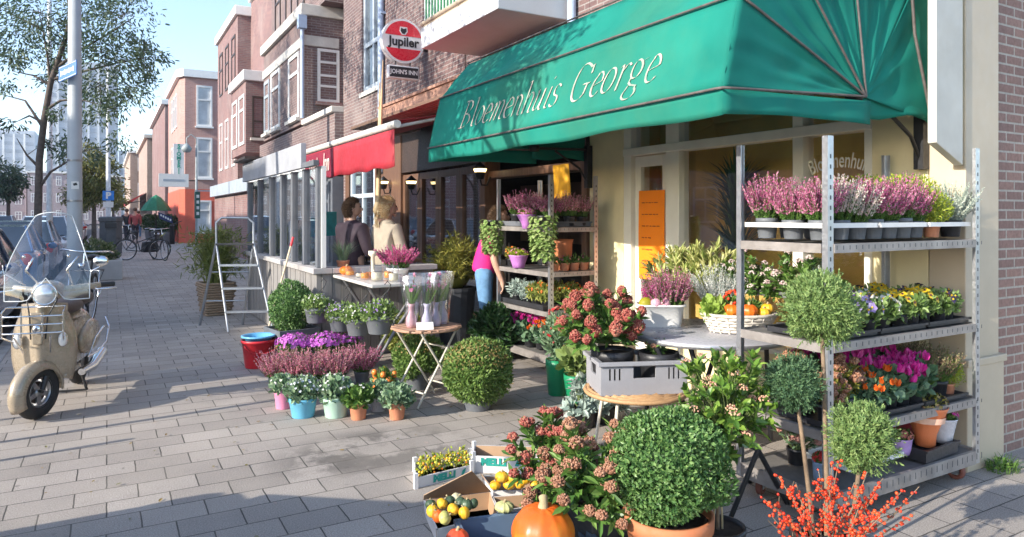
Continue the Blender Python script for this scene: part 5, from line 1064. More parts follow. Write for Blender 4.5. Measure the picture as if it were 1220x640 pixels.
pl = [(.42, .08, PV), (.54, .08, PW), (.80, .08, PY), (.92, .09, PY), (.16, .22, PW), (.29, .22, PV), (.42, .22, PV), (.56, .22, PW), (.70, .22, PY), (.83, .22, PY), (.96, .22, PK), (1.10, .22, PK), (.35, .36, PY), (.55, .36, PK), (.75, .36, PK), (.95, .36, PY), (1.18, .10, PK)]
nm = {PW: 'white', PV: 'violet', PY: 'yellow', PK: 'dark'}; cnt = {}
for k, (a, b, s_) in enumerate(pl):
    cnt[s_] = cnt.get(s_, 1)+1; row = 'front row' if b < .15 else ('second row' if b < .3 else 'rear row'); place = ('near the front post' if a < .35 else 'before the middle' if a < .6 else 'past the middle' if a < .9 else 'near the wall')
    dup(s_, (x0+a, y0+b, zt+.01), k*2.1, .95+.03*(k % 4), f'{nm[s_]} pansy in the {row} of the second shelf, {place}'+(' beside its neighbour' if k in (3, 9, 6, 16) else ''))
# third shelf: brown sedum, orange peppers, magenta cyclamen
zt = Z1[1]+.003
tray('black tray of cyclamen on the third shelf', x0+.62, y0+.20, zt, .40, .34, TRAYK, 0, .03); tray('black tray of sedum near the front post, third shelf', x0+.21, y0+.22, zt, .34, .36, TRAYK, 0, .03); tray('black tray of brown heather at the wall end, third shelf', x0+1.06, y0+.20, zt, .40, .34, TRAYK, 0, .03)
CY = bushlet('cyclamen', 'magenta cyclamen at the front of the third shelf', (x0+.74, y0+.10, zt+.01), 'cyclamen', POTK, .055, .085, 221, LEAF('cyclamen_leaf', [(.04, .10, .05), (.09, .18, .09), (.20, .28, .17)], .4, .2), .055, .045, 150, .115, F_MAGE, 20, .026, head='cyclamen', cz=.13, group='cyclamens on the third shelf', flat=.8)
CO = bushlet('cyclamen', 'orange flowered plant at the front of the third shelf', (x0+.52, y0+.09, zt+.01), 'cyclamen', POTK, .055, .085, 222, MATS['cyclamen_leaf'], .055, .032, 180, .115, F_ORAN, 20, .022, head='cyclamen', cz=.13, group='cyclamens on the third shelf', flat=.8)
for k, (a, b, s_, lb_) in enumerate(((.40, .10, CO, 'orange flowered plant nearer the front post, third shelf'), (.62, .10, CY, 'magenta cyclamen between orange flowers, third shelf'), (.86, .10, CY, 'magenta cyclamen farther along the third shelf'), (.50, .24, CY, 'magenta cyclamen in the second row, third shelf'), (.64, .25, CY, 'magenta cyclamen in the second row middle, third shelf'), (.36, .40, CY, 'magenta cyclamen at the rear, third shelf'), (.78, .24, CY, 'magenta cyclamen in the second row near the wall'), (.60, .40, CY, 'magenta cyclamen at the rear middle, third shelf'))): dup(s_, (x0+a, y0+b, zt+.01+(.03 if b > .2 else 0)), k*1.7, (1.0+.06*(k % 3), 1.0, .9+.1*(k % 4)), lb_)
def sedum(label, loc, seed, hm, lm, n=16, r=.10): 
    t = skimmia(label, loc, seed, n+8, r*1.15, .14, hm, .10, lm, .022, 6, L_=.045, W_=.018, nb=44, br=.005); pot(t, .055, .045, .085, POTK); return t
sd1 = sedum('brown headed skimmia in pot at the third shelf front', (x0+.14, y0+.10, zt+.01), 231, [SKIB], OLIV); dup(sd1, (x0+.27, y0+.12, zt+.01), 2, 1.25, 'brown headed skimmia beside the orange flowers'); dup(sd1, (x0+.15, y0+.28, zt+.01), 4, 1.3, 'brown headed skimmia in the second row, third shelf')
HB = heather('heather', 'brown faded heather near the wall on the third shelf', (x0+1.0, y0+.12, zt+.01), LEAF('faded_heather', [(.20, .12, .08), (.30, .20, .13), (.32, .30, .14)], .7, .2), .055, 90, .21, .15, POTK, 232, ph=.085, flor=26)
for k, (a, b, lb_) in enumerate(((1.13, .12, 'faded heather at the wall end of the third shelf'), (1.0, .30, 'faded heather in the second row, third shelf'), (1.16, .3, 'faded heather in the rear wall corner, third shelf'))): dup(HB, (x0+a, y0+b, zt+.01), k*2, 1.05, lb_)
dup(HL, (x0+1.23, y0+.11, zt+.01), 1, .6, 'small lime plant at the end of the third shelf')
# bottom shelf: wrapped pots
zt = Z1[0]+.003
tray('black tray of wrapped plants on the bottom shelf', x0+1.0, y0+.15, zt, .34, .26, TRAYK, .05, .07); tray('white tray on the bottom shelf behind the berries', x0+.42, y0+.16, zt, .46, .28, TRAYW, 0, .05); tray('black tray at the wall end of the bottom shelf', x0+1.20, y0+.30, zt, .26, .30, TRAYK, .2, .06)
def wrapped(label, loc, mat, rt, rb, hh, lm, fm, seed, rz=0, nf=40):
    t = thing('wrapped_plant', label, 'potted plant', loc, rz, 'wrapped plants on the bottom shelf'); m = MB(); lathe(m, [(0, 0), (rb, 0), (rb*1.15, hh*.3), (rt*.98, hh*.92), (rt*1.05, hh), (rt*.97, hh*.96), (rt*.9, hh*.85)], n=14, smooth=True); disc(m, (0, 0, hh*.85), rt*.9, 14, 1); m.build('pot_cover', [mat, SOIL], t)
    rg = rng_(seed); m = MB(); leaf_ball(m, rg, (0, 0, hh+.01), (rt*.95, rt*.95, rt*.5), 260, .03, .016, 0, None, .3, .1, .6, .8); Dd = rdir(rg, nf); Dd[:, 2] = np.abs(Dd[:, 2]); petals(m, nrm(Dd)*np.array((rt, rt, rt*.6))+np.array((0, 0, hh+.01)), Dd, .014, 6, 1, .6, .3, rg); m.build('foliage', [lm, fm], t); return t
PAPO = M('orange_pot_wrap', (.72, .20, .07), .6, .06); m_ = M('clear_wrap', (.60, .58, .60), .25, .1)
t = wrapped('orange wrapped pot of small chrysanthemums on the bottom shelf', (x0+.965, y0+.09, zt+.06), PAPO, .112, .05, .225, OLIV, BUD, 241)
m = MB(); lathe(m, [(.0965, .138), (.1035, .172)], n=14); m.build('band', M('pale_orange_band', (.80, .48, .34), .6), t)
wrapped('clear wrapped magenta aster on the bottom shelf', (x0+1.15, y0+.10, zt+.05), m_, .078, .05, .14, MIDG, F_MAGE, 242); wrapped('pink wrapped magenta flowers at the bottom shelf end', (x0+1.18, y0+.30, zt+.06), M('pink_wrap', (.72, .10, .14), .5), .095, .07, .26, MIDG, F_MAGE, 243)
wrapped('pale purple wrapped pot on the bottom shelf', (x0+.80, y0+.13, zt+.03), M('lilac_wrap', (.50, .32, .62), .4), .06, .045, .09, MIDG, SKIM, 244); wrapped('pot of dusky pink flowers behind the lilac wrap', (x0+.78, y0+.32, zt+.02), M('card_pot', (.5, .42, .36), .7), .08, .06, .13, GREYL, SKIM, 245); wrapped('pot of cream dried flowers behind the low conifer', (x0+.66, y0+.30, zt+.02), POTK, .09, .06, .17, GREYL, F_PALE, 246)
t = sedum('pinkish sedum in pot on the bottom shelf', (x0+.20, y0+.33, zt+.02), 247, [LEAF('pale_sedum', [(.5, .22, .18), (.62, .34, .28)], .6, .1)], GREYL); wrapped('blue and red wrapped pot low beside the folding stand', (x0+.10, y0+.10, zt+.01), M('blue_red_wrap', (.25, .36, .52), .4), .05, .04, .11, MIDG, F_RED, 248)
round_bush('leafy_plant', 'leafy green plant behind the low conifer ball', (x0+.52, y0+.20, zt+.01), .10, .17, 200, .06, .03, MIDG, 249, POTK, .06, .1, full=True, inner=.4, cat='potted plant')
# ================================================================== ON THE ROUND TABLE
TZ = .743
p = PZ(787, 388, TZ); t = thing('white_planter', 'oblong white planter of pink heather on the round table', 'planter', p, R(-32)); m = MB(); n_ = 32; a = np.arange(n_)*2*PI/n_
def rr(sx, sy, z): cs = np.sign(np.cos(a))*np.abs(np.cos(a))**.45; sn = np.sign(np.sin(a))*np.abs(np.sin(a))**.45; return np.stack([cs*sx, sn*sy, np.full(n_, z)], 1)
V = np.concatenate([rr(.135, .085, 0), rr(.155, .10, .14), rr(.17, .11, .142), rr(.17, .11, .155), rr(.155, .098, .155), rr(.15, .095, .12)]); m.add(V, [(i*n_+j, i*n_+(j+1) % n_, (i+1)*n_+(j+1) % n_, (i+1)*n_+j) for i in range(5) for j in range(n_)], 0, True); m.add(rr(.15, .095, .12), [tuple(range(n_))], 1); m.add(rr(.135, .085, 0), [tuple(range(n_))[::-1]]); m.build('planter_body', [POTW, SOIL], t)
m = MB(); spikes(m, rng_(251), 150, .09, .19, .29, 0, 1, 30, .011, (.05, 0, .12), .3); spikes(m, rng_(252), 60, .05, .10, .17, 2, 1, 26, .012, (-.04, .03, .12), .3); m.build('flower_spikes', [F_PINK, MIDG, F_MAGE], t); m = MB()
ball(m, (-.11, -.05, .16), (.05, .045, .045), 12, 8, 0); ball(m, (-.045, -.075, .165), .04, 12, 8, 1); ball(m, (.02, -.075, .165), .038, 12, 8, 1); m.build('ornament', [LEAF('moss_ball', [(.35, .33, .02), (.45, .4, .03)]), M('glitter_pink', (.62, .32, .40), .5, .3, 60)], t)
m = MB(); leaves(m, [(.0, -.06, .16)], [(-.1, 0, 1)], [(0, -1, .2)], .10, .055, 0, .02, True); m.build('label_card', POTW, t)
p = PZ(858, 384, TZ); t = thing('white_heather_pot', 'white heather in wire pot behind the pumpkin basket', 'heather', p); m = MB()
for k in range(7): tube(m, [(math.cos(j*PI/10)*(.07+.004*k), math.sin(j*PI/10)*(.07+.004*k), .01+k*.016) for j in range(20)], .003, 4, closed=True)
pot(t, .075, .06, .10, m_); m.build('wire_holder', CHROME, t); m = MB(); spikes(m, rng_(253), 210, .07, .25, .33, 0, 1, 30, .012, (0, 0, .09), .2); m.build('flower_spikes', [F_WHIT, SILV], t)
p = PZ(880, 395, TZ); KB = 1.22; t = thing('pumpkin_basket', 'whitewashed wicker basket of tiny pumpkins and greenery', 'basket', p, R(-30), None, KB); m = MB()
for i in range(6):
    f = i/5; tube(m, [(math.cos(k*PI/18)*(.15+.045*f)*(1+.035*(1 if (k+i) % 2 else -1)), math.sin(k*PI/18)*(.10+.035*f)*(1+.035*(1 if (k+i) % 2 else -1)), .012+.085*f) for k in range(36)], .0095, 6, closed=True)
for k in range(18): a_ = k*PI/9; tube(m, [(math.cos(a_)*.15, math.sin(a_)*.10, 0), (math.cos(a_)*.205, math.sin(a_)*.14, .105)], .006, 5)
ball(m, (0, 0, .03), (.14, .09, .03), 14, 6); m.build('basket_body', WWICK, t)
rg = rng_(254); m = MB(); leaf_ball(m, rg, (-.14, 0, .12), (.06, .06, .05), 160, .06, .045, 0, None, .3, .1, .6, .8, True); leaf_ball(m, rg, (.07, .06, .12), (.10, .06, .05), 700, .028, .010, 1, None, .3, .1, .6, .8); m.build('greenery', [LEAF('fresh_lime_leaf', [(.22, .34, .05), (.34, .46, .10)], .5, .3), MIDG], t)
def pumpkin_mesh(m, c, r, mat=0, ribs=10, sq=.8, depth=.06, stem=1): ball(m, c, (r, r, r*sq), 60, 18, mat, lambda t_, p_: (1-depth*abs(math.cos(p_*ribs/2))**.7*math.sin(t_)**.5)*(1-.14*math.exp(-(t_/.3)**2))); tube(m, [(c[0], c[1], c[2]+r*sq*.80), (c[0]+r*.05, c[1], c[2]+r*sq*1.05), (c[0]+r*.16, c[1]+r*.05, c[2]+r*sq*1.16)], [r*.19, r*.13, r*.15], 8, stem)
STALK = M('dry_stalk', (.38, .30, .16), .8, .2, 20); PUMP = M('pumpkin_skin', (.72, .125, .012), .42, .16, 5, dirt=.75, dirtcol=(.78, .36, .03)); PUMY = M('yellow_gourd', (.80, .43, .02), .45, .2, 10, dirt=.6, dirtcol=(.55, .42, .10)); PUMG = M('green_gourd', (.06, .10, .05), .45, .5, 14); PUMC = M('cream_gourd', (.66, .58, .34), .5, .15, 10); PUML = M('lime_gourd', (.50, .48, .14), .45, .25, 16)
for k, (x, y, lb_) in enumerate(((-.055, -.045, 'little orange pumpkin in the wicker basket, beside lime leaves'), (.04, -.055, 'little orange pumpkin in the middle of the wicker basket'))):
    q = Matrix.Translation(p) @ Matrix.Rotation(R(-30), 4, 'Z') @ Vector((x*KB, y*KB, .12*KB)); t = thing('small_pumpkin', lb_, 'pumpkin', q, k, None, KB); m = MB(); pumpkin_mesh(m, (0, 0, 0), .047); m.build('skin', [PUMP, STALK], t)
for k, (x, y, z) in enumerate(((.12, -.05, .11), (.15, -.02, .13))):
    q = Matrix.Translation(p) @ Matrix.Rotation(R(-30), 4, 'Z') @ Vector((x*KB, y*KB, z*KB)); t = thing('small_gourd', ('small yellow gourd at the basket rim', 'small yellow gourd resting on another in the basket')[k], 'gourd', q, 0, None, KB); m = MB(); pumpkin_mesh(m, (0, 0, 0), .033); m.build('skin', [PUMY, STALK], t)
q = Matrix.Translation(p) @ Matrix.Rotation(R(-30), 4, 'Z') @ Vector((-.02*KB, .04*KB, .12*KB)); t = thing('orange_berry_plant', 'orange berried sprig standing in the wicker basket', 'plant', q, 0, None, KB); rg = rng_(255); m = MB(); Pp = rdir(rg, 46)*np.array((.055, .04, .05))+np.array((0, 0, .05)); berries(m, Pp, .0095, 0); m.build('berries', BERR, t); m = MB(); leaf_ball(m, rg, (0, 0, .03), .05, 90, .035, .016, 0, None, .3, .1, .5, .8, True); m.build('leaves', MIDG, t)
m = MB(); p2 = PZ(926, 394, TZ); t = thing('price_card', 'small white price card on the round table', 'card', p2); m.add([(0, 0, .0), (.07, -.04, 0), (.065, -.035, .055), (-.005, .005, .055)], [(0, 1, 2, 3)]); o = m.build('card', POTW, t); solid(o, .002)
# ---- shrubs on the window bench
def bench(label, y, lm, seed, kind, z=1.001, x=4.05):
    rg = rng_(seed); t = thing('window_shrub', label, 'shrub', (x, y, z), 0, 'shrubs on the window bench'); pot(t, .095, .075, .13, M('tan_pot', (.22, .17, .12), .7))
    m = MB()
    if kind == 'a': D = rdir(rg, 95); D[:, 2] = np.abs(D[:, 2]); tips = nrm(D)*np.array((.25, .33, .34))*rg.uniform(.3, 1, 95)[:, None]+np.array((-.08, 0, -.03)); rosettes(m, rg, tips, D+np.array((0, 0, .8)), 15, .095, .019, 0, .8, True, 1, .003, (0, 0, .1), .1)
    else:
        D = rdir(rg, 46); D[:, 2] = np.abs(D[:, 2]); tips = nrm(D)*np.array((.24, .30, .28))*rg.uniform(.35, 1, 46)[:, None]+np.array((-.07, 0, -.02)); rosettes(m, rg, tips, D+np.array((0, 0, .6)), 14, .06, .024, 0, 1, True, 1, .003, (0, 0, .1), .1)
        for q in tips[:22]: e = rdir(rg, 24); e[:, 2] = np.abs(e[:, 2]); berries(m, q+np.array((0, 0, .02))+e*.022, .006, 2)
    m.build('foliage', [lm, STEM, F_PALE], t); return t
bench('yellow variegated shrub on the window bench beside the orange notice', 4.20, VARI, 261, 'a'); bench('tall yellow variegated shrub before the window pot plant', 3.90, VARI, 262, 'a'); bench('pink flowered viburnum in the middle of the window bench', 3.58, MIDG, 263, 'b'); bench('pink flowered viburnum at the near end of the bench', 3.34, MIDG, 264, 'b'); bench('leafy viburnum in dark pot behind the tall trolley', 3.10, MIDG, 265, 'b')
t = thing('window_plant', 'tall dark leafed dragon tree standing inside the shop window', 'plant', (4.80, 4.40, .02)); m = MB(); lathe(m, [(0, 0), (.14, 0), (.17, .3), (.15, .3)], n=20); m.build('pot', POTG, t); m = MB(); tube(m, [(0, 0, .2), (0, 0, 1.3)], .025, 8); m.build('trunk', BARK, t)
m = MB(); rg = rng_(266)
for z in (1.0, 1.3, 1.55): blades(m, rg, 80, .03, .60, .34, .05, 0, (0, 0, z), .6)
m.build('fronds', LEAF('dragon_leaf', [(.015, .04, .015), (.035, .08, .03), (.07, .13, .05)], .35, .15), t)
# goblets on the bench
t = thing('glass_vase', 'pale blue glass vase at the end of the window bench', 'vase', (4.02, 2.97, 1.001)); m = MB(); lathe(m, [(0, 0), (.05, 0), (.012, .03), (.012, .08), (.06, .12), (.07, .24), (.066, .24), (.056, .125), (0, .09)], n=20); m.build('glass', GLASS('blue_glass', (.75, .88, .9), .1), t)
# ================================================================== MIDDLE TROLLEY
x0, x1, y0, y1 = T2
zt = Z2[3]+.003
for k, y in enumerate((.28, .77)): tray(('near', 'far')[k]+' grey tray of heathers on the middle trolley top', (x0+x1)/2, y0+y, zt, .48, .44, GREYP)
H2 = heather('heather', 'mauve heather at the near corner of the middle trolley top', (x0+.44, y0+.10, zt+.01), F_MAUV, .055, 60, .22, .13, POTK, 301, ph=.09, group='heathers on the middle trolley', flor=26)
H3 = heather('heather', 'pale pink heather at the street side of the middle trolley', (x0+.10, y0+.14, zt+.01), F_PINK, .055, 60, .20, .14, POTK, 302, ph=.09, group='heathers on the middle trolley', flor=26)
for k, (a, b, s_, lb_) in enumerate(((.29, .10, H2, 'mauve heather in the near row of the middle trolley top'), (.15, .36, H3, 'pale pink heather in the second row, street side'), (.10, .60, H3, 'pale pink heather in the third row, street side'), (.32, .36, H2, 'mauve heather in the second row of the middle trolley'), (.44, .36, H2, 'mauve heather in the second row at the wall side'), (.12, .84, H3, 'pale pink heather at the far end, street side'), (.32, .66, H2, 'mauve heather in the third row of the middle trolley'), (.36, .9, H2, 'mauve heather at the far end of the middle trolley'))): dup(s_, (x0+a, y0+b, zt+.01), k*1.1, (1.1, 1.1, 1.05+.12*(k % 3)), lb_)
t = wrapped('pink heather in purple paper wrap hanging over the trolley edge', (x0-.03, y0+.38, zt-.02), M('purple_wrap', (.50, .20, .55), .5), .095, .04, .14, LIME, F_PINK, 303, nf=90)
t['group'] = 'wrapped plants on the middle trolley'
t = wrapped('small plant in purple paper wrap on the second trolley shelf', (x0+.02, y0+.62, Z2[2]+.005), MATS['purple_wrap'], .10, .06, .13, LIME, F_PINK, 304, nf=20); t['group'] = 'wrapped plants on the middle trolley'
def ivy(label, loc, seed, h_, r):
    rg = rng_(seed); t = thing('trailing_ivy', label, 'ivy', loc); pot(t, .06, .05, .09, POTK); n = 640; m = MB(); z = .10-rg.uniform(0, 1, n)**.8*h_; a = rg.uniform(0, 2*PI, n); q = r*(.75+.25*rg.uniform(0, 1, n))*(1-.35*np.clip(-z/h_, 0, 1)); Pp = np.stack([np.cos(a)*q, np.sin(a)*q, z], 1); D = np.stack([np.cos(a), np.sin(a), np.full(n, -.6)], 1)+.6*rdir(rg, n); leaves(m, Pp, D, np.stack([np.cos(a), np.sin(a), np.full(n, .8)], 1), .045, .04, 0, .1, True)
    for k in range(14): a_ = k*.45; tube(m, [(0, 0, .09), (math.cos(a_)*r*.8, math.sin(a_)*r*.8, .06), (math.cos(a_)*r*.7, math.sin(a_)*r*.7, -h_*.8)], .002, 3, 1, False)
    m.build('foliage', [LEAF('ivy_leaf', [(.16, .26, .07), (.28, .40, .12), (.42, .50, .22)], .45, .25), STEM], t); return t
ivy('pale trailing ivy hanging at the near corner of the middle trolley', (x0-.055, y0+.03, zt+.02), 305, .42, .125); ivy('pale trailing ivy hanging at the far end of the middle trolley', (x0-.05, y0+1.06, zt-.03), 306, .36, .115)
zt = Z2[2]+.003
SM = bushlet('small_plant', 'small plant in brown pot at the near corner, second shelf', (x0+.10, y0+.08, zt+.002), 'potted plant', POTT, .05, .075, 311, MIDG, .04, .014, 90, .06, F_PINK, 6, .012, cz=.10, group='small pots on the second trolley shelf')
for k in range(3): dup(SM, (x0+.22+.115*k, y0+.08, zt+.002), k, 1, ('second', 'third', 'last')[k]+' small brown pot along the second shelf end')
SP = bushlet('small_plant', 'orange berried plant on the second shelf, street side', (x0+.08, y0+.85, zt+.002), 'potted plant', POTK, .06, .08, 312, OLIV, .035, .014, 240, .09, F_ORAN, 14, .012, cz=.13, group='small pots on the second trolley shelf')
dup(SP, (x0+.30, y0+.40, zt+.002), 1, 1.1, 'orange berried plant deeper on the second shelf')
t = thing('terracotta_vase', 'tall terracotta vase standing on the second trolley shelf', 'vase', (x0+.30, y0+.22, zt)); m = MB(); lathe(m, [(0, 0), (.07, 0), (.085, .1), (.09, .26), (.10, .3), (.09, .3), (.08, .25), (0, .24)], n=24); m.build('vase_body', TERRA, t)
zt = Z2[1]+.003
tray('black tray on the third shelf of the middle trolley', x0+.25, y0+.55, zt, .46, .80, TRAYK)
MX = bushlet('small_plant', 'pale green plant at the near corner, third shelf', (x0+.10, y0+.20, zt+.01), 'potted plant', POTK, .07, .08, 313, MATS['yellow_green_leaf'], .045, .016, 420, .12, F_ORAN, 40, .011, cz=.14, group='small plants on the third trolley shelf'); MS = bushlet('small_plant', 'silvery plant in the third shelf middle', (x0+.10, y0+.55, zt+.01), 'potted plant', POTK, .07, .08, 314, SILV, .045, .010, 420, .12, None, 0, cz=.14, group='small plants on the third trolley shelf')
for k, (a, b, s_, lb_) in enumerate(((.10, .37, MX, 'orange tinted plant on the third shelf, street side'), (.34, .15, MX, 'orange tinted plant at the third shelf near end'), (.10, .75, MS, 'silvery plant farther along the third shelf'), (.34, .45, MX, 'orange tinted plant deeper on the third shelf'))): dup(s_, (x0+a, y0+b, zt+.01), k, 1.05, lb_)
zt = Z2[0]+.003
CY2 = dup(CY, (x0+.12, y0+.55, zt), 1, 1.25, 'magenta cyclamen on the bottom shelf of the middle trolley', 'plants on the bottom trolley shelf'); dup(CY, (x0+.12, y0+.75, zt), 3, 1.25, 'magenta cyclamen farther along the bottom trolley shelf', 'plants on the bottom trolley shelf'); dup(CO, (x0+.12, y0+.20, zt), 3, 1.25, 'orange flowered plant on the bottom trolley shelf', 'plants on the bottom trolley shelf'); dup(CO, (x0+.14, y0+.37, zt), 4, 1.2, 'orange flowered plant second on the bottom trolley shelf', 'plants on the bottom trolley shelf'); dup(SP, (x0+.35, y0+.15, zt), 4, 1.2, 'small orange plant at the bottom shelf near end', 'plants on the bottom trolley shelf')
# ================================================================== GOURDS AND PUMPKINS
BP_ = Vector(PD(647, 634, 3.0)); t = thing('pumpkin', 'large glossy orange pumpkin with pale stalk in the blue crate', 'pumpkin', (BP_.x, BP_.y, BP_.z), .7); m = MB(); pumpkin_mesh(m, (0, 0, 0), .138, 0, 12, .88, .035, 1); m.build('skin', [PUMP, STALK], t)
p = PD(545, 640, 3.05); t = thing('small_pumpkin', 'red orange squash at the lower edge in the blue crate', 'pumpkin', p); m = MB(); pumpkin_mesh(m, (0, 0, 0), .05, 0, 8, .7); m.build('skin', [M('red_squash', (.70, .09, .03), .35, .1), STALK], t)
gl = [(515, 609, 'Y', .026), (527, 600, 'Y', .027), (540, 607, 'Y', .028), (522, 615, 'O', .026), (535, 597, 'G', .027), (548, 600, 'G', .029), (556, 602, 'G', .026), (544, 594, 'C', .027), (530, 617, 'L', .03), (553, 611, 'Y', .025), (513, 601, 'G', .025), (564, 600, 'G', .024)]
cm = {'Y': PUMY, 'O': PUMP, 'G': PUMG, 'C': PUMC, 'L': PUML}; cn = {'Y': 'yellow', 'O': 'orange', 'G': 'dark green', 'C': 'cream', 'L': 'lime yellow'}
wh = ['by the carton corner', 'near the raised flap', 'in the carton middle', 'at the front carton edge', 'under the raised flap', 'against the flap, larger', 'beside the larger dark gourd', 'topmost of the heap', 'long, along the front edge', 'at the carton right end', 'in the far carton corner', 'at the far carton right end']
for k, (px, py, c_, r) in enumerate(gl):
    q = Vector(PD(px, py, 3.28 - (py-600)*.008)); t = thing('gourd', f'{cn[c_]} gourd in the mixed carton, {wh[k]}', 'gourd', q, k*.9, 'gourds in the mixed carton'); m = MB(); pumpkin_mesh(m, (0, 0, 0), r*1.05, 0, 8, .85+.25*(k % 3 == 0), .05); o = m.build('skin', [cm[c_], STALK], t); o.rotation_euler = (.5*(k % 3), .4*(k % 2), 0)
for k, (px, py, r) in enumerate(((598, 568, .036), (607, 577, .034), (590, 578, .030), (625, 571, .034), (619, 577, .028), (637, 577, .026), (611, 569, .03))):
    q = Vector(PD(px, py, 3.62)); t = thing('gourd', 'yellow gourd '+('tallest at the carton back', 'in the carton front middle', 'at the carton front corner', 'among the skimmia leaves', 'beside the middle pair', 'at the carton far end', 'tucked behind the middle pair')[k], 'gourd', q, k, 'yellow gourds in the brown carton'); m = MB(); pumpkin_mesh(m, (0, 0, 0), r, 0, 9, .8, .05); m.build('skin', [PUMY, STALK], t)
q = PD(601, 604, 3.3); t = thing('gourd', 'pale green pattypan squash alone in its carton', 'squash', q); m = MB(); pumpkin_mesh(m, (0, 0, 0), .047, 0, 10, .55, .10); m.build('skin', [LEAF('pattypan_skin', [(.52, .52, .22)]) if False else M('pattypan_skin', (.52, .52, .22), .5, .15, 9), STALK], t)
# peppers in the white crate
rg = rng_(320); c = bxm1[1]; t = thing('pepper_plants', 'ornamental peppers, yellow and red, filling the small white crate', 'pepper plants', (c.x, c.y, .02)); m = MB(); e1 = Gz(561, 566)-Gz(496, 582); e2 = Gz(495, 562)-Gz(496, 582); n_ = 420; f = rg.uniform(-.46, .46, (n_, 1)); g_ = rg.uniform(-.44, .44, (n_, 1)); Pp = f*np.array(e1)+g_*np.array(e2)+np.array((0, 0, 1))*rg.uniform(.03, .085, (n_, 1)); leaves(m, Pp[:260], rdir(rg, 260)+np.array((0, 0, .6)), rdir(rg, 260), .03, .013, 0); m.build('foliage', LIME, t); m = MB(); berries(m, Pp[260:], .0085, 0); m.build('fruit', LEAF('mixed_pepper', [(.7, .1, .02), (.8, .5, .03), (.6, .55, .05), (.12, .1, .16)], .35, 0), t)
# ---- bistro table goods
BTv = Vector(BT)
for k, (dx, dy, fm, lb_) in enumerate(((-.14, -.02, 'p', 'pink vase with a tall bloom in clear wrap'), (-.03, -.08, 'v', 'lilac vase orchid in clear wrap, front of the bistro table'), (.07, -.03, 'v', 'lilac vase orchid in clear wrap, middle of the bistro table'), (.16, .03, 'v', 'lilac vase orchid in clear wrap, far edge of the bistro table'))):
    t = thing('vase', lb_, 'vase', (BTv.x+dx, BTv.y+dy, .617)); rg = rng_(330+k); m = MB(); lathe(m, [(0, 0), (.036, 0), (.044, .03), (.042, .07), (.022, .12), (.020, .16), (.030, .19), (.026, .19), (.016, .16), (0, .15)], n=20); m.build('vase_body', M('pink_ceramic', (.72, .42, .46), .3) if fm == 'p' else M('lilac_ceramic', (.62, .58, .72), .3), t)
    m = MB(); tube(m, [(0, 0, .15), (.01, 0, .28), (.03, 0, .42)], .003, 5, 1, False); leaves(m, np.tile((0, 0, .16), (6, 1)), rdir(rg, 6)*.5+np.array((0, 0, 1)), rdir(rg, 6), .20, .035, 1, .15, True); petals(m, np.array([(.0, 0, .30), (.02, .01, .36), (.03, 0, .42), (.015, -.015, .33)]), rdir(rg, 4)+np.array((-.5, -.8, .2)), .022, 5, 0, .8, .2, rg); m.build('flowers', [F_PINK, MIDG], t)
    m = MB(); lathe(m, [(.05, .01), (.06, .16), (.085, .33), (.10, .43)], n=9, smooth=False, rz=k); o = m.build('wrap', GLASS('cellophane', (.90, .90, .92), .16, .18), t)
m = MB(); t = thing('price_card', 'white card propped on the bistro table', 'card', (BTv.x-.10, BTv.y-.20, .617)); m.add([(-.06, .02, 0), (.07, -.015, 0), (.08, .015, .055), (-.05, .05, .055)], [(0, 1, 2, 3)]); o = m.build('card', POTW, t); solid(o, .002)
# ---- pub table goods
def jar(label, x, y, r, h_, fill, z=.891, name='candle_glass'):
    t = thing(name, label, 'glass jar', (x, y, z), 0, 'jars on the pub table'); m = MB(); lathe(m, [(0, .002), (r, .002), (r, h_), (r*.93, h_), (r*.92, .01), (0, .01)], n=16); m.build('glass', GLASS('jar_glass', (.985, .99, .99), .01), t); m = MB(); lathe(m, [(0, .012), (r*.88, .012), (r*.88, h_*.5), (0, h_*.5)], n=14); m.build('candle', fill, t)
ORW = M('orange_wax', (.80, .30, .05), .4); CRW = M('cream_wax', (.72, .64, .48), .5)
for k, (x, y, r, h_, f, lb_) in enumerate(((2.16, 7.10, .05, .10, ORW, 'candle glass of orange wax at the terrace end'), (2.20, 6.90, .045, .08, CRW, 'low cream candle glass on the pub table'), (2.18, 6.68, .045, .12, ORW, 'tall candle glass of orange wax'), (2.22, 6.45, .06, .16, CRW, 'widest cream candle glass near the heather bowl'), (2.34, 6.32, .05, .15, CRW, 'cream candle glass at the near table end'), (2.40, 6.62, .05, .14, ORW, 'orange candle glass behind the front jars'))): jar(lb_, x, y, r, h_, f)
for k, (x, y, r, lb_) in enumerate(((2.18, 7.30, .075, 'flat orange pumpkin at the pub table far end'), (2.26, 6.80, .05, 'tiny orange pumpkin among the candle glasses'))): t = thing('small_pumpkin', lb_, 'pumpkin', (x, y, .89+r*.6)); m = MB(); pumpkin_mesh(m, (0, 0, 0), r, 0, 9, .65); m.build('skin', [PUMP, STALK], t)
t = thing('candle_holder', 'slim cream candle pillar beside the pink heather', 'candle', (2.36, 6.98, .89)); m = MB(); lathe(m, [(0, 0), (.05, 0), (.02, .02), (.02, .20), (.045, .22), (.045, .26), (0, .26)], n=14); m.build('pillar', CRW, t)
q = PXP(366, 318, 2.02); t = thing('spray_bottle', 'white and blue spray bottle on the terrace sill', 'bottle', (1.985, 7.52, .961)); m = MB(); lathe(m, [(0, 0), (.038, 0), (.04, .10), (.016, .15), (.014, .18), (0, .18)], n=14); m.build('bottle_body', POTW, t); m = MB(); bx(m, -.014, .014, -.05, .03, .18, .215); m.build('nozzle', POTB, t); m = MB(); lathe(m, [(.0405, .03), (.0412, .09)], n=14); m.build('label_band', M('blue_band', (.05, .14, .45), .4), t)
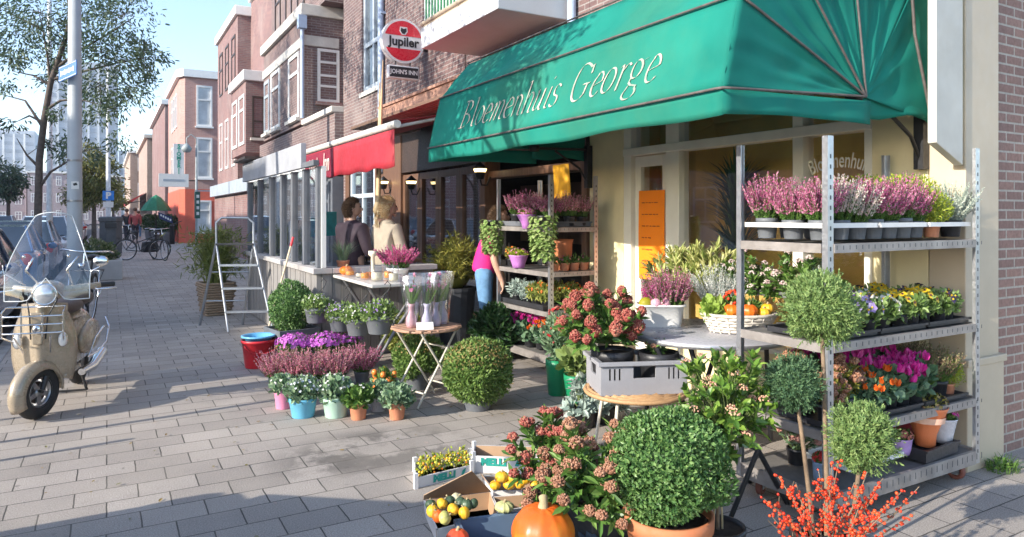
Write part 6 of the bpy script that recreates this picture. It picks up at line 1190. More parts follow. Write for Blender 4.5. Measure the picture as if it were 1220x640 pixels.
rg = rng_(340); t = thing('grass_pot', 'grey green tufted grass in small pot on the terrace sill', 'potted plant', (2.20, 7.49, .961)); pot(t, .07, .055, .07, POTT); m = MB(); blades(m, rg, 170, .05, .26, .18, .008, 0, (0, 0, .06), .4); m.build('blades', GREYL, t)
# ================================================================== PEOPLE
SKIN = M('skin', (.52, .30, .21), .5, .06, 6, bmp=.05)
def skinned(name, mat, chains, root, parent, sub=2):
    """one continuous body surface grown on joints; chains: lists of (point, radius) that share points"""
    idx = {}; V = []; Rr = []; E = []
    for ch in chains:
        prev = None
        for p, r in ch:
            k = tuple(round(c, 4) for c in p)
            if k not in idx: idx[k] = len(V); V.append(p); Rr.append(r)
            i = idx[k]
            if prev is not None and (prev, i) not in E: E.append((prev, i))
            prev = i
    me = bpy.data.meshes.new(name); me.from_pydata(V, E, []); me.materials.append(mat)
    o = bpy.data.objects.new(name, me); COL.objects.link(o); o.parent = parent
    s_ = o.modifiers.new('skin', 'SKIN'); s_.use_smooth_shade = True
    for i, r in enumerate(Rr): sv = me.skin_vertices[0].data[i]; sv.radius = (r, r) if np.isscalar(r) else r; sv.use_root = (i == root)
    m = o.modifiers.new('sub', 'SUBSURF'); m.levels = sub; m.render_levels = sub
    dg = bpy.context.evaluated_depsgraph_get(); me2 = bpy.data.meshes.new_from_object(o.evaluated_get(dg)); o.modifiers.clear(); o.data = me2
    for p in me2.polygons: p.use_smooth = True
    return o
def head(m, c, s, rz, hair=1, pitch=0):
    """head looking along +y turned rz: skull, jaw, nose, brow, ears, eyes, mouth"""
    k = MB()
    def f(t, p):
        x, y, z = math.sin(t)*math.cos(p), math.sin(t)*math.sin(p), math.cos(t); r = 1.0
        if z < 0: r *= 1-.16*(-z)*(1-max(0, y))
        r *= 1+.10*max(0, -y)*max(0, z+.3)
        if y > .6: r *= .97
        return r
    ball(k, (0, 0, 0), (.075, .094, .115), 24, 18, 0, f)
    ball(k, (0, .092, -.012), (.014, .022, .026), 8, 6, 0); ball(k, (0, .078, -.085), (.03, .025, .02), 8, 6, 0)
    for sx in (-1, 1): ball(k, (sx*.076, -.005, -.01), (.012, .022, .034), 8, 6, 0); ball(k, (sx*.032, .080, .018), (.013, .012, .010), 8, 6, 1)
    ball(k, (0, .085, -.052), (.024, .012, .007), 8, 6, 2)
    Mx = np.array(Matrix.Rotation(rz, 3, 'Z') @ Matrix.Rotation(pitch, 3, 'X'))
    for v in k.v: v[:] = v @ Mx.T*s+np.array(c)
    n0 = m.n
    for fc, mt, sm in k.f: m.f.append((fc+m.n, mt, sm))
    m.v += k.v; m.n += k.n; return Mx
EYE = M('eye', (.05, .04, .035), .2); LIP = M('lip', (.45, .17, .15), .5)
def hair_short(parent, c, s, rz, mat, pony=False, seed=1):
    rg = rng_(seed); D = rdir(rg, 5200); D = D[(D[:, 2] > .30+.55*D[:, 1]) | ((D[:, 1] < -.05) & (D[:, 2] > -.72)) | ((D[:, 1] < .25) & (D[:, 2] > .10))]; D = D[:2600]; n = len(D); m = MB()
    P_ = D*np.array((.080, .100, .119))*rg.uniform(.98, 1.10, (n, 1)); leaves(m, P_, nrm(np.array((0, -.7, -.35))+.45*rdir(rg, n)+.35*D), D, .035 if not pony else .06, .010, 0)
    def cap(t, p):
        z, y = math.cos(t), math.sin(t)*math.sin(p); return 1 if (z > .3+.55*y or (y < -.05 and z > -.7)) else .8
    ball(m, (0, 0, 0), (.0775, .097, .117), 24, 16, 0, cap)
    if pony:
        ball(m, (0, -.10, .065), (.03, .03, .03), 10, 8, 0); tube(m, [(0, -.085, .07), (0, -.125, .06), (0, -.14, -.02), (0, -.13, -.10), (0, -.12, -.17)], [.02, .036, .04, .032, .006], 10)
        n = 500; f = rg.uniform(0, 1, n); P2 = np.stack([rg.normal(0, .02, n), -.10-.045*np.sin(f*PI*.8), .07-.24*f], 1); leaves(m, P2, np.array((0, -.1, -1))+.25*rdir(rg, n), rdir(rg, n), .07, .008, 0)
    Mx = np.array(Matrix.Rotation(rz, 3, 'Z'))
    for v in m.v: v[:] = v @ Mx.T*s+np.array(c)
    return m.build('hair', mat, parent)
HAIRB = LEAF('brown_hair', [(.05, .028, .015), (.10, .055, .03), (.15, .09, .05)], .5, .1); HAIRY = LEAF('blond_hair', [(.55, .36, .18), (.74, .56, .33), (.86, .74, .52)], .5, .15)
def hand_chain(w_, d, up, s=1):
    """palm and five curled fingers from the wrist w_ along d"""
    w_, d, up = Vector(w_), Vector(d).normalized(), Vector(up).normalized(); sd = d.cross(up).normalized(); out = []
    palm = w_+d*.055*s
    out.append([(tuple(w_), .024*s), (tuple(palm), .030*s)])
    for k, (o, l) in enumerate(((-.027, .065), (-.009, .078), (.009, .074), (.026, .058))):
        b = palm+sd*o*s+d*.03*s; out.append([(tuple(palm), .030*s), (tuple(b), .010*s), (tuple(b+d*l*.5*s-up*.010*s), .0085*s), (tuple(b+d*l*.85*s-up*.032*s), .007*s)])
    t_ = w_+d*.02*s-sd*.028*s; out.append([(tuple(w_), .024*s), (tuple(t_), .011*s), (tuple(t_+d*.045*s-sd*.016*s), .009*s)]); return out
def seated(label, loc, rz, jacket, trousers, hairm, pony, head_rz, seat=.80, top=1.71, seed=1, wide=1.0, collar=None):
    t = thing('person', label, 'person', loc, rz); hz = top-.118; sh = hz-.228; W = .185*wide
    hips = (0, 0, seat+.10); chest = (0, .03, sh-.12); neck = (0, .0, sh+.06)
    arm = lambda s: [((s*W, .0, sh-.01), .062*wide), ((s*(W+.055), .04, sh-.28), .048), ((s*(W-.02), .27, sh-.40), .036)]
    body = [[(hips, .15), ((0, .0, seat+.28), .125), (chest, .145*wide), (neck, .055), ((0, .015, hz-.06), .052), ((0, .02, hz), .06)]]
    for s in (-1, 1):
        body.append([(chest, .145*wide), *arm(s)]); wv = Vector(arm(s)[-1][0]); body[-1].append((tuple(wv+Vector((-s*.03, .06, .01))), .027)); body += hand_chain(wv+Vector((-s*.03, .06, .01)), (-s*.3, 1, -.05), (0, 0, 1))
        body.append([(hips, .15), ((s*.10, .10, seat+.07), .09), ((s*.12, .46, seat+.06), .065), ((s*.12, .44, seat-.38), .05), ((s*.12, .42, .26), .038), ((s*.12, .54, .23), .032)])
    b = skinned('body', SKIN, body, 0, t, 1); m = MB(); head(m, (0, .025, hz), 1, head_rz); h_ = m.build('face', [SKIN, EYE, LIP], t)
    hair_short(t, (0, .025, hz), 1.03, head_rz, hairm, pony, seed)
    top_ = [[((0, 0, seat+.02), .165), ((0, .0, seat+.28), .15), (chest, .165*wide), ((0, .0, sh+.05), .09), ((0, -.005, sh+.10), .072)]]
    for s in (-1, 1): a = arm(s); top_.append([(chest, .165*wide), (a[0][0], .082*wide), (a[1][0], .064), (a[2][0], .048)])
    skinned('jacket' if not pony else 'top', jacket, top_, 0, t, 2)
    tr = [[((0, 0, seat+.08), .16), ((s*.10, .10, seat+.07), .10), ((s*.12, .46, seat+.06), .078), ((s*.12, .44, seat-.38), .06), ((s*.12, .42, .33), .052)] for s in (-1, 1)]
    skinned('trousers', trousers, tr, 0, t, 2)
    for s in (-1, 1): m = MB(); ball(m, (s*.12, .52, .225), (.05, .13, .05), 12, 8); m.build('shoe', BLACK, t)
    return t
def bar_stool(label, loc, seat):
    t = thing('bar_stool', label, 'stool', loc); m = MB(); lathe(m, [(0, seat-.05), (.16, seat-.05), (.17, seat-.03), (.16, seat), (0, seat)], n=24); m.build('seat', BROWN, t)
    for k in range(4): a = PI/4+k*PI/2; m = MB(); tube(m, [(math.cos(a)*.12, math.sin(a)*.12, seat-.05), (math.cos(a)*.19, math.sin(a)*.19, .01)], .014, 6); m.build('leg', BLACK, t)
    m = MB(); tube(m, [(math.cos(i*PI/8)*.165, math.sin(i*PI/8)*.165, .25) for i in range(16)], .009, 6, closed=True); m.build('foot_ring', BLACK, t)
JACK = M('plum_black_jacket', (.06, .036, .048), .75, .25, 2.2, bmp=1.0); CRM = M('cream_knit', (.58, .46, .34), .85, .15, 5, bmp=1.0); JEAN = M('blue_denim', (.12, .25, .42), .8, .2, 20, bmp=.3); DARKT = M('dark_trousers', (.03, .03, .04), .8)
pm = PD(419, 256, 8.35); pw = PD(461, 256, 8.25)
seated('man in dark plum jacket seen from behind, seated on the terrace', (pm[0], pm[1], 0), R(-70), JACK, DARKT, HAIRB, False, R(-38), .80, 1.715, 1, 1.08)
seated('blond woman with ponytail and cream top seated on the terrace', (pw[0], pw[1], 0), R(-72), CRM, JEAN, HAIRY, True, R(-22), .80, 1.72, 2, .96)
bar_stool('tall bar stool under the man in the dark jacket', (pm[0], pm[1], 0), .735); bar_stool('tall bar stool under the blond woman', (pw[0], pw[1], 0), .735)
# shop keeper bending at the middle trolley
pk = PD(577, 256, 7.75); t = thing('person', 'person in bright pink top and jeans bending behind the middle trolley', 'person', (pk[0], pk[1], 0), R(-30))
PINK = M('pink_top', (.66, .015, .20), .8, .08, 12, bmp=.2)
hp, ch, nk = (0, 0, .92), (.07, .02, 1.24), (.11, .03, 1.38); hd = (.15, .06, 1.46)
arms = {s: [((.08, s*.18, 1.29), .055), ((.12, s*.23, 1.02), .045), ((.20, s*.21, .82), .034)] for s in (-1, 1)}
body = [[(hp, .10), ((.03, .0, 1.07), .10), (ch, .125), (nk, .055), (hd, .065)]]
for s in (-1, 1):
    body.append([(ch, .135), *arms[s]]); w_ = Vector(arms[s][-1][0]); body += hand_chain(w_, (.1, 0, -1), (1, 0, 0)); body.append([(hp, .10), ((0, s*.1, .80), .07), ((.02, s*.12, .47), .055), ((-.01, s*.12, .09), .038), ((.10, s*.12, .045), .034)])
skinned('body', SKIN, body, 0, t, 1); m = MB(); head(m, (.17, .06, 1.50), 1, R(-90)); m.build('face', [SKIN, EYE, LIP], t); hair_short(t, (.17, .06, 1.50), 1.03, R(-90), HAIRB, False, 3)
skinned('top', PINK, [[((-.01, 0, .86), .15), ((.0, 0, .95), .148), ((.03, 0, 1.08), .138), (ch, .145), ((.10, .03, 1.34), .08)]]+[[(ch, .145), (arms[s][0][0], .072), ((.105, s*.215, 1.10), .06)] for s in (-1, 1)], 0, t, 2)
skinned('jeans', JEAN, [[((0, 0, 1.0), .12), ((0, 0, .90), .142), ((0, s*.1, .80), .098), ((.02, s*.12, .47), .07), ((-.01, s*.12, .12), .055)] for s in (-1, 1)], 0, t, 2)
for s in (-1, 1): m = MB(); ball(m, (.07, s*.115, .045), (.13, .05, .045), 12, 8); m.build('shoe', BLACK, t)
# ================================================================== SCOOTER
CHAM = M('champagne_paint', (.36, .295, .215), .28, .02, 3, metal=.15, coat=.6, bmp=0); TYRE = M('tyre_rubber', (.022, .022, .023), .8, .2, 30, bmp=.3); SEAT = M('brown_leather', (.055, .035, .03), .5, .15, 20, bmp=.2); PLEX = GLASS('windscreen', (.92, .94, .95), .06, .02); LENS = M('white_lens', (.75, .75, .74), .1, .05, coat=1); RIMG = M('rim_alloy', (.34, .34, .35), .35, .1, metal=.8)
def wheel_parts(par, c, R_, rr, rz, spokes=5, rimm=None, sw=.035):
    """tyre and rim about a level axle; rz turns the axle"""
    Mx = Matrix.Translation(c) @ Matrix.Rotation(rz, 4, 'Z') @ Matrix.Rotation(R(90), 4, 'Y')
    def put(m, name, mat):
        for v in m.v: v[:] = (np.c_[v, np.ones(len(v))] @ np.array(Mx).T)[:, :3]
        return m.build(name, mat, par)
    m = MB(); pr = [((R_-rr)+rr*math.cos(a)*1.0, rr*.95*math.sin(a)) for a in np.linspace(-2.6, 2.6, 14)]; lathe(m, pr, n=40); ty = put(m, 'tyre', TYRE)
    m = MB(); ri = R_-rr*1.75; lathe(m, [(ri, -rr*.7), (ri+.012, -rr*.62), (ri-.01, -rr*.5), (ri-.016, 0), (ri-.01, rr*.5), (ri+.012, rr*.62), (ri, rr*.7)], n=36); lathe(m, [(0, -rr*.5), (.035, -rr*.5), (.042, 0), (.035, rr*.5), (0, rr*.5)], n=18)
    for k in range(spokes):
        a = k*2*PI/spokes; d = np.array((math.cos(a), math.sin(a), 0)); s_ = np.array((-math.sin(a), math.cos(a), 0))
        V = [d*.03+s_*sw*.6, d*.03-s_*sw*.6, d*(ri-.008)-s_*sw*.5, d*(ri-.008)+s_*sw*.5]; prism(m, [tuple(v+np.array((0, 0, -rr*.35))) for v in V], (0, 0, rr*.7))
    put(m, 'rim', rimm or RIMG)
    m = MB(); lathe(m, [(0, -.004), (ri*.75, -.004), (ri*.75, .004), (0, .004)], n=28); put(m, 'brake_disc', DKBR); return ty
def scooter():
    f = G(44, 499); t = thing('scooter', 'champagne coloured scooter with tall clear windscreen parked on the paving', 'scooter', f, R(-11), None, .95); ST = R(-25); fr = Matrix.Rotation(ST, 3, 'Z'); hd_ = np.array(Matrix.Rotation(R(4), 3, 'Z'))
    wheel_parts(t, (0, 0, .208), .208, .054, ST); wheel_parts(t, (0, 1.24, .212), .212, .058, 0)
    def st(m, h=0):
        A = hd_ if h else np.array(fr)
        for v in m.v: v[:] = v @ A.T+(np.array((.05, .07, 0)) if h else 0)
        return m
    m = MB()
    def fen(a, b):
        th = R(-28+215*a); w_ = .072-.015*abs(a-.5); x = (b*2-1)*w_; rr = .232+.012*math.cos((b-.5)*PI)-.055*(abs(b*2-1)**3)
        return (x, .0-math.cos(th)*rr*1.05, .210+math.sin(th)*rr)
    grid(m, fen, 22, 10); o = st(m).build('front_fender', CHAM, t); solid(o, .006)
    m = MB(); tube(m, [(.085, .0, .24), (.08, .03, .34)], .020, 8); tube(m, [(-.085, 0, .222), (.085, 0, .222)], .012, 8); st(m).build('fork', BLACK, t)
    # leg shield: one curved skin with a raised centre spine
    m = MB()
    def leg(a, b):
        u = b*2-1; z = .30+.60*a; w_ = .155+.070*math.sin(PI*min(1, a*1.05+.08))**.7; x = u*w_
        y = .06+.12*(abs(u)**2.2)-.05*math.exp(-(u/.22)**2)*(1-.3*a)+.05*(1-a)**2+.03*a
        return (x, y, z-.05*abs(u)**3*(1-a)+.02*abs(u)**2*a*-1)
    grid(m, leg, 18, 20); o = m.build('leg_shield', CHAM, t); solid(o, .022)
    m = MB(); prism(m, [(-.035, -.005, .58), (.035, -.005, .58), (.052, .0, .83), (-.052, .0, .83)], (0, .04, 0)); m.build('horn_cover', CHAM, t, bevel=.01)
    m = MB(); ball(m, (0, -.012, .70), (.03, .01, .036), 14, 8); m.build('badge', CHROME, t)
    for s in (-1, 1): m = MB(); ball(m, (s*.155, .075, .60), (.030, .020, .055), 14, 10); m.build('turn_signal', LENS, t); m = MB(); ball(m, (s*.155, .085, .60), (.037, .020, .063), 14, 10); m.children = None; m.build('signal_bezel', CHROME, t)
    # head set with lamp, bars, levers, mirrors
    m = MB(); ball(m, (0, .06, .99), (.12, .13, .085), 20, 12); tube(m, [(-.30, .13, 1.01), (-.12, .07, 1.0), (.12, .07, 1.0), (.30, .13, 1.01)], .026, 10); st(m, 1).build('headset', CHAM, t)
    m = MB(); Mx = Matrix.Translation((0, -.085, .975)) @ Matrix.Rotation(R(90), 4, 'X'); k = MB(); lathe(k, [(0, .032), (.05, .028), (.074, .008), (.076, 0)], n=28); k.v[0][:] = (np.c_[k.v[0], np.ones(len(k.v[0]))] @ np.array(Mx).T)[:, :3]; st(k, 1).build('headlight', M('headlight_glass', (.62, .64, .66), .08, .12, 40, metal=.5, coat=1), t)
    k = MB(); tube(k, [(math.cos(a)*.08, -.085, .975+math.sin(a)*.08) for a in np.linspace(0, 2*PI, 25)[:-1]], .009, 8, closed=True); st(k, 1).build('headlight_ring', CHROME, t)
    for s in (-1, 1):
        k = MB(); tube(k, [(s*.30, .13, 1.01), (s*.40, .17, 1.012)], .021, 10); st(k, 1).build('grip', BLACK, t)
        k = MB(); tube(k, [(s*.27, .10, 1.0), (s*.33, .065, .99), (s*.42, .08, .985)], .008, 6); st(k, 1).build('lever', CHROME, t)
        k = MB(); tube(k, [(s*.22, .10, 1.03), (s*.30, .04, 1.14), (s*.36, .03, 1.20)], .006, 6); ball(k, (s*.37, .02, 1.22), (.058, .018, .045), 16, 10); st(k, 1).build('mirror', CHROME, t)
    # windscreen and its struts
    k = MB()
    def ws(a, b):
        u = b*2-1; z = .92+.70*a; w_ = .29*(1-.0*a) if a < .25 else .30-.17*((a-.25)/.75)**1.3
        return (u*w_, -.045+.07*u*u*(1-.4*a)+.24*a*a+.03*a+.03*math.exp(-(u/.3)**2)*math.exp(-(a/.12)**2)*0, max(z-.03*u*u*a, 1.10-.18*min(1, abs(u)/.45)))
    grid(k, ws, 18, 14); o = st(k, 1).build('windscreen', PLEX, t); k = MB(); tube(k, [ws(0, b_) for b_ in np.linspace(0, 1, 15)]+[ws(a_, 1) for a_ in np.linspace(.06, 1, 16)]+[ws(1, b_) for b_ in np.linspace(.93, 0, 13)]+[ws(a_, 0) for a_ in np.linspace(.94, .06, 15)], .0045, 5, closed=True); st(k, 1).build('screen_edge', M('pale_clear_edge', (.62, .66, .68), .2), t)
    for s in (-1, 1): k = MB(); tube(k, [(s*.11, .02, 1.03), (s*.14, -.02, 1.16), (s*.15, -.01, 1.26)], .009, 8); ball(k, (s*.15, -.02, 1.27), .014, 8, 6); st(k, 1).build('screen_strut', CHROME, t)
    for s in (-1, 1): m = MB(); tube(m, [(.06+s*.05, .10, .99), (.05+s*.10, -.06, .93), (.02+s*.06, -.03, .80), (s*.05, .03, .62)], .006, 6); m.build('cable', BLACK, t)
    # chrome front rack
    m = MB()
    for z in (.69, .755, .82): tube(m, [(-.205, -.10, z), (-.18, -.125, z), (.18, -.125, z), (.205, -.10, z)], .0065, 6)
    for x in (-.205, -.07, .07, .205): tube(m, [(x, -.105 if abs(x) > .1 else -.125, .66), (x, -.105 if abs(x) > .1 else -.125, .85)], .0065, 6)
    tube(m, [(-.205, -.105, .85), (-.2, -.02, .88), (.2, -.02, .88), (.205, -.105, .85)], .0065, 6); tube(m, [(-.205, -.105, .66), (-.17, .04, .60)], .0065, 6); tube(m, [(.205, -.105, .66), (.17, .04, .60)], .0065, 6); tube(m, [(-.12, -.12, .66), (-.09, .0, .52)], .0065, 6); tube(m, [(.12, -.12, .66), (.09, .0, .52)], .0065, 6)
    m.build('front_rack', CHROME, t)
    m = MB(); bx(m, -.17, .17, .16, .62, .27, .31); m.build('floorboard', CHAM, t, bevel=.015); m = MB(); bx(m, -.15, .15, .18, .60, .311, .318); m.build('floor_mat', BLACK, t)
    m = MB()
    def rb(tt, p): z = math.cos(tt); return (1-.12*max(0, z))*(1-.10*max(0, -math.sin(tt)*math.sin(p)))
    ball(m, (0, .98, .54), (.165, .46, .24), 24, 16, 0, rb); bx(m, -.12, .12, .58, 1.1, .30, .68); m.build('rear_body', CHAM, t)
    for s in (-1, 1): m = MB(); ball(m, (s*.14, 1.02, .48), (.07, .33, .155), 18, 12); m.build('side_cowl', CHAM, t)
    m = MB(); ball(m, (0, .66, .80), (.16, .34, .075), 22, 10); ball(m, (0, 1.08, .83), (.155, .30, .08), 22, 10); m.build('seat', SEAT, t)
    m = MB(); tube(m, [(.20, .72, .34), (.245, .85, .36), (.26, 1.10, .40), (.25, 1.30, .52), (.20, 1.40, .60)], .009, 6); tube(m, [(.20, .72, .34), (.24, .80, .50), (.255, 1.05, .56), (.245, 1.28, .52)], .009, 6); m.build('crash_bar', CHROME, t)
    m = MB(); tube(m, [(-.13, 1.45, .80), (-.13, 1.62, .86), (.13, 1.62, .86), (.13, 1.45, .80)], .008, 6); tube(m, [(-.13, 1.42, .80), (-.13, 1.5, 1.05), (.13, 1.5, 1.05), (.13, 1.42, .80)], .008, 6); m.build('rear_rack', CHROME, t)
    m = MB(); tube(m, [(-.10, .80, .28), (-.16, .84, .02)], .013, 8); tube(m, [(.10, .80, .28), (.16, .84, .02)], .013, 8); tube(m, [(-.16, .84, .02), (.16, .84, .02)], .010, 8); m.build('centre_stand', BLACK, t)
    m = MB(); tube(m, [(.14, .75, .20), (.17, 1.0, .20), (.18, 1.35, .27)], [.03, .045, .05], 12); m.build('exhaust', CHROME, t)
MB.children = None
scooter()
# ================================================================== BICYCLES
BIKE = M('black_bike_paint', (.02, .02, .022), .4, .1)
def bicycle(label, loc, rz, lean=0, col=None, group=None):
    t = thing('bicycle', label, 'bicycle', loc, rz, group); t.rotation_euler = (0, lean, rz); fm = col or BIKE
    for y in (-.53, .53):
        m = MB(); a = np.linspace(0, 2*PI, 33)[:-1]; tube(m, [(0, y+math.cos(k)*.335, .345+math.sin(k)*.335) for k in a], .017, 6, closed=True); w_ = m.build('wheel', TYRE, t)
        m = MB(); tube(m, [(0, y+math.cos(k)*.31, .345+math.sin(k)*.31) for k in a], .008, 5, closed=True)
        for k in range(14): q = k*2*PI/14; tube(m, [(.012*(-1)**k, y, .345), (0, y+math.cos(q)*.31, .345+math.sin(q)*.31)], .0015, 3, cap=False)
        m.build('spokes', CHROME, w_)
        m = MB(); tube(m, [(0, y+math.cos(k)*.365, .345+math.sin(k)*.365) for k in np.linspace(.1, 2.9, 12)], .012, 5); m.build('mudguard', fm, t)
    m = MB(); hb, bb, st_, hd = (0, .53, .345), (0, .08, .30), (0, .22, .78), (0, -.36, .86)
    for a, b in ((hb, bb), (hb, st_), (bb, st_), (bb, (0, -.38, .72)), ((0, .17, .60), (0, -.36, .80)), (hd, (0, -.42, .62)), ((0, -.42, .62), (0, -.53, .345)), (st_, (0, .25, .92))): tube(m, [a, b], .016, 8)
    m.build('frame', fm, t); m = MB(); ball(m, (0, .26, .95), (.085, .14, .035), 14, 8); m.build('saddle', BLACK, t)
    m = MB(); tube(m, [hd, (0, -.34, 1.03)], .014, 8); tube(m, [(-.30, -.14, 1.04), (-.26, -.26, 1.06), (-.08, -.35, 1.05), (.08, -.35, 1.05), (.26, -.26, 1.06), (.30, -.14, 1.04)], .012, 8); m.build('handlebars', CHROME, t)
    m = MB(); tube(m, [(-.08, .40, .74), (-.08, .78, .74), (.08, .78, .74), (.08, .40, .74)], .007, 6); tube(m, [(-.08, .76, .74), (0, .53, .35), (.08, .76, .74)], .006, 5); m.build('rear_carrier', BLACK, t)
    m = MB(); lathe(m, [(0, -.04), (.04, -.03), (.045, .02), (0, .03)], (0, -.48, .88), 12); m.build('lamp', CHROME, t); return t
p = G(107, 395); bicycle('dark bicycle with wide chrome handlebar parked behind the scooter', (p[0]-.08, p[1]+.25, 0), R(-8), R(4))
p = G(170, 310); bicycle('upright dark bicycle standing on the far pavement', p, R(70), R(3), group='bicycles on the far pavement'); p = G(190, 310); bicycle('dark bicycle beside the other one on the far pavement', p, R(15), R(-3), group='bicycles on the far pavement'); p = G(178, 309); t = thing('bicycle_bag', 'black double pannier bag between the two far bicycles', 'bag', (p[0], p[1]-.1, .25)); m = MB(); obox(m, (0, 0, .18), (.5, .3, .36), .3, 0, .85); m.build('bag_body', BLACK, t, bevel=.04); m = MB(); tube(m, [(-.1, 0, .36), (0, 0, .46), (.1, 0, .36)], .012, 6); m.build('strap', DKBR, t)
p = G(146, 296); bicycle('bicycle far off beside the grey bin', p, R(40), group='bicycles on the far pavement')
# ================================================================== CARS
def car(label, loc, rz, col, L_=4.1, W_=1.74, H_=1.45, van=False, group='cars parked along the kerb'):
    t = thing('parked_car', label, 'car', loc, rz, group); hw = W_/2; m = MB()
    # stations along y (front at -): (y, z_low, z_belt, half width)
    sec = [(-L_/2, .34, .58, hw*.72), (-L_/2+.12, .24, .70, hw*.90), (-L_/2+.75, .20, .82, hw*.98), (-.75, .20, .92, hw), (.6, .20, .94, hw), (L_/2-.55, .20, .97, hw*.985), (L_/2-.10, .26, .95, hw*.93), (L_/2, .36, .80, hw*.82)]
    V = []; F = []
    for y, zl, zb, w_ in sec: V += [(-w_*.92, y, zl), (-w_, y, zl+.18), (-w_*1.0, y, zb-.12), (-w_*.94, y, zb), (0, y, zb+.03), (w_*.94, y, zb), (w_, y, zb-.12), (w_, y, zl+.18), (w_*.92, y, zl)]
    k = 9
    for i in range(len(sec)-1):
        for j in range(k-1): F.append((i*k+j, i*k+j+1, (i+1)*k+j+1, (i+1)*k+j))
        F.append((i*k+k-1, i*k, (i+1)*k, (i+1)*k+k-1))
    F += [tuple(range(k))[::-1], tuple(range((len(sec)-1)*k, len(sec)*k))]; m.add(V, F, 0, True); m.build('body', col, t)
    m = MB(); f0, f1, r1, r0 = (-1.02, -.28, 1.15, 1.88) if not van else (-1.3, -.75, 1.75, 1.95); w1, w2 = hw*.92, hw*.70
    cab = [(f0, .93, w1), (f1, H_-.03, w2), (f1+.4, H_, w2), (r1, H_-.03, w2), (r0, .97, w1*.97)]
    V = []; F = []
    for y, z, w_ in cab: V += [(-w_, y, z), (w_, y, z)]
    base = [(-w1, f0, .90), (w1, f0, .90), (-w1*.97, r0, .92), (w1*.97, r0, .92)]
    m.add(V[2:8], [(0, 1, 3, 2), (2, 3, 5, 4)], 0); m.build('roof', col, t)
    g = MB(); g.add(V[:4], [(0, 1, 3, 2)]); g.build('windscreen', PANE, t); g = MB(); g.add(V[6:], [(0, 1, 3, 2)]); g.build('rear_window', PANE, t)
    for s in (0, 1):
        g = MB(); g.add([V[i*2+s] for i in range(5)], [(0, 1, 2, 3, 4) if s == 0 else (4, 3, 2, 1, 0)]); o = g.build('side_window', PANE, t)
        sx = -1 if s == 0 else 1; m = MB()
        for i, j in ((0, 1), (1, 2), (2, 3), (3, 4)): tube(m, [(V[i*2+s][0]+sx*.006, V[i*2+s][1], V[i*2+s][2]), (V[j*2+s][0]+sx*.006, V[j*2+s][1], V[j*2+s][2])], .028, 6)
        tube(m, [(sx*(w2+.03), .35, H_-.04), (sx*(w1-.0), .42, .95)], .035, 6); m.build('window_pillar', col, t)
        m = MB(); ball(m, (sx*(hw+.07), -.82, .98), (.09, .05, .07), 12, 8); m.build('wing_mirror', col, t)
        m = MB(); ball(m, (sx*hw*.72, -L_/2+.10, .64), (.16, .08, .08), 12, 8); m.build('headlight', LENS, t)
        m = MB(); ball(m, (sx*hw*.80, L_/2-.06, .80), (.10, .07, .14), 12, 8); m.build('tail_light', M('red_lens', (.5, .02, .02), .15), t)
        for y in (-L_/2+.78, L_/2-.80): wheel_parts(t, (sx*(hw-.09), y, .30), .30, .085, 0, 6, CHROME, .05)
    m = MB(); bx(m, -hw*.6, hw*.6, -L_/2-.012, -L_/2+.03, .36, .50); m.build('grille', BLACK, t); m = MB(); bx(m, -.26, .26, L_/2-.01, L_/2+.012, .55, .66); m.build('number_plate', M('yellow_plate', (.75, .52, .03), .5), t); return t
NAVY = M('navy_car_paint', (.02, .05, .12), .15, .1, 2, coat=1, bmp=0); SILC = M('silver_car_paint', (.42, .43, .45), .2, .05, 2, metal=.6, coat=.8, bmp=0); WHC = M('white_car_paint', (.72, .72, .72), .2, .04, 2, coat=.8, bmp=0); DKC = M('graphite_car_paint', (.05, .055, .06), .2, .05, 2, coat=1, bmp=0); REDC = M('red_car_paint', (.45, .02, .02), .2, .05, 2, coat=1, bmp=0); BLC = M('blue_car_paint', (.05, .14, .30), .2, .05, 2, coat=1, bmp=0)
rz_ = -.13
cars = [(-1.98, 11.6, NAVY, 'dark blue car close behind the scooter', 1.45), (-1.98, 17.6, BLC, 'mid blue car parked beyond the dark blue one', 1.45), (-1.98, 23.2, SILC, 'silver car parked near the tree trunk', 1.5), (-1.98, 31, WHC, 'white car parked beyond the lamp post', 1.6), (-1.98, 37.5, DKC, 'dark grey car far along the kerb', 1.5), (-4.6, 34, SILC, 'silver car parked across the road lane', 1.5), (-7.4, 40, BLC, 'blue car on the far side of the road', 1.5), (-1.98, 44, REDC, 'red car far along the kerb', 1.5), (-9.4, 48, DKC, 'dark car at the left of the far road', 1.5), (-6.0, 56, WHC, 'white car far down the road', 1.6), (-2.0, 52, SILC, 'pale car farthest along the kerb', 1.5)]
for k, (x, y, c_, lb_, h_) in enumerate(cars): car(lb_, (x, y, rz_), PI if k % 3 else 0, c_, H_=h_)
car('graphite car parked at the kerb beside the flower boxes', (-2.06, 1.88, rz_), 0, DKC, 4.2, 1.76, 1.42)
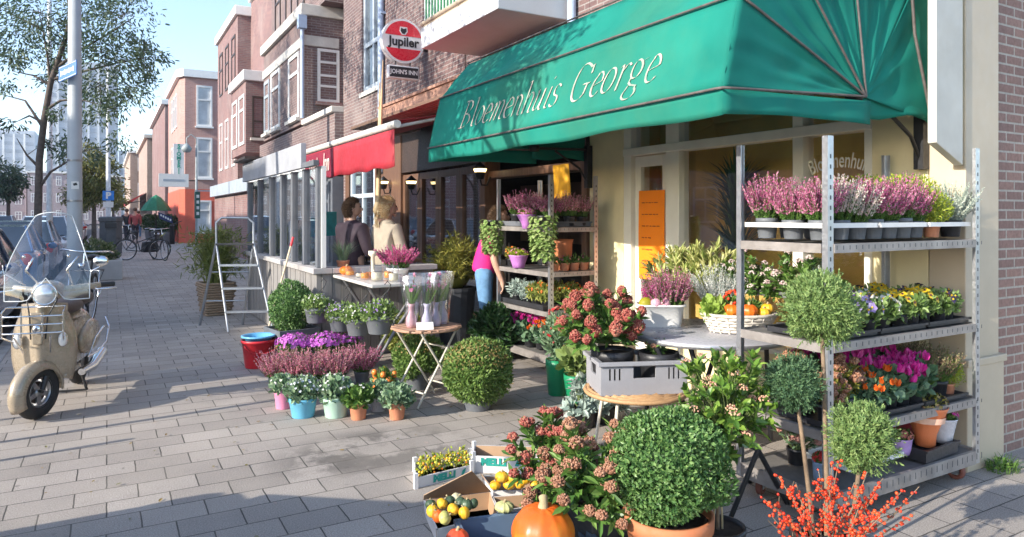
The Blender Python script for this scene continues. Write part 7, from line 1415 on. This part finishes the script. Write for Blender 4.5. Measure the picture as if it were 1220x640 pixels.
# ================================================================== STREET FURNITURE
POLE = M('pale_grey_pole', (.42, .45, .47), .55, .06, 3, dirt=.25, dirtcol=(.3, .3, .28))
def pole(name, label, loc, h_, r0, r1, mat=POLE, cat='lamp post'):
    t = thing(name, label, cat, loc); m = MB(); lathe(m, [(0, 0), (r0, 0), (r0, h_*.12), (r1, h_), (0, h_)], n=18); m.build('shaft', mat, t); return t
p = G(89, 356); t = pole('lamp_post', 'thick pale grey lamp post behind the scooter windscreen', p, 8.5, .125, .085)
for z in (2.48, 1.75, 1.2): m = MB(); lathe(m, [(.122, z), (.124, z+.02), (.122, z+.04)], n=18); m.build('band', M('steel_band', (.3, .3, .3), .4, metal=.7), t)
m = MB(); tube(m, [(0, 0, 8.4), (.6, .1, 8.9), (1.4, .2, 9.0)], .05, 8); ball(m, (1.5, .2, 8.95), (.35, .14, .08), 14, 8); m.build('lamp_head', POLE, t)
m = MB(); bx(m, -.05, .07, -.1285, -.1245, 1.98, 2.12); m.build('sticker', POTW, t); m = MB(); m.add([(-.025, -.130, 2.08), (.03, -.130, 2.10), (.05, -.130, 2.055), (-.01, -.130, 2.04)], [(0, 1, 2, 3)]); o = m.build('sticker_mark', BLACK, t); solid(o, .001)
a = PD(69, 90, 12.75); b = PD(93, 83, 12.62); t = thing('street_sign', 'small blue street name plate clamped on the lamp post', 'sign', ((a[0]+b[0])/2, (a[1]+b[1])/2-.16, 0)); o_ = np.array(t.location); m = MB(); u = np.array(b)-np.array(a); u[2] = 0; L_ = np.linalg.norm(u); u /= L_; nn = np.array((u[1], -u[0], 0)); c_ = np.array((0, 0, (a[2]+b[2])/2)); sl = np.array((0, 0, .10))
def plate(m, hx, hz, off, th, mat=0): prism(m, [tuple(c_+u*sx*hx+np.array((0, 0, sz*hz+sx*.06))+nn*off) for sx, sz in ((-1, -1), (1, -1), (1, 1), (-1, 1))], tuple(-nn*th), mat)
plate(m, .20, .13, 0, .02); m.build('plate', M('street_sign_blue', (.03, .16, .46), .4), t); m = MB(); 
for s in (-1, 1): prism(m, [tuple(c_+u*sx*.19+np.array((0, 0, s*.112+sz*.005+sx*.057))+nn*.003) for sx, sz in ((-1, -1), (1, -1), (1, 1), (-1, 1))], tuple(-nn*.002))
rg = rng_(9)
for k in range(10): x = -.15+k*.031; prism(m, [tuple(c_+u*(x+sx*.009)+np.array((0, 0, sz*(.035+.012*(k % 3 == 0))+x*.3))+nn*.003) for sx, sz in ((-1, -1), (1, -1), (1, 1), (-1, 1))], tuple(-nn*.002))
m.build('lettering', POTW, t)
pole('lamp_post', 'slim white lamp post far off left of the thick one', G(59, 312), 9, .09, .06, M('white_pole', (.6, .62, .64), .5)); 
t = pole('sign_post', 'thin post carrying a blue parking sign down the street', G(129, 297), 8, .10, .07, M('white_pole', (.6, .62, .64)), 'sign post'); m = MB(); bx(m, -.22, .22, -.16, -.12, 2.15, 2.57); m.build('sign_plate', M('parking_blue', (.02, .20, .62), .4), t); m = MB(); text_on(m, 'P', .38, (0, -.165, 2.36), (1, 0, 0), (0, 0, 1), bold=.02); o = m.build('lettering', POTW, t); m = MB(); bx(m, -.2, .2, -.155, -.12, 1.85, 2.1); m.build('lower_plate', POTW, t)
t = thing('litter_bin', 'tall dark grey bin standing by the parking sign', 'bin', G(132, 302)); m = MB(); lathe(m, [(0, 0), (.42, 0), (.42, 1.25), (.46, 1.27), (.46, 1.4), (.40, 1.45), (0, 1.45)], n=8, smooth=False, rz=.4); m.build('bin_body', M('bin_grey', (.07, .08, .09), .5), t); m = MB(); bx(m, -.2, .2, -.45, -.42, 1.0, 1.2); m.build('slot', BLACK, t)
t = thing('planter_box', 'square concrete planter on the pavement edge', 'planter', G(114, 333)); m = MB(); bx(m, -.55, .55, -.45, .45, 0, .46); m.build('box', CONC, t, bevel=.02); rg = rng_(12); m = MB(); leaf_ball(m, rg, (0, 0, .6), (.5, .4, .32), 1300, .10, .05, 0, 0, .5, .2, .4, .9); m.build('planting', LEAF('dusty_shrub_leaf', [(.06, .10, .03), (.12, .17, .06), (.3, .3, .16)], .6, .2), t)
for k, (px, py, lb_) in enumerate(((205, 291, 'short dark bollard before the salmon building'), (197, 289, 'short dark bollard left of its twin'))):
    t = thing('bollard', lb_, 'bollard', G(px, py), 0, 'bollards by the salmon building'); m = MB(); lathe(m, [(0, 0), (.13, 0), (.11, .9), (.13, .92), (.10, 1.02), (0, 1.05)], n=14); m.build('post', BLACK, t)
for k, (px, py, lb_) in enumerate(((201, 289, 'clipped ball shrub in pot before the salmon building'), (188, 287, 'potted shrub by the green parasol'), (180, 286, 'leftmost potted shrub by the green parasol'))):
    p = G(px, py); round_bush('potted_shrub', lb_, p, .55, 1.0, 900, .14, .08, DRKG, 400+k, POTG, .35, .6, group='potted shrubs down the street')
# lantern post before the salmon building
t = pole('street_lantern', 'slender street lantern before the salmon building', G(234, 292), 5.0, .06, .045, M('grey_green_pole', (.3, .34, .34), .5)); m = MB(); tube(m, [(0, 0, 5), (.0, 0, 5.35), (-.25, 0, 5.55), (-.45, 0, 5.35), (-.45, 0, 5.1)], .03, 6); lathe(m, [(0, .15), (.08, .12), (.26, -.12), (.16, -.3), (0, -.32)], (-.45, 0, 4.95), 12); m.build('lamp_head', MATS['grey_green_pole'], t)
# far people
def walker(label, loc, rz, top, legs, s=1):
    t = thing('person', label, 'person', loc, rz, 'people far down the street', s)
    body = [[((0, 0, .95), .13), ((0, 0, 1.15), .12), ((0, 0, 1.38), .14), ((0, 0, 1.52), .05), ((0, .02, 1.64), .095)]]+[[((0, 0, .95), .13), ((q*.09, .0, .85), .085), ((q*.10, q*.10, .48), .06), ((q*.10, q*.22, .08), .04), ((q*.10, q*.22+.12, .05), .035)] for q in (-1, 1)]+[[((0, 0, 1.38), .14), ((q*.2, 0, 1.38), .055), ((q*.24, -q*.06, 1.10), .045), ((q*.24, -q*.02, .84), .035)] for q in (-1, 1)]
    skinned('body', SKIN, body, 0, t, 1); skinned('coat', top, [[((0, 0, .80), .16), ((0, 0, 1.12), .15), ((0, 0, 1.38), .165), ((0, 0, 1.47), .07)]]+[[((0, 0, 1.38), .165), ((q*.2, 0, 1.38), .075), ((q*.24, -q*.06, 1.10), .06), ((q*.24, -q*.02, .90), .05)] for q in (-1, 1)], 0, t, 1); skinned('trousers', legs, [[((0, 0, .92), .14), ((q*.09, 0, .85), .10), ((q*.10, q*.10, .48), .075), ((q*.10, q*.22, .12), .06)] for q in (-1, 1)], 0, t, 1)
    m = MB(); ball(m, (0, .0, 1.68), (.10, .11, .10), 12, 8); m.build('hair', HAIRB, t); return t
p = G(151, 289); walker('far pedestrian in dark coat on the pavement', p, .3, BLACK, DARKT, 1.05); p = G(161, 289); walker('far pedestrian in dusty red coat on the pavement', p, .1, M('dusty_red_coat', (.35, .08, .08), .8), DARKT, 1.08); p = G(165, 285); walker('far pedestrian farthest along the shop fronts', p, 0, DKBR, JEAN, 1.0)
# ================================================================== SIGNS ON THE FRONTS
sc_ = Vector(PXP(479, 50, 4.0)); t = thing('round_sign', 'round red and white beer sign jutting from the pub wall', 'sign', sc_, 0, None, 1.06); RD = M('sign_red', (.70, .015, .04), .3, .05, coat=.5)
m = MB(); r = .325; n_ = 48
def cyl(m, r0, y0, y1, mat=0, z0=-9, z1=9):
    a = np.linspace(0, 2*PI, 97); P_ = [(max(-1e9, math.cos(k)*r0), min(z1, max(z0, math.sin(k)*r0))) for k in a[:-1]]; prism(m, [(x, y0, z) for x, z in P_], (0, y1-y0, 0), mat)
cyl(m, r, -.06, .06); m.build('sign_box', M('sign_white', (.76, .75, .74), .35, .04), t)
m = MB(); cyl(m, r*.90, -.064, -.061, 0, .075, 9); cyl(m, r*.90, -.064, -.061, 0, -9, -.115); m.build('red_field', RD, t)
m = MB(); text_on(m, 'Jupiler', .185, (.005, -.066, -.018), (1, 0, 0), (0, 0, 1), bold=.006, sx=.98); m.build('lettering', M('sign_black', (.02, .02, .025), .4), t)
m = MB(); prism(m, [(-.055, -.066, .205), (.055, -.066, .205), (.065, -.066, .14), (.03, -.066, .09), (-.03, -.066, .09), (-.065, -.066, .14)], (0, .004, 0)); m.build('crest', MATS['sign_white'], t); m = MB(); prism(m, [(-.04, -.069, .19), (.0, -.069, .175), (.04, -.069, .19), (.045, -.069, .145), (.012, -.069, .10), (-.02, -.069, .105), (-.048, -.069, .14)], (0, .002, 0)); m.build('crest_figure', MATS['sign_black'], t)
m = MB(); bx(m, .18, .42, -.02, .02, .05, .08); bx(m, .18, .42, -.02, .02, -.1, -.07); m.build('bracket', BLACK, t)
q = Vector(PXP(480, 87, 4.0)); t = thing('name_sign', 'small black pub name box under the round sign', 'sign', q); m = MB(); bx(m, -.255, .255, -.05, .05, -.105, .105); m.build('sign_box', MATS['sign_white'], t, bevel=.02); m = MB(); bx(m, -.235, .235, -.054, -.051, -.08, .08); m.build('black_field', MATS['sign_black'], t); m = MB(); text_on(m, "JOHN'S INN", .092, (0, -.057, 0), (1, 0, 0), (0, 0, 1), bold=.003, sx=.92); m.build('lettering', MATS['sign_white'], t); m = MB(); tube(m, [(-.12, 0, .10), (-.12, 0, .2)], .01, 6); tube(m, [(.12, 0, .10), (.12, 0, .2)], .01, 6); m.build('hanger', BLACK, t)
# signs further along
p = PYP(213, 191, 40.9); t = thing('vertical_sign', 'white vertical sign with green letters on the salmon corner', 'sign', p); m = MB(); bx(m, -.26, .26, -.06, .06, -.86, .86); m.build('sign_box', POTW, t); m = MB()
for k, ch_ in enumerate('STOMERIJ'): text_on(m, ch_, .26, (0, -.068, .74-k*.212), (1, 0, 0), (0, 0, 1), bold=.012)
m.build('lettering', M('sign_green', (.0, .30, .20), .5), t); m = MB(); bx(m, .261, .6, -.02, .02, .6, .64); m.build('bracket', BLACK, t)
p = PYP(207, 215, 40.5); t = thing('shop_sign', 'plain white shop sign box below the green lettered one', 'sign', p); m = MB(); bx(m, -.7, .7, -.08, .08, -.34, .34); m.build('sign_box', POTW, t); m = MB(); bx(m, -.5, .5, -.09, -.081, -.05, .06); m.build('faint_line', BLUEG, t); m = MB(); bx(m, .701, 1.0, -.02, .02, -.03, .03); m.build('bracket', BLACK, t)
p = PYP(197, 259, 41.0); t = thing('flag', 'tilted dark blue shop flag with white letters', 'flag', p); m = MB(); V = [(-.36, 0, .28), (-.26, 0, -.08), (.36, 0, -.34), (.30, 0, .02)]; prism(m, V, (0, .03, 0)); m.build('flag_cloth', M('flag_navy', (.02, .03, .11), .6), t); m = MB()
for k in range(5): x = -.24+k*.11; prism(m, [(x, -.006, .08-k*.062), (x+.07, -.006, .04-k*.062), (x+.08, -.006, .14-k*.062), (x+.01, -.006, .18-k*.062)], (0, .004, 0))
m.build('lettering', POTW, t); m = MB(); tube(m, [(.36, .015, -.36), (.8, .3, -.2)], .02, 6); m.build('flag_pole', BLACK, t)
p = G(186, 288); t = thing('parasol', 'dark green folded parasol before the shops down the street', 'parasol', p); m = MB(); tube(m, [(0, 0, 0), (0, 0, 2.6)], .03, 8); m.build('pole', BLACK, t); m = MB(); lathe(m, [(.8, 1.75), (.6, 2.1), (.25, 2.5), (0, 2.65)], n=8, smooth=False); o = m.build('canopy', M('parasol_green', (.01, .17, .09), .7), t); solid(o, .01)
p = PYP(235, 243, 38); t = thing('hanging_sign', 'tall dark green hanging sign on a bracket beyond the terrace', 'sign', p); m = MB(); bx(m, -.11, .11, -.25, .25, -.72, .60); m.build('sign_box', M('dark_sign_green', (.02, .10, .08), .5), t); m = MB(); bx(m, -.115, 1.6, -.03, .03, .62, .68); m.build('bracket', BLUEG, t); m = MB()
for k in range(4): bx(m, -.06, .06, -.262, -.251, -.55+k*.28, -.40+k*.28)
m.build('lettering', POTW, t)
t = thing('shop_awning', 'red awning far along the shop row', 'awning', (2.95, 78, 2.6)); m = MB(); prism(m, [(0, -8, .9), (-1.6, -8, .0), (-1.6, -8, -.3), (-1.5, -8, -.3)], (0, 16, 0)); m.build('fabric', RED, t); m = MB(); tube(m, [(0, -8, .2), (-1.55, -8, -.1)], .04, 6); m.build('arm', BLACK, t)
rg = rng_(77); t = thing('weed_tuft', 'tuft of weeds growing at the foot of the corner pier', 'weeds', (4.62, 2.20, .001)); m = MB(); blades(m, rg, 90, .10, .10, .10, .008, 0, (0, 0, 0), .5); leaf_ball(m, rg, (0, 0, .02), (.13, .07, .04), 160, .03, .014, 0, None, .3, .2, .5, .9); m.build('blades', MIDG, t)
t = thing('teal_board', 'turquoise board standing inside the terrace window', 'board', PXP(385, 266, 2.9)); m = MB(); bx(m, -.02, .02, -.30, .30, -.20, .18); m.build('panel', M('turquoise_panel', (.03, .50, .56), .5), t, bevel=.005); t.rotation_euler = (0, 0, R(-55)); m = MB(); bx(m, -.015, .015, -.02, .02, -1.0, -.201); m.build('stand', BLACK, t)
# posts whose long shadows cross the paving
rg = rng_(88); n_ = 130; m = MB(); Pp = np.stack([rg.uniform(-.6, 3.6, n_), rg.uniform(2.4, 8.0, n_), rg.uniform(.003, .008, n_)], 1); A_ = rg.uniform(0, 2*PI, n_); leaves(m, Pp, np.stack([np.cos(A_), np.sin(A_), np.full(n_, .12)], 1), np.array((0, 0, 1))+.25*rdir(rg, n_), rg.uniform(.015, .045, n_), rg.uniform(.008, .018, n_), 0, .15, True); lf = m.build('fallen_leaves', LEAF('dry_leaf', [(.20, .12, .04), (.32, .22, .07), (.16, .17, .05), (.55, .40, .42)], .7, .1)); lf['kind'] = 'stuff'; lf['label'] = 'scattered fallen leaves and petals on the grey paving'
for k, (x, y, h_, r_, lb_) in enumerate(((-1.25, 5.72, 1.25, .028, 'slim steel post at the kerb by the scooter'), (-1.28, 5.28, .72, .024, 'short steel post at the kerb by the scooter'), (-1.25, 6.35, .95, .02, 'thin steel post at the kerb behind the scooter'))): t = thing('kerb_post', lb_, 'post', (x, y, -.13), 0, 'steel posts at the kerb'); m = MB(); lathe(m, [(0, 0), (r_, 0), (r_, h_), (r_*.7, h_+.02), (0, h_+.02)], n=12); m.build('post', STEEL, t)
# ================================================================== STREET TREES
TLEAF = LEAF('street_tree_leaf', [(.045, .085, .05), (.085, .14, .075), (.15, .20, .105)], .45, .3); TLEAF2 = LEAF('autumn_tree_leaf', [(.10, .13, .03), (.18, .19, .05), (.26, .22, .06)], .5, .3); TBARK = M('grey_brown_bark', (.11, .085, .07), .9, .3, 14, bmp=.8)
def tree(label, base, trunk, limbs, clumps, n, L_, W_, seed, mat=TLEAF, r0=.13, group='street trees'):
    """trunk: points; limbs: point lists; clumps: (centre, radius, weight)"""
    rg = rng_(seed); b = np.array(base, float); t = thing('street_tree', label, 'tree', base, 0, group); m = MB()
    tube(m, [np.array(p)-b for p in trunk], np.linspace(r0, r0*.5, len(trunk)), 10, cap=False)
    m.build('trunk', TBARK, t); m = MB()
    for l in limbs: tube(m, [np.array(p)-b for p in l], np.linspace(r0*.42, r0*.08, len(l)), 6, cap=False)
    tw = []
    ends = [np.array(l[-1])-b for l in limbs]+[np.array(l[len(l)//2])-b for l in limbs]+[np.array(trunk[-1])-b]
    V = []; D_ = []
    tot = sum(w_ for *_, w_ in clumps)
    for c, r, w_ in clumps:
        c = np.array(c)-b; k = max(4, int(n*w_/tot)); ns = max(3, k//34); e = min(ends, key=lambda q: np.linalg.norm(q-c))
        mid = (c+e)/2+rg.normal(0, .08*r, 3); tube(m, [e, mid, c], [r0*.12, r0*.09, r0*.05], 4, cap=False)
        sub = rdir(rg, ns)*np.array((r, r, r*.8))*rg.uniform(.35, 1.05, (ns, 1))**.7+c
        for s_ in sub: tube(m, [c+(s_-c)*.05, (c+s_)/2+rg.normal(0, .05*r, 3), s_], [r0*.05, r0*.035, r0*.015], 3, cap=False)
        j = rg.integers(0, ns, k); f = rg.normal(0, .16*r+.05, (k, 3)); V.append(sub[j]+f); D_.append(nrm(sub[j]-c)+np.array((0, 0, -.5))+.8*rdir(rg, k))
    m.build('limbs', TBARK, t); V = np.concatenate(V); D_ = np.concatenate(D_); m = MB(); leaves(m, V, D_, rdir(rg, len(V)), L_*rg.uniform(.7, 1.2, len(V)), W_, 0, .1, True); m.build('crown', mat, t); return t
D0 = 17.0
def T(px, py, dd=0): return PD(px, py, D0+dd)
bs = T(46, 345); bs = (bs[0], bs[1], -.13)
tree('slender street tree with loose dark foliage left of the lamp post', bs, [bs, T(45, 262), T(47, 190), T(53, 140), T(60, 100), T(70, 70), T(80, 40), T(86, 0)],
  [[T(46, 225), T(60, 205), T(85, 190), T(100, 180)], [T(50, 150), T(30, 120), T(0, 112)], [T(50, 145), T(35, 138), T(20, 145)], [T(56, 130), T(72, 120), T(92, 118), T(120, 125)], [T(60, 100), T(57, 70), T(52, 40), T(45, 10)], [T(66, 82), T(95, 60), T(130, 40), T(160, 20)], [T(62, 95), T(100, 85), T(140, 75), T(170, 70)], [T(47, 200), T(32, 185), T(20, 165)], [T(57, 100), T(40, 90), T(15, 85)], [T(84, 10), T(70, -40), T(75, -90)], [T(84, 10), T(120, -30), T(150, -60)], [T(50, 35), T(20, 20), T(0, 10)]],
  [(T(20, 40, .3), .6, 1.2), (T(50, 15, -.3), .75, 1.8), (T(105, 20, .3), .8, 2.2), (T(150, 18, -.2), .75, 2), (T(172, 50, .2), .35, .5), (T(150, 72, .2), .7, 2.0), (T(115, 60, -.3), .6, 1.4), (T(120, 100, .2), .6, 1.6), (T(170, 72, 0), .45, .8), (T(155, 105), .5, 1.0), (T(30, 60, .4), .5, .8), (T(10, 70, -.2), .35, .5), (T(75, 60, .3), .5, .9), (T(140, 130), .35, .5), (T(8, 100), .25, .3), (T(120, 137), .3, .35), (T(15, 145), .25, .25), (T(70, 135), .25, .3), (T(92, 118), .3, .35), (T(100, 180), .4, .5), (T(80, 180, .3), .3, .35), (T(140, 168), .35, .4), (T(70, -45), 1.0, 2.2), (T(130, -50), 1.0, 2.2), (T(20, -20), .8, 1.4), (T(165, -25), .6, 1.0), (T(60, 90, .3), .35, .4), (T(55, 170), .25, .2), (T(185, 68), .22, .25)], 12000, .12, .036, 501, r0=.092)
D0 = 32.0
bs = T(112, 304); bs = (bs[0], bs[1], -.13)
tree('yellowing street tree behind the lamp post', bs, [bs, T(112, 250), T(112, 215)], [[T(112, 235), T(120, 215), T(122, 195)], [T(112, 225), T(103, 205), T(104, 190)]], [(T(115, 212), .85, 2), (T(106, 190), .7, 1.4), (T(120, 228), .6, 1.2), (T(110, 235), .5, 1), (T(104, 215), .6, 1.0), (T(122, 195), .55, 1)], 5200, .17, .06, 502, TLEAF2, .12)
D0 = 48.0
bs = T(10, 290); bs = (bs[0], bs[1], -.13)
tree('dark round street tree at the edge of the far road', bs, [bs, T(10, 240), T(10, 225)], [[T(10, 240), T(18, 215)], [T(10, 240), T(2, 215)]], [(T(8, 215), 1.1, 2), (T(18, 218), .8, 1.3), (T(0, 205), .9, 1.5), (T(12, 228), .7, 1)], 2600, .24, .10, 503, TLEAF, .14)
D0 = 60.0
for k, px in enumerate((135, 97)):
    bs = T(px, 280); bs = (bs[0], bs[1], -.13); tree(('small far street tree beside the lilac house', 'small far street tree left of the parking sign')[k], bs, [bs, T(px, 255), T(px, 240)], [[T(px, 250), T(px+4, 235)]], [(T(px, 232), 1.1, 1), (T(px+4, 240), .8, 1), (T(px-4, 238), .9, 1)], 1500, .25, .1, 504+k, TLEAF2, .13)
# the tree outside the frame at the kerb, whose dappled shade lies on the awning
bs = (-1.7, 2.9, -.13)
tree('street tree at the kerb beside the scooter', bs, [bs, (-1.7, 3.1, 1.6), (-1.65, 3.6, 3.0), (-1.6, 4.2, 4.0), (-1.6, 5.2, 5.6)], [[(-1.65, 3.7, 3.2), (-1.4, 4.6, 3.9), (-1.2, 5.4, 4.4)], [(-1.65, 3.8, 3.4), (-2.1, 4.0, 4.2), (-2.4, 4.2, 4.8)], [(-1.6, 4.3, 4.2), (-1.4, 5.6, 5.0)], [(-1.6, 4.5, 4.5), (-1.9, 4.6, 5.4)]],
  [((-1.3, 5.3, 4.15), .5, 1.3), ((-1.4, 4.6, 4.35), .5, 1.3), ((-1.6, 4.1, 4.75), .5, 1.2), ((-1.5, 6.2, 4.5), .55, 1.0), ((-1.9, 5.0, 4.8), .6, 1.2), ((-1.4, 5.6, 4.0), .35, .7), ((-1.6, 6.0, 4.9), .7, 1.4), ((-1.9, 5.3, 5.4), .7, 1.2), ((-1.4, 6.9, 5.2), .7, 1.3), ((-1.6, 8.2, 6.4), .8, 1.0)], 6400, .11, .037, 510, r0=.085)

bs = (-2.3, 8.3, -.13)
tree('street tree at the kerb in line with the terrace', bs, [bs, (-2.3, 8.4, 2.5), (-2.2, 8.8, 4.6), (-2.0, 9.6, 6.6)], [[(-2.2, 8.8, 4.6), (-1.6, 9.8, 5.6), (-1.3, 10.6, 6.2)], [(-2.1, 9.2, 5.6), (-2.4, 8.4, 6.6), (-2.6, 8.0, 7.2)], [(-2.0, 9.6, 6.6), (-1.8, 11, 7.2), (-1.6, 12, 7.6)]],
  [((-1.5, 9.6, 5.9), .6, 1), ((-1.4, 10.6, 6.2), .7, 1.2), ((-1.7, 11.6, 6.6), .8, 1.2), ((-1.6, 12.6, 7.0), .8, 1.2), ((-2.0, 10.0, 7.0), .9, 1.3), ((-1.8, 13.8, 7.6), .9, 1.1), ((-2.2, 8.6, 6.8), .8, 1), ((-1.8, 11.2, 8.0), .9, 1.2), ((-1.9, 15.2, 8.2), 1.0, 1.2), ((-1.9, 17.5, 9.0), 1.1, 1.2)], 6200, .12, .04, 511, r0=.10)
# ================================================================== THE AIR DOWN THE STREET
hz = MB(); bx(hz, -60, 60, -12, 420, -1.2, 66); ho = hz.build('haze', None if False else bpy.data.materials.new('haze_air')); ho['kind'] = 'stuff'; ho['label'] = 'thin pale haze in the air along the street'
hm = bpy.data.materials['haze_air']; hm.use_nodes = True; hn = hm.node_tree.nodes; hn.clear(); ov = hn.new('ShaderNodeOutputMaterial'); pv_ = hn.new('ShaderNodeVolumePrincipled'); pv_.inputs['Color'].default_value = (.86, .92, 1, 1); pv_.inputs['Density'].default_value = .0006; pv_.inputs['Anisotropy'].default_value = .2
hm.node_tree.links.new(pv_.outputs[0], ov.inputs['Volume'])
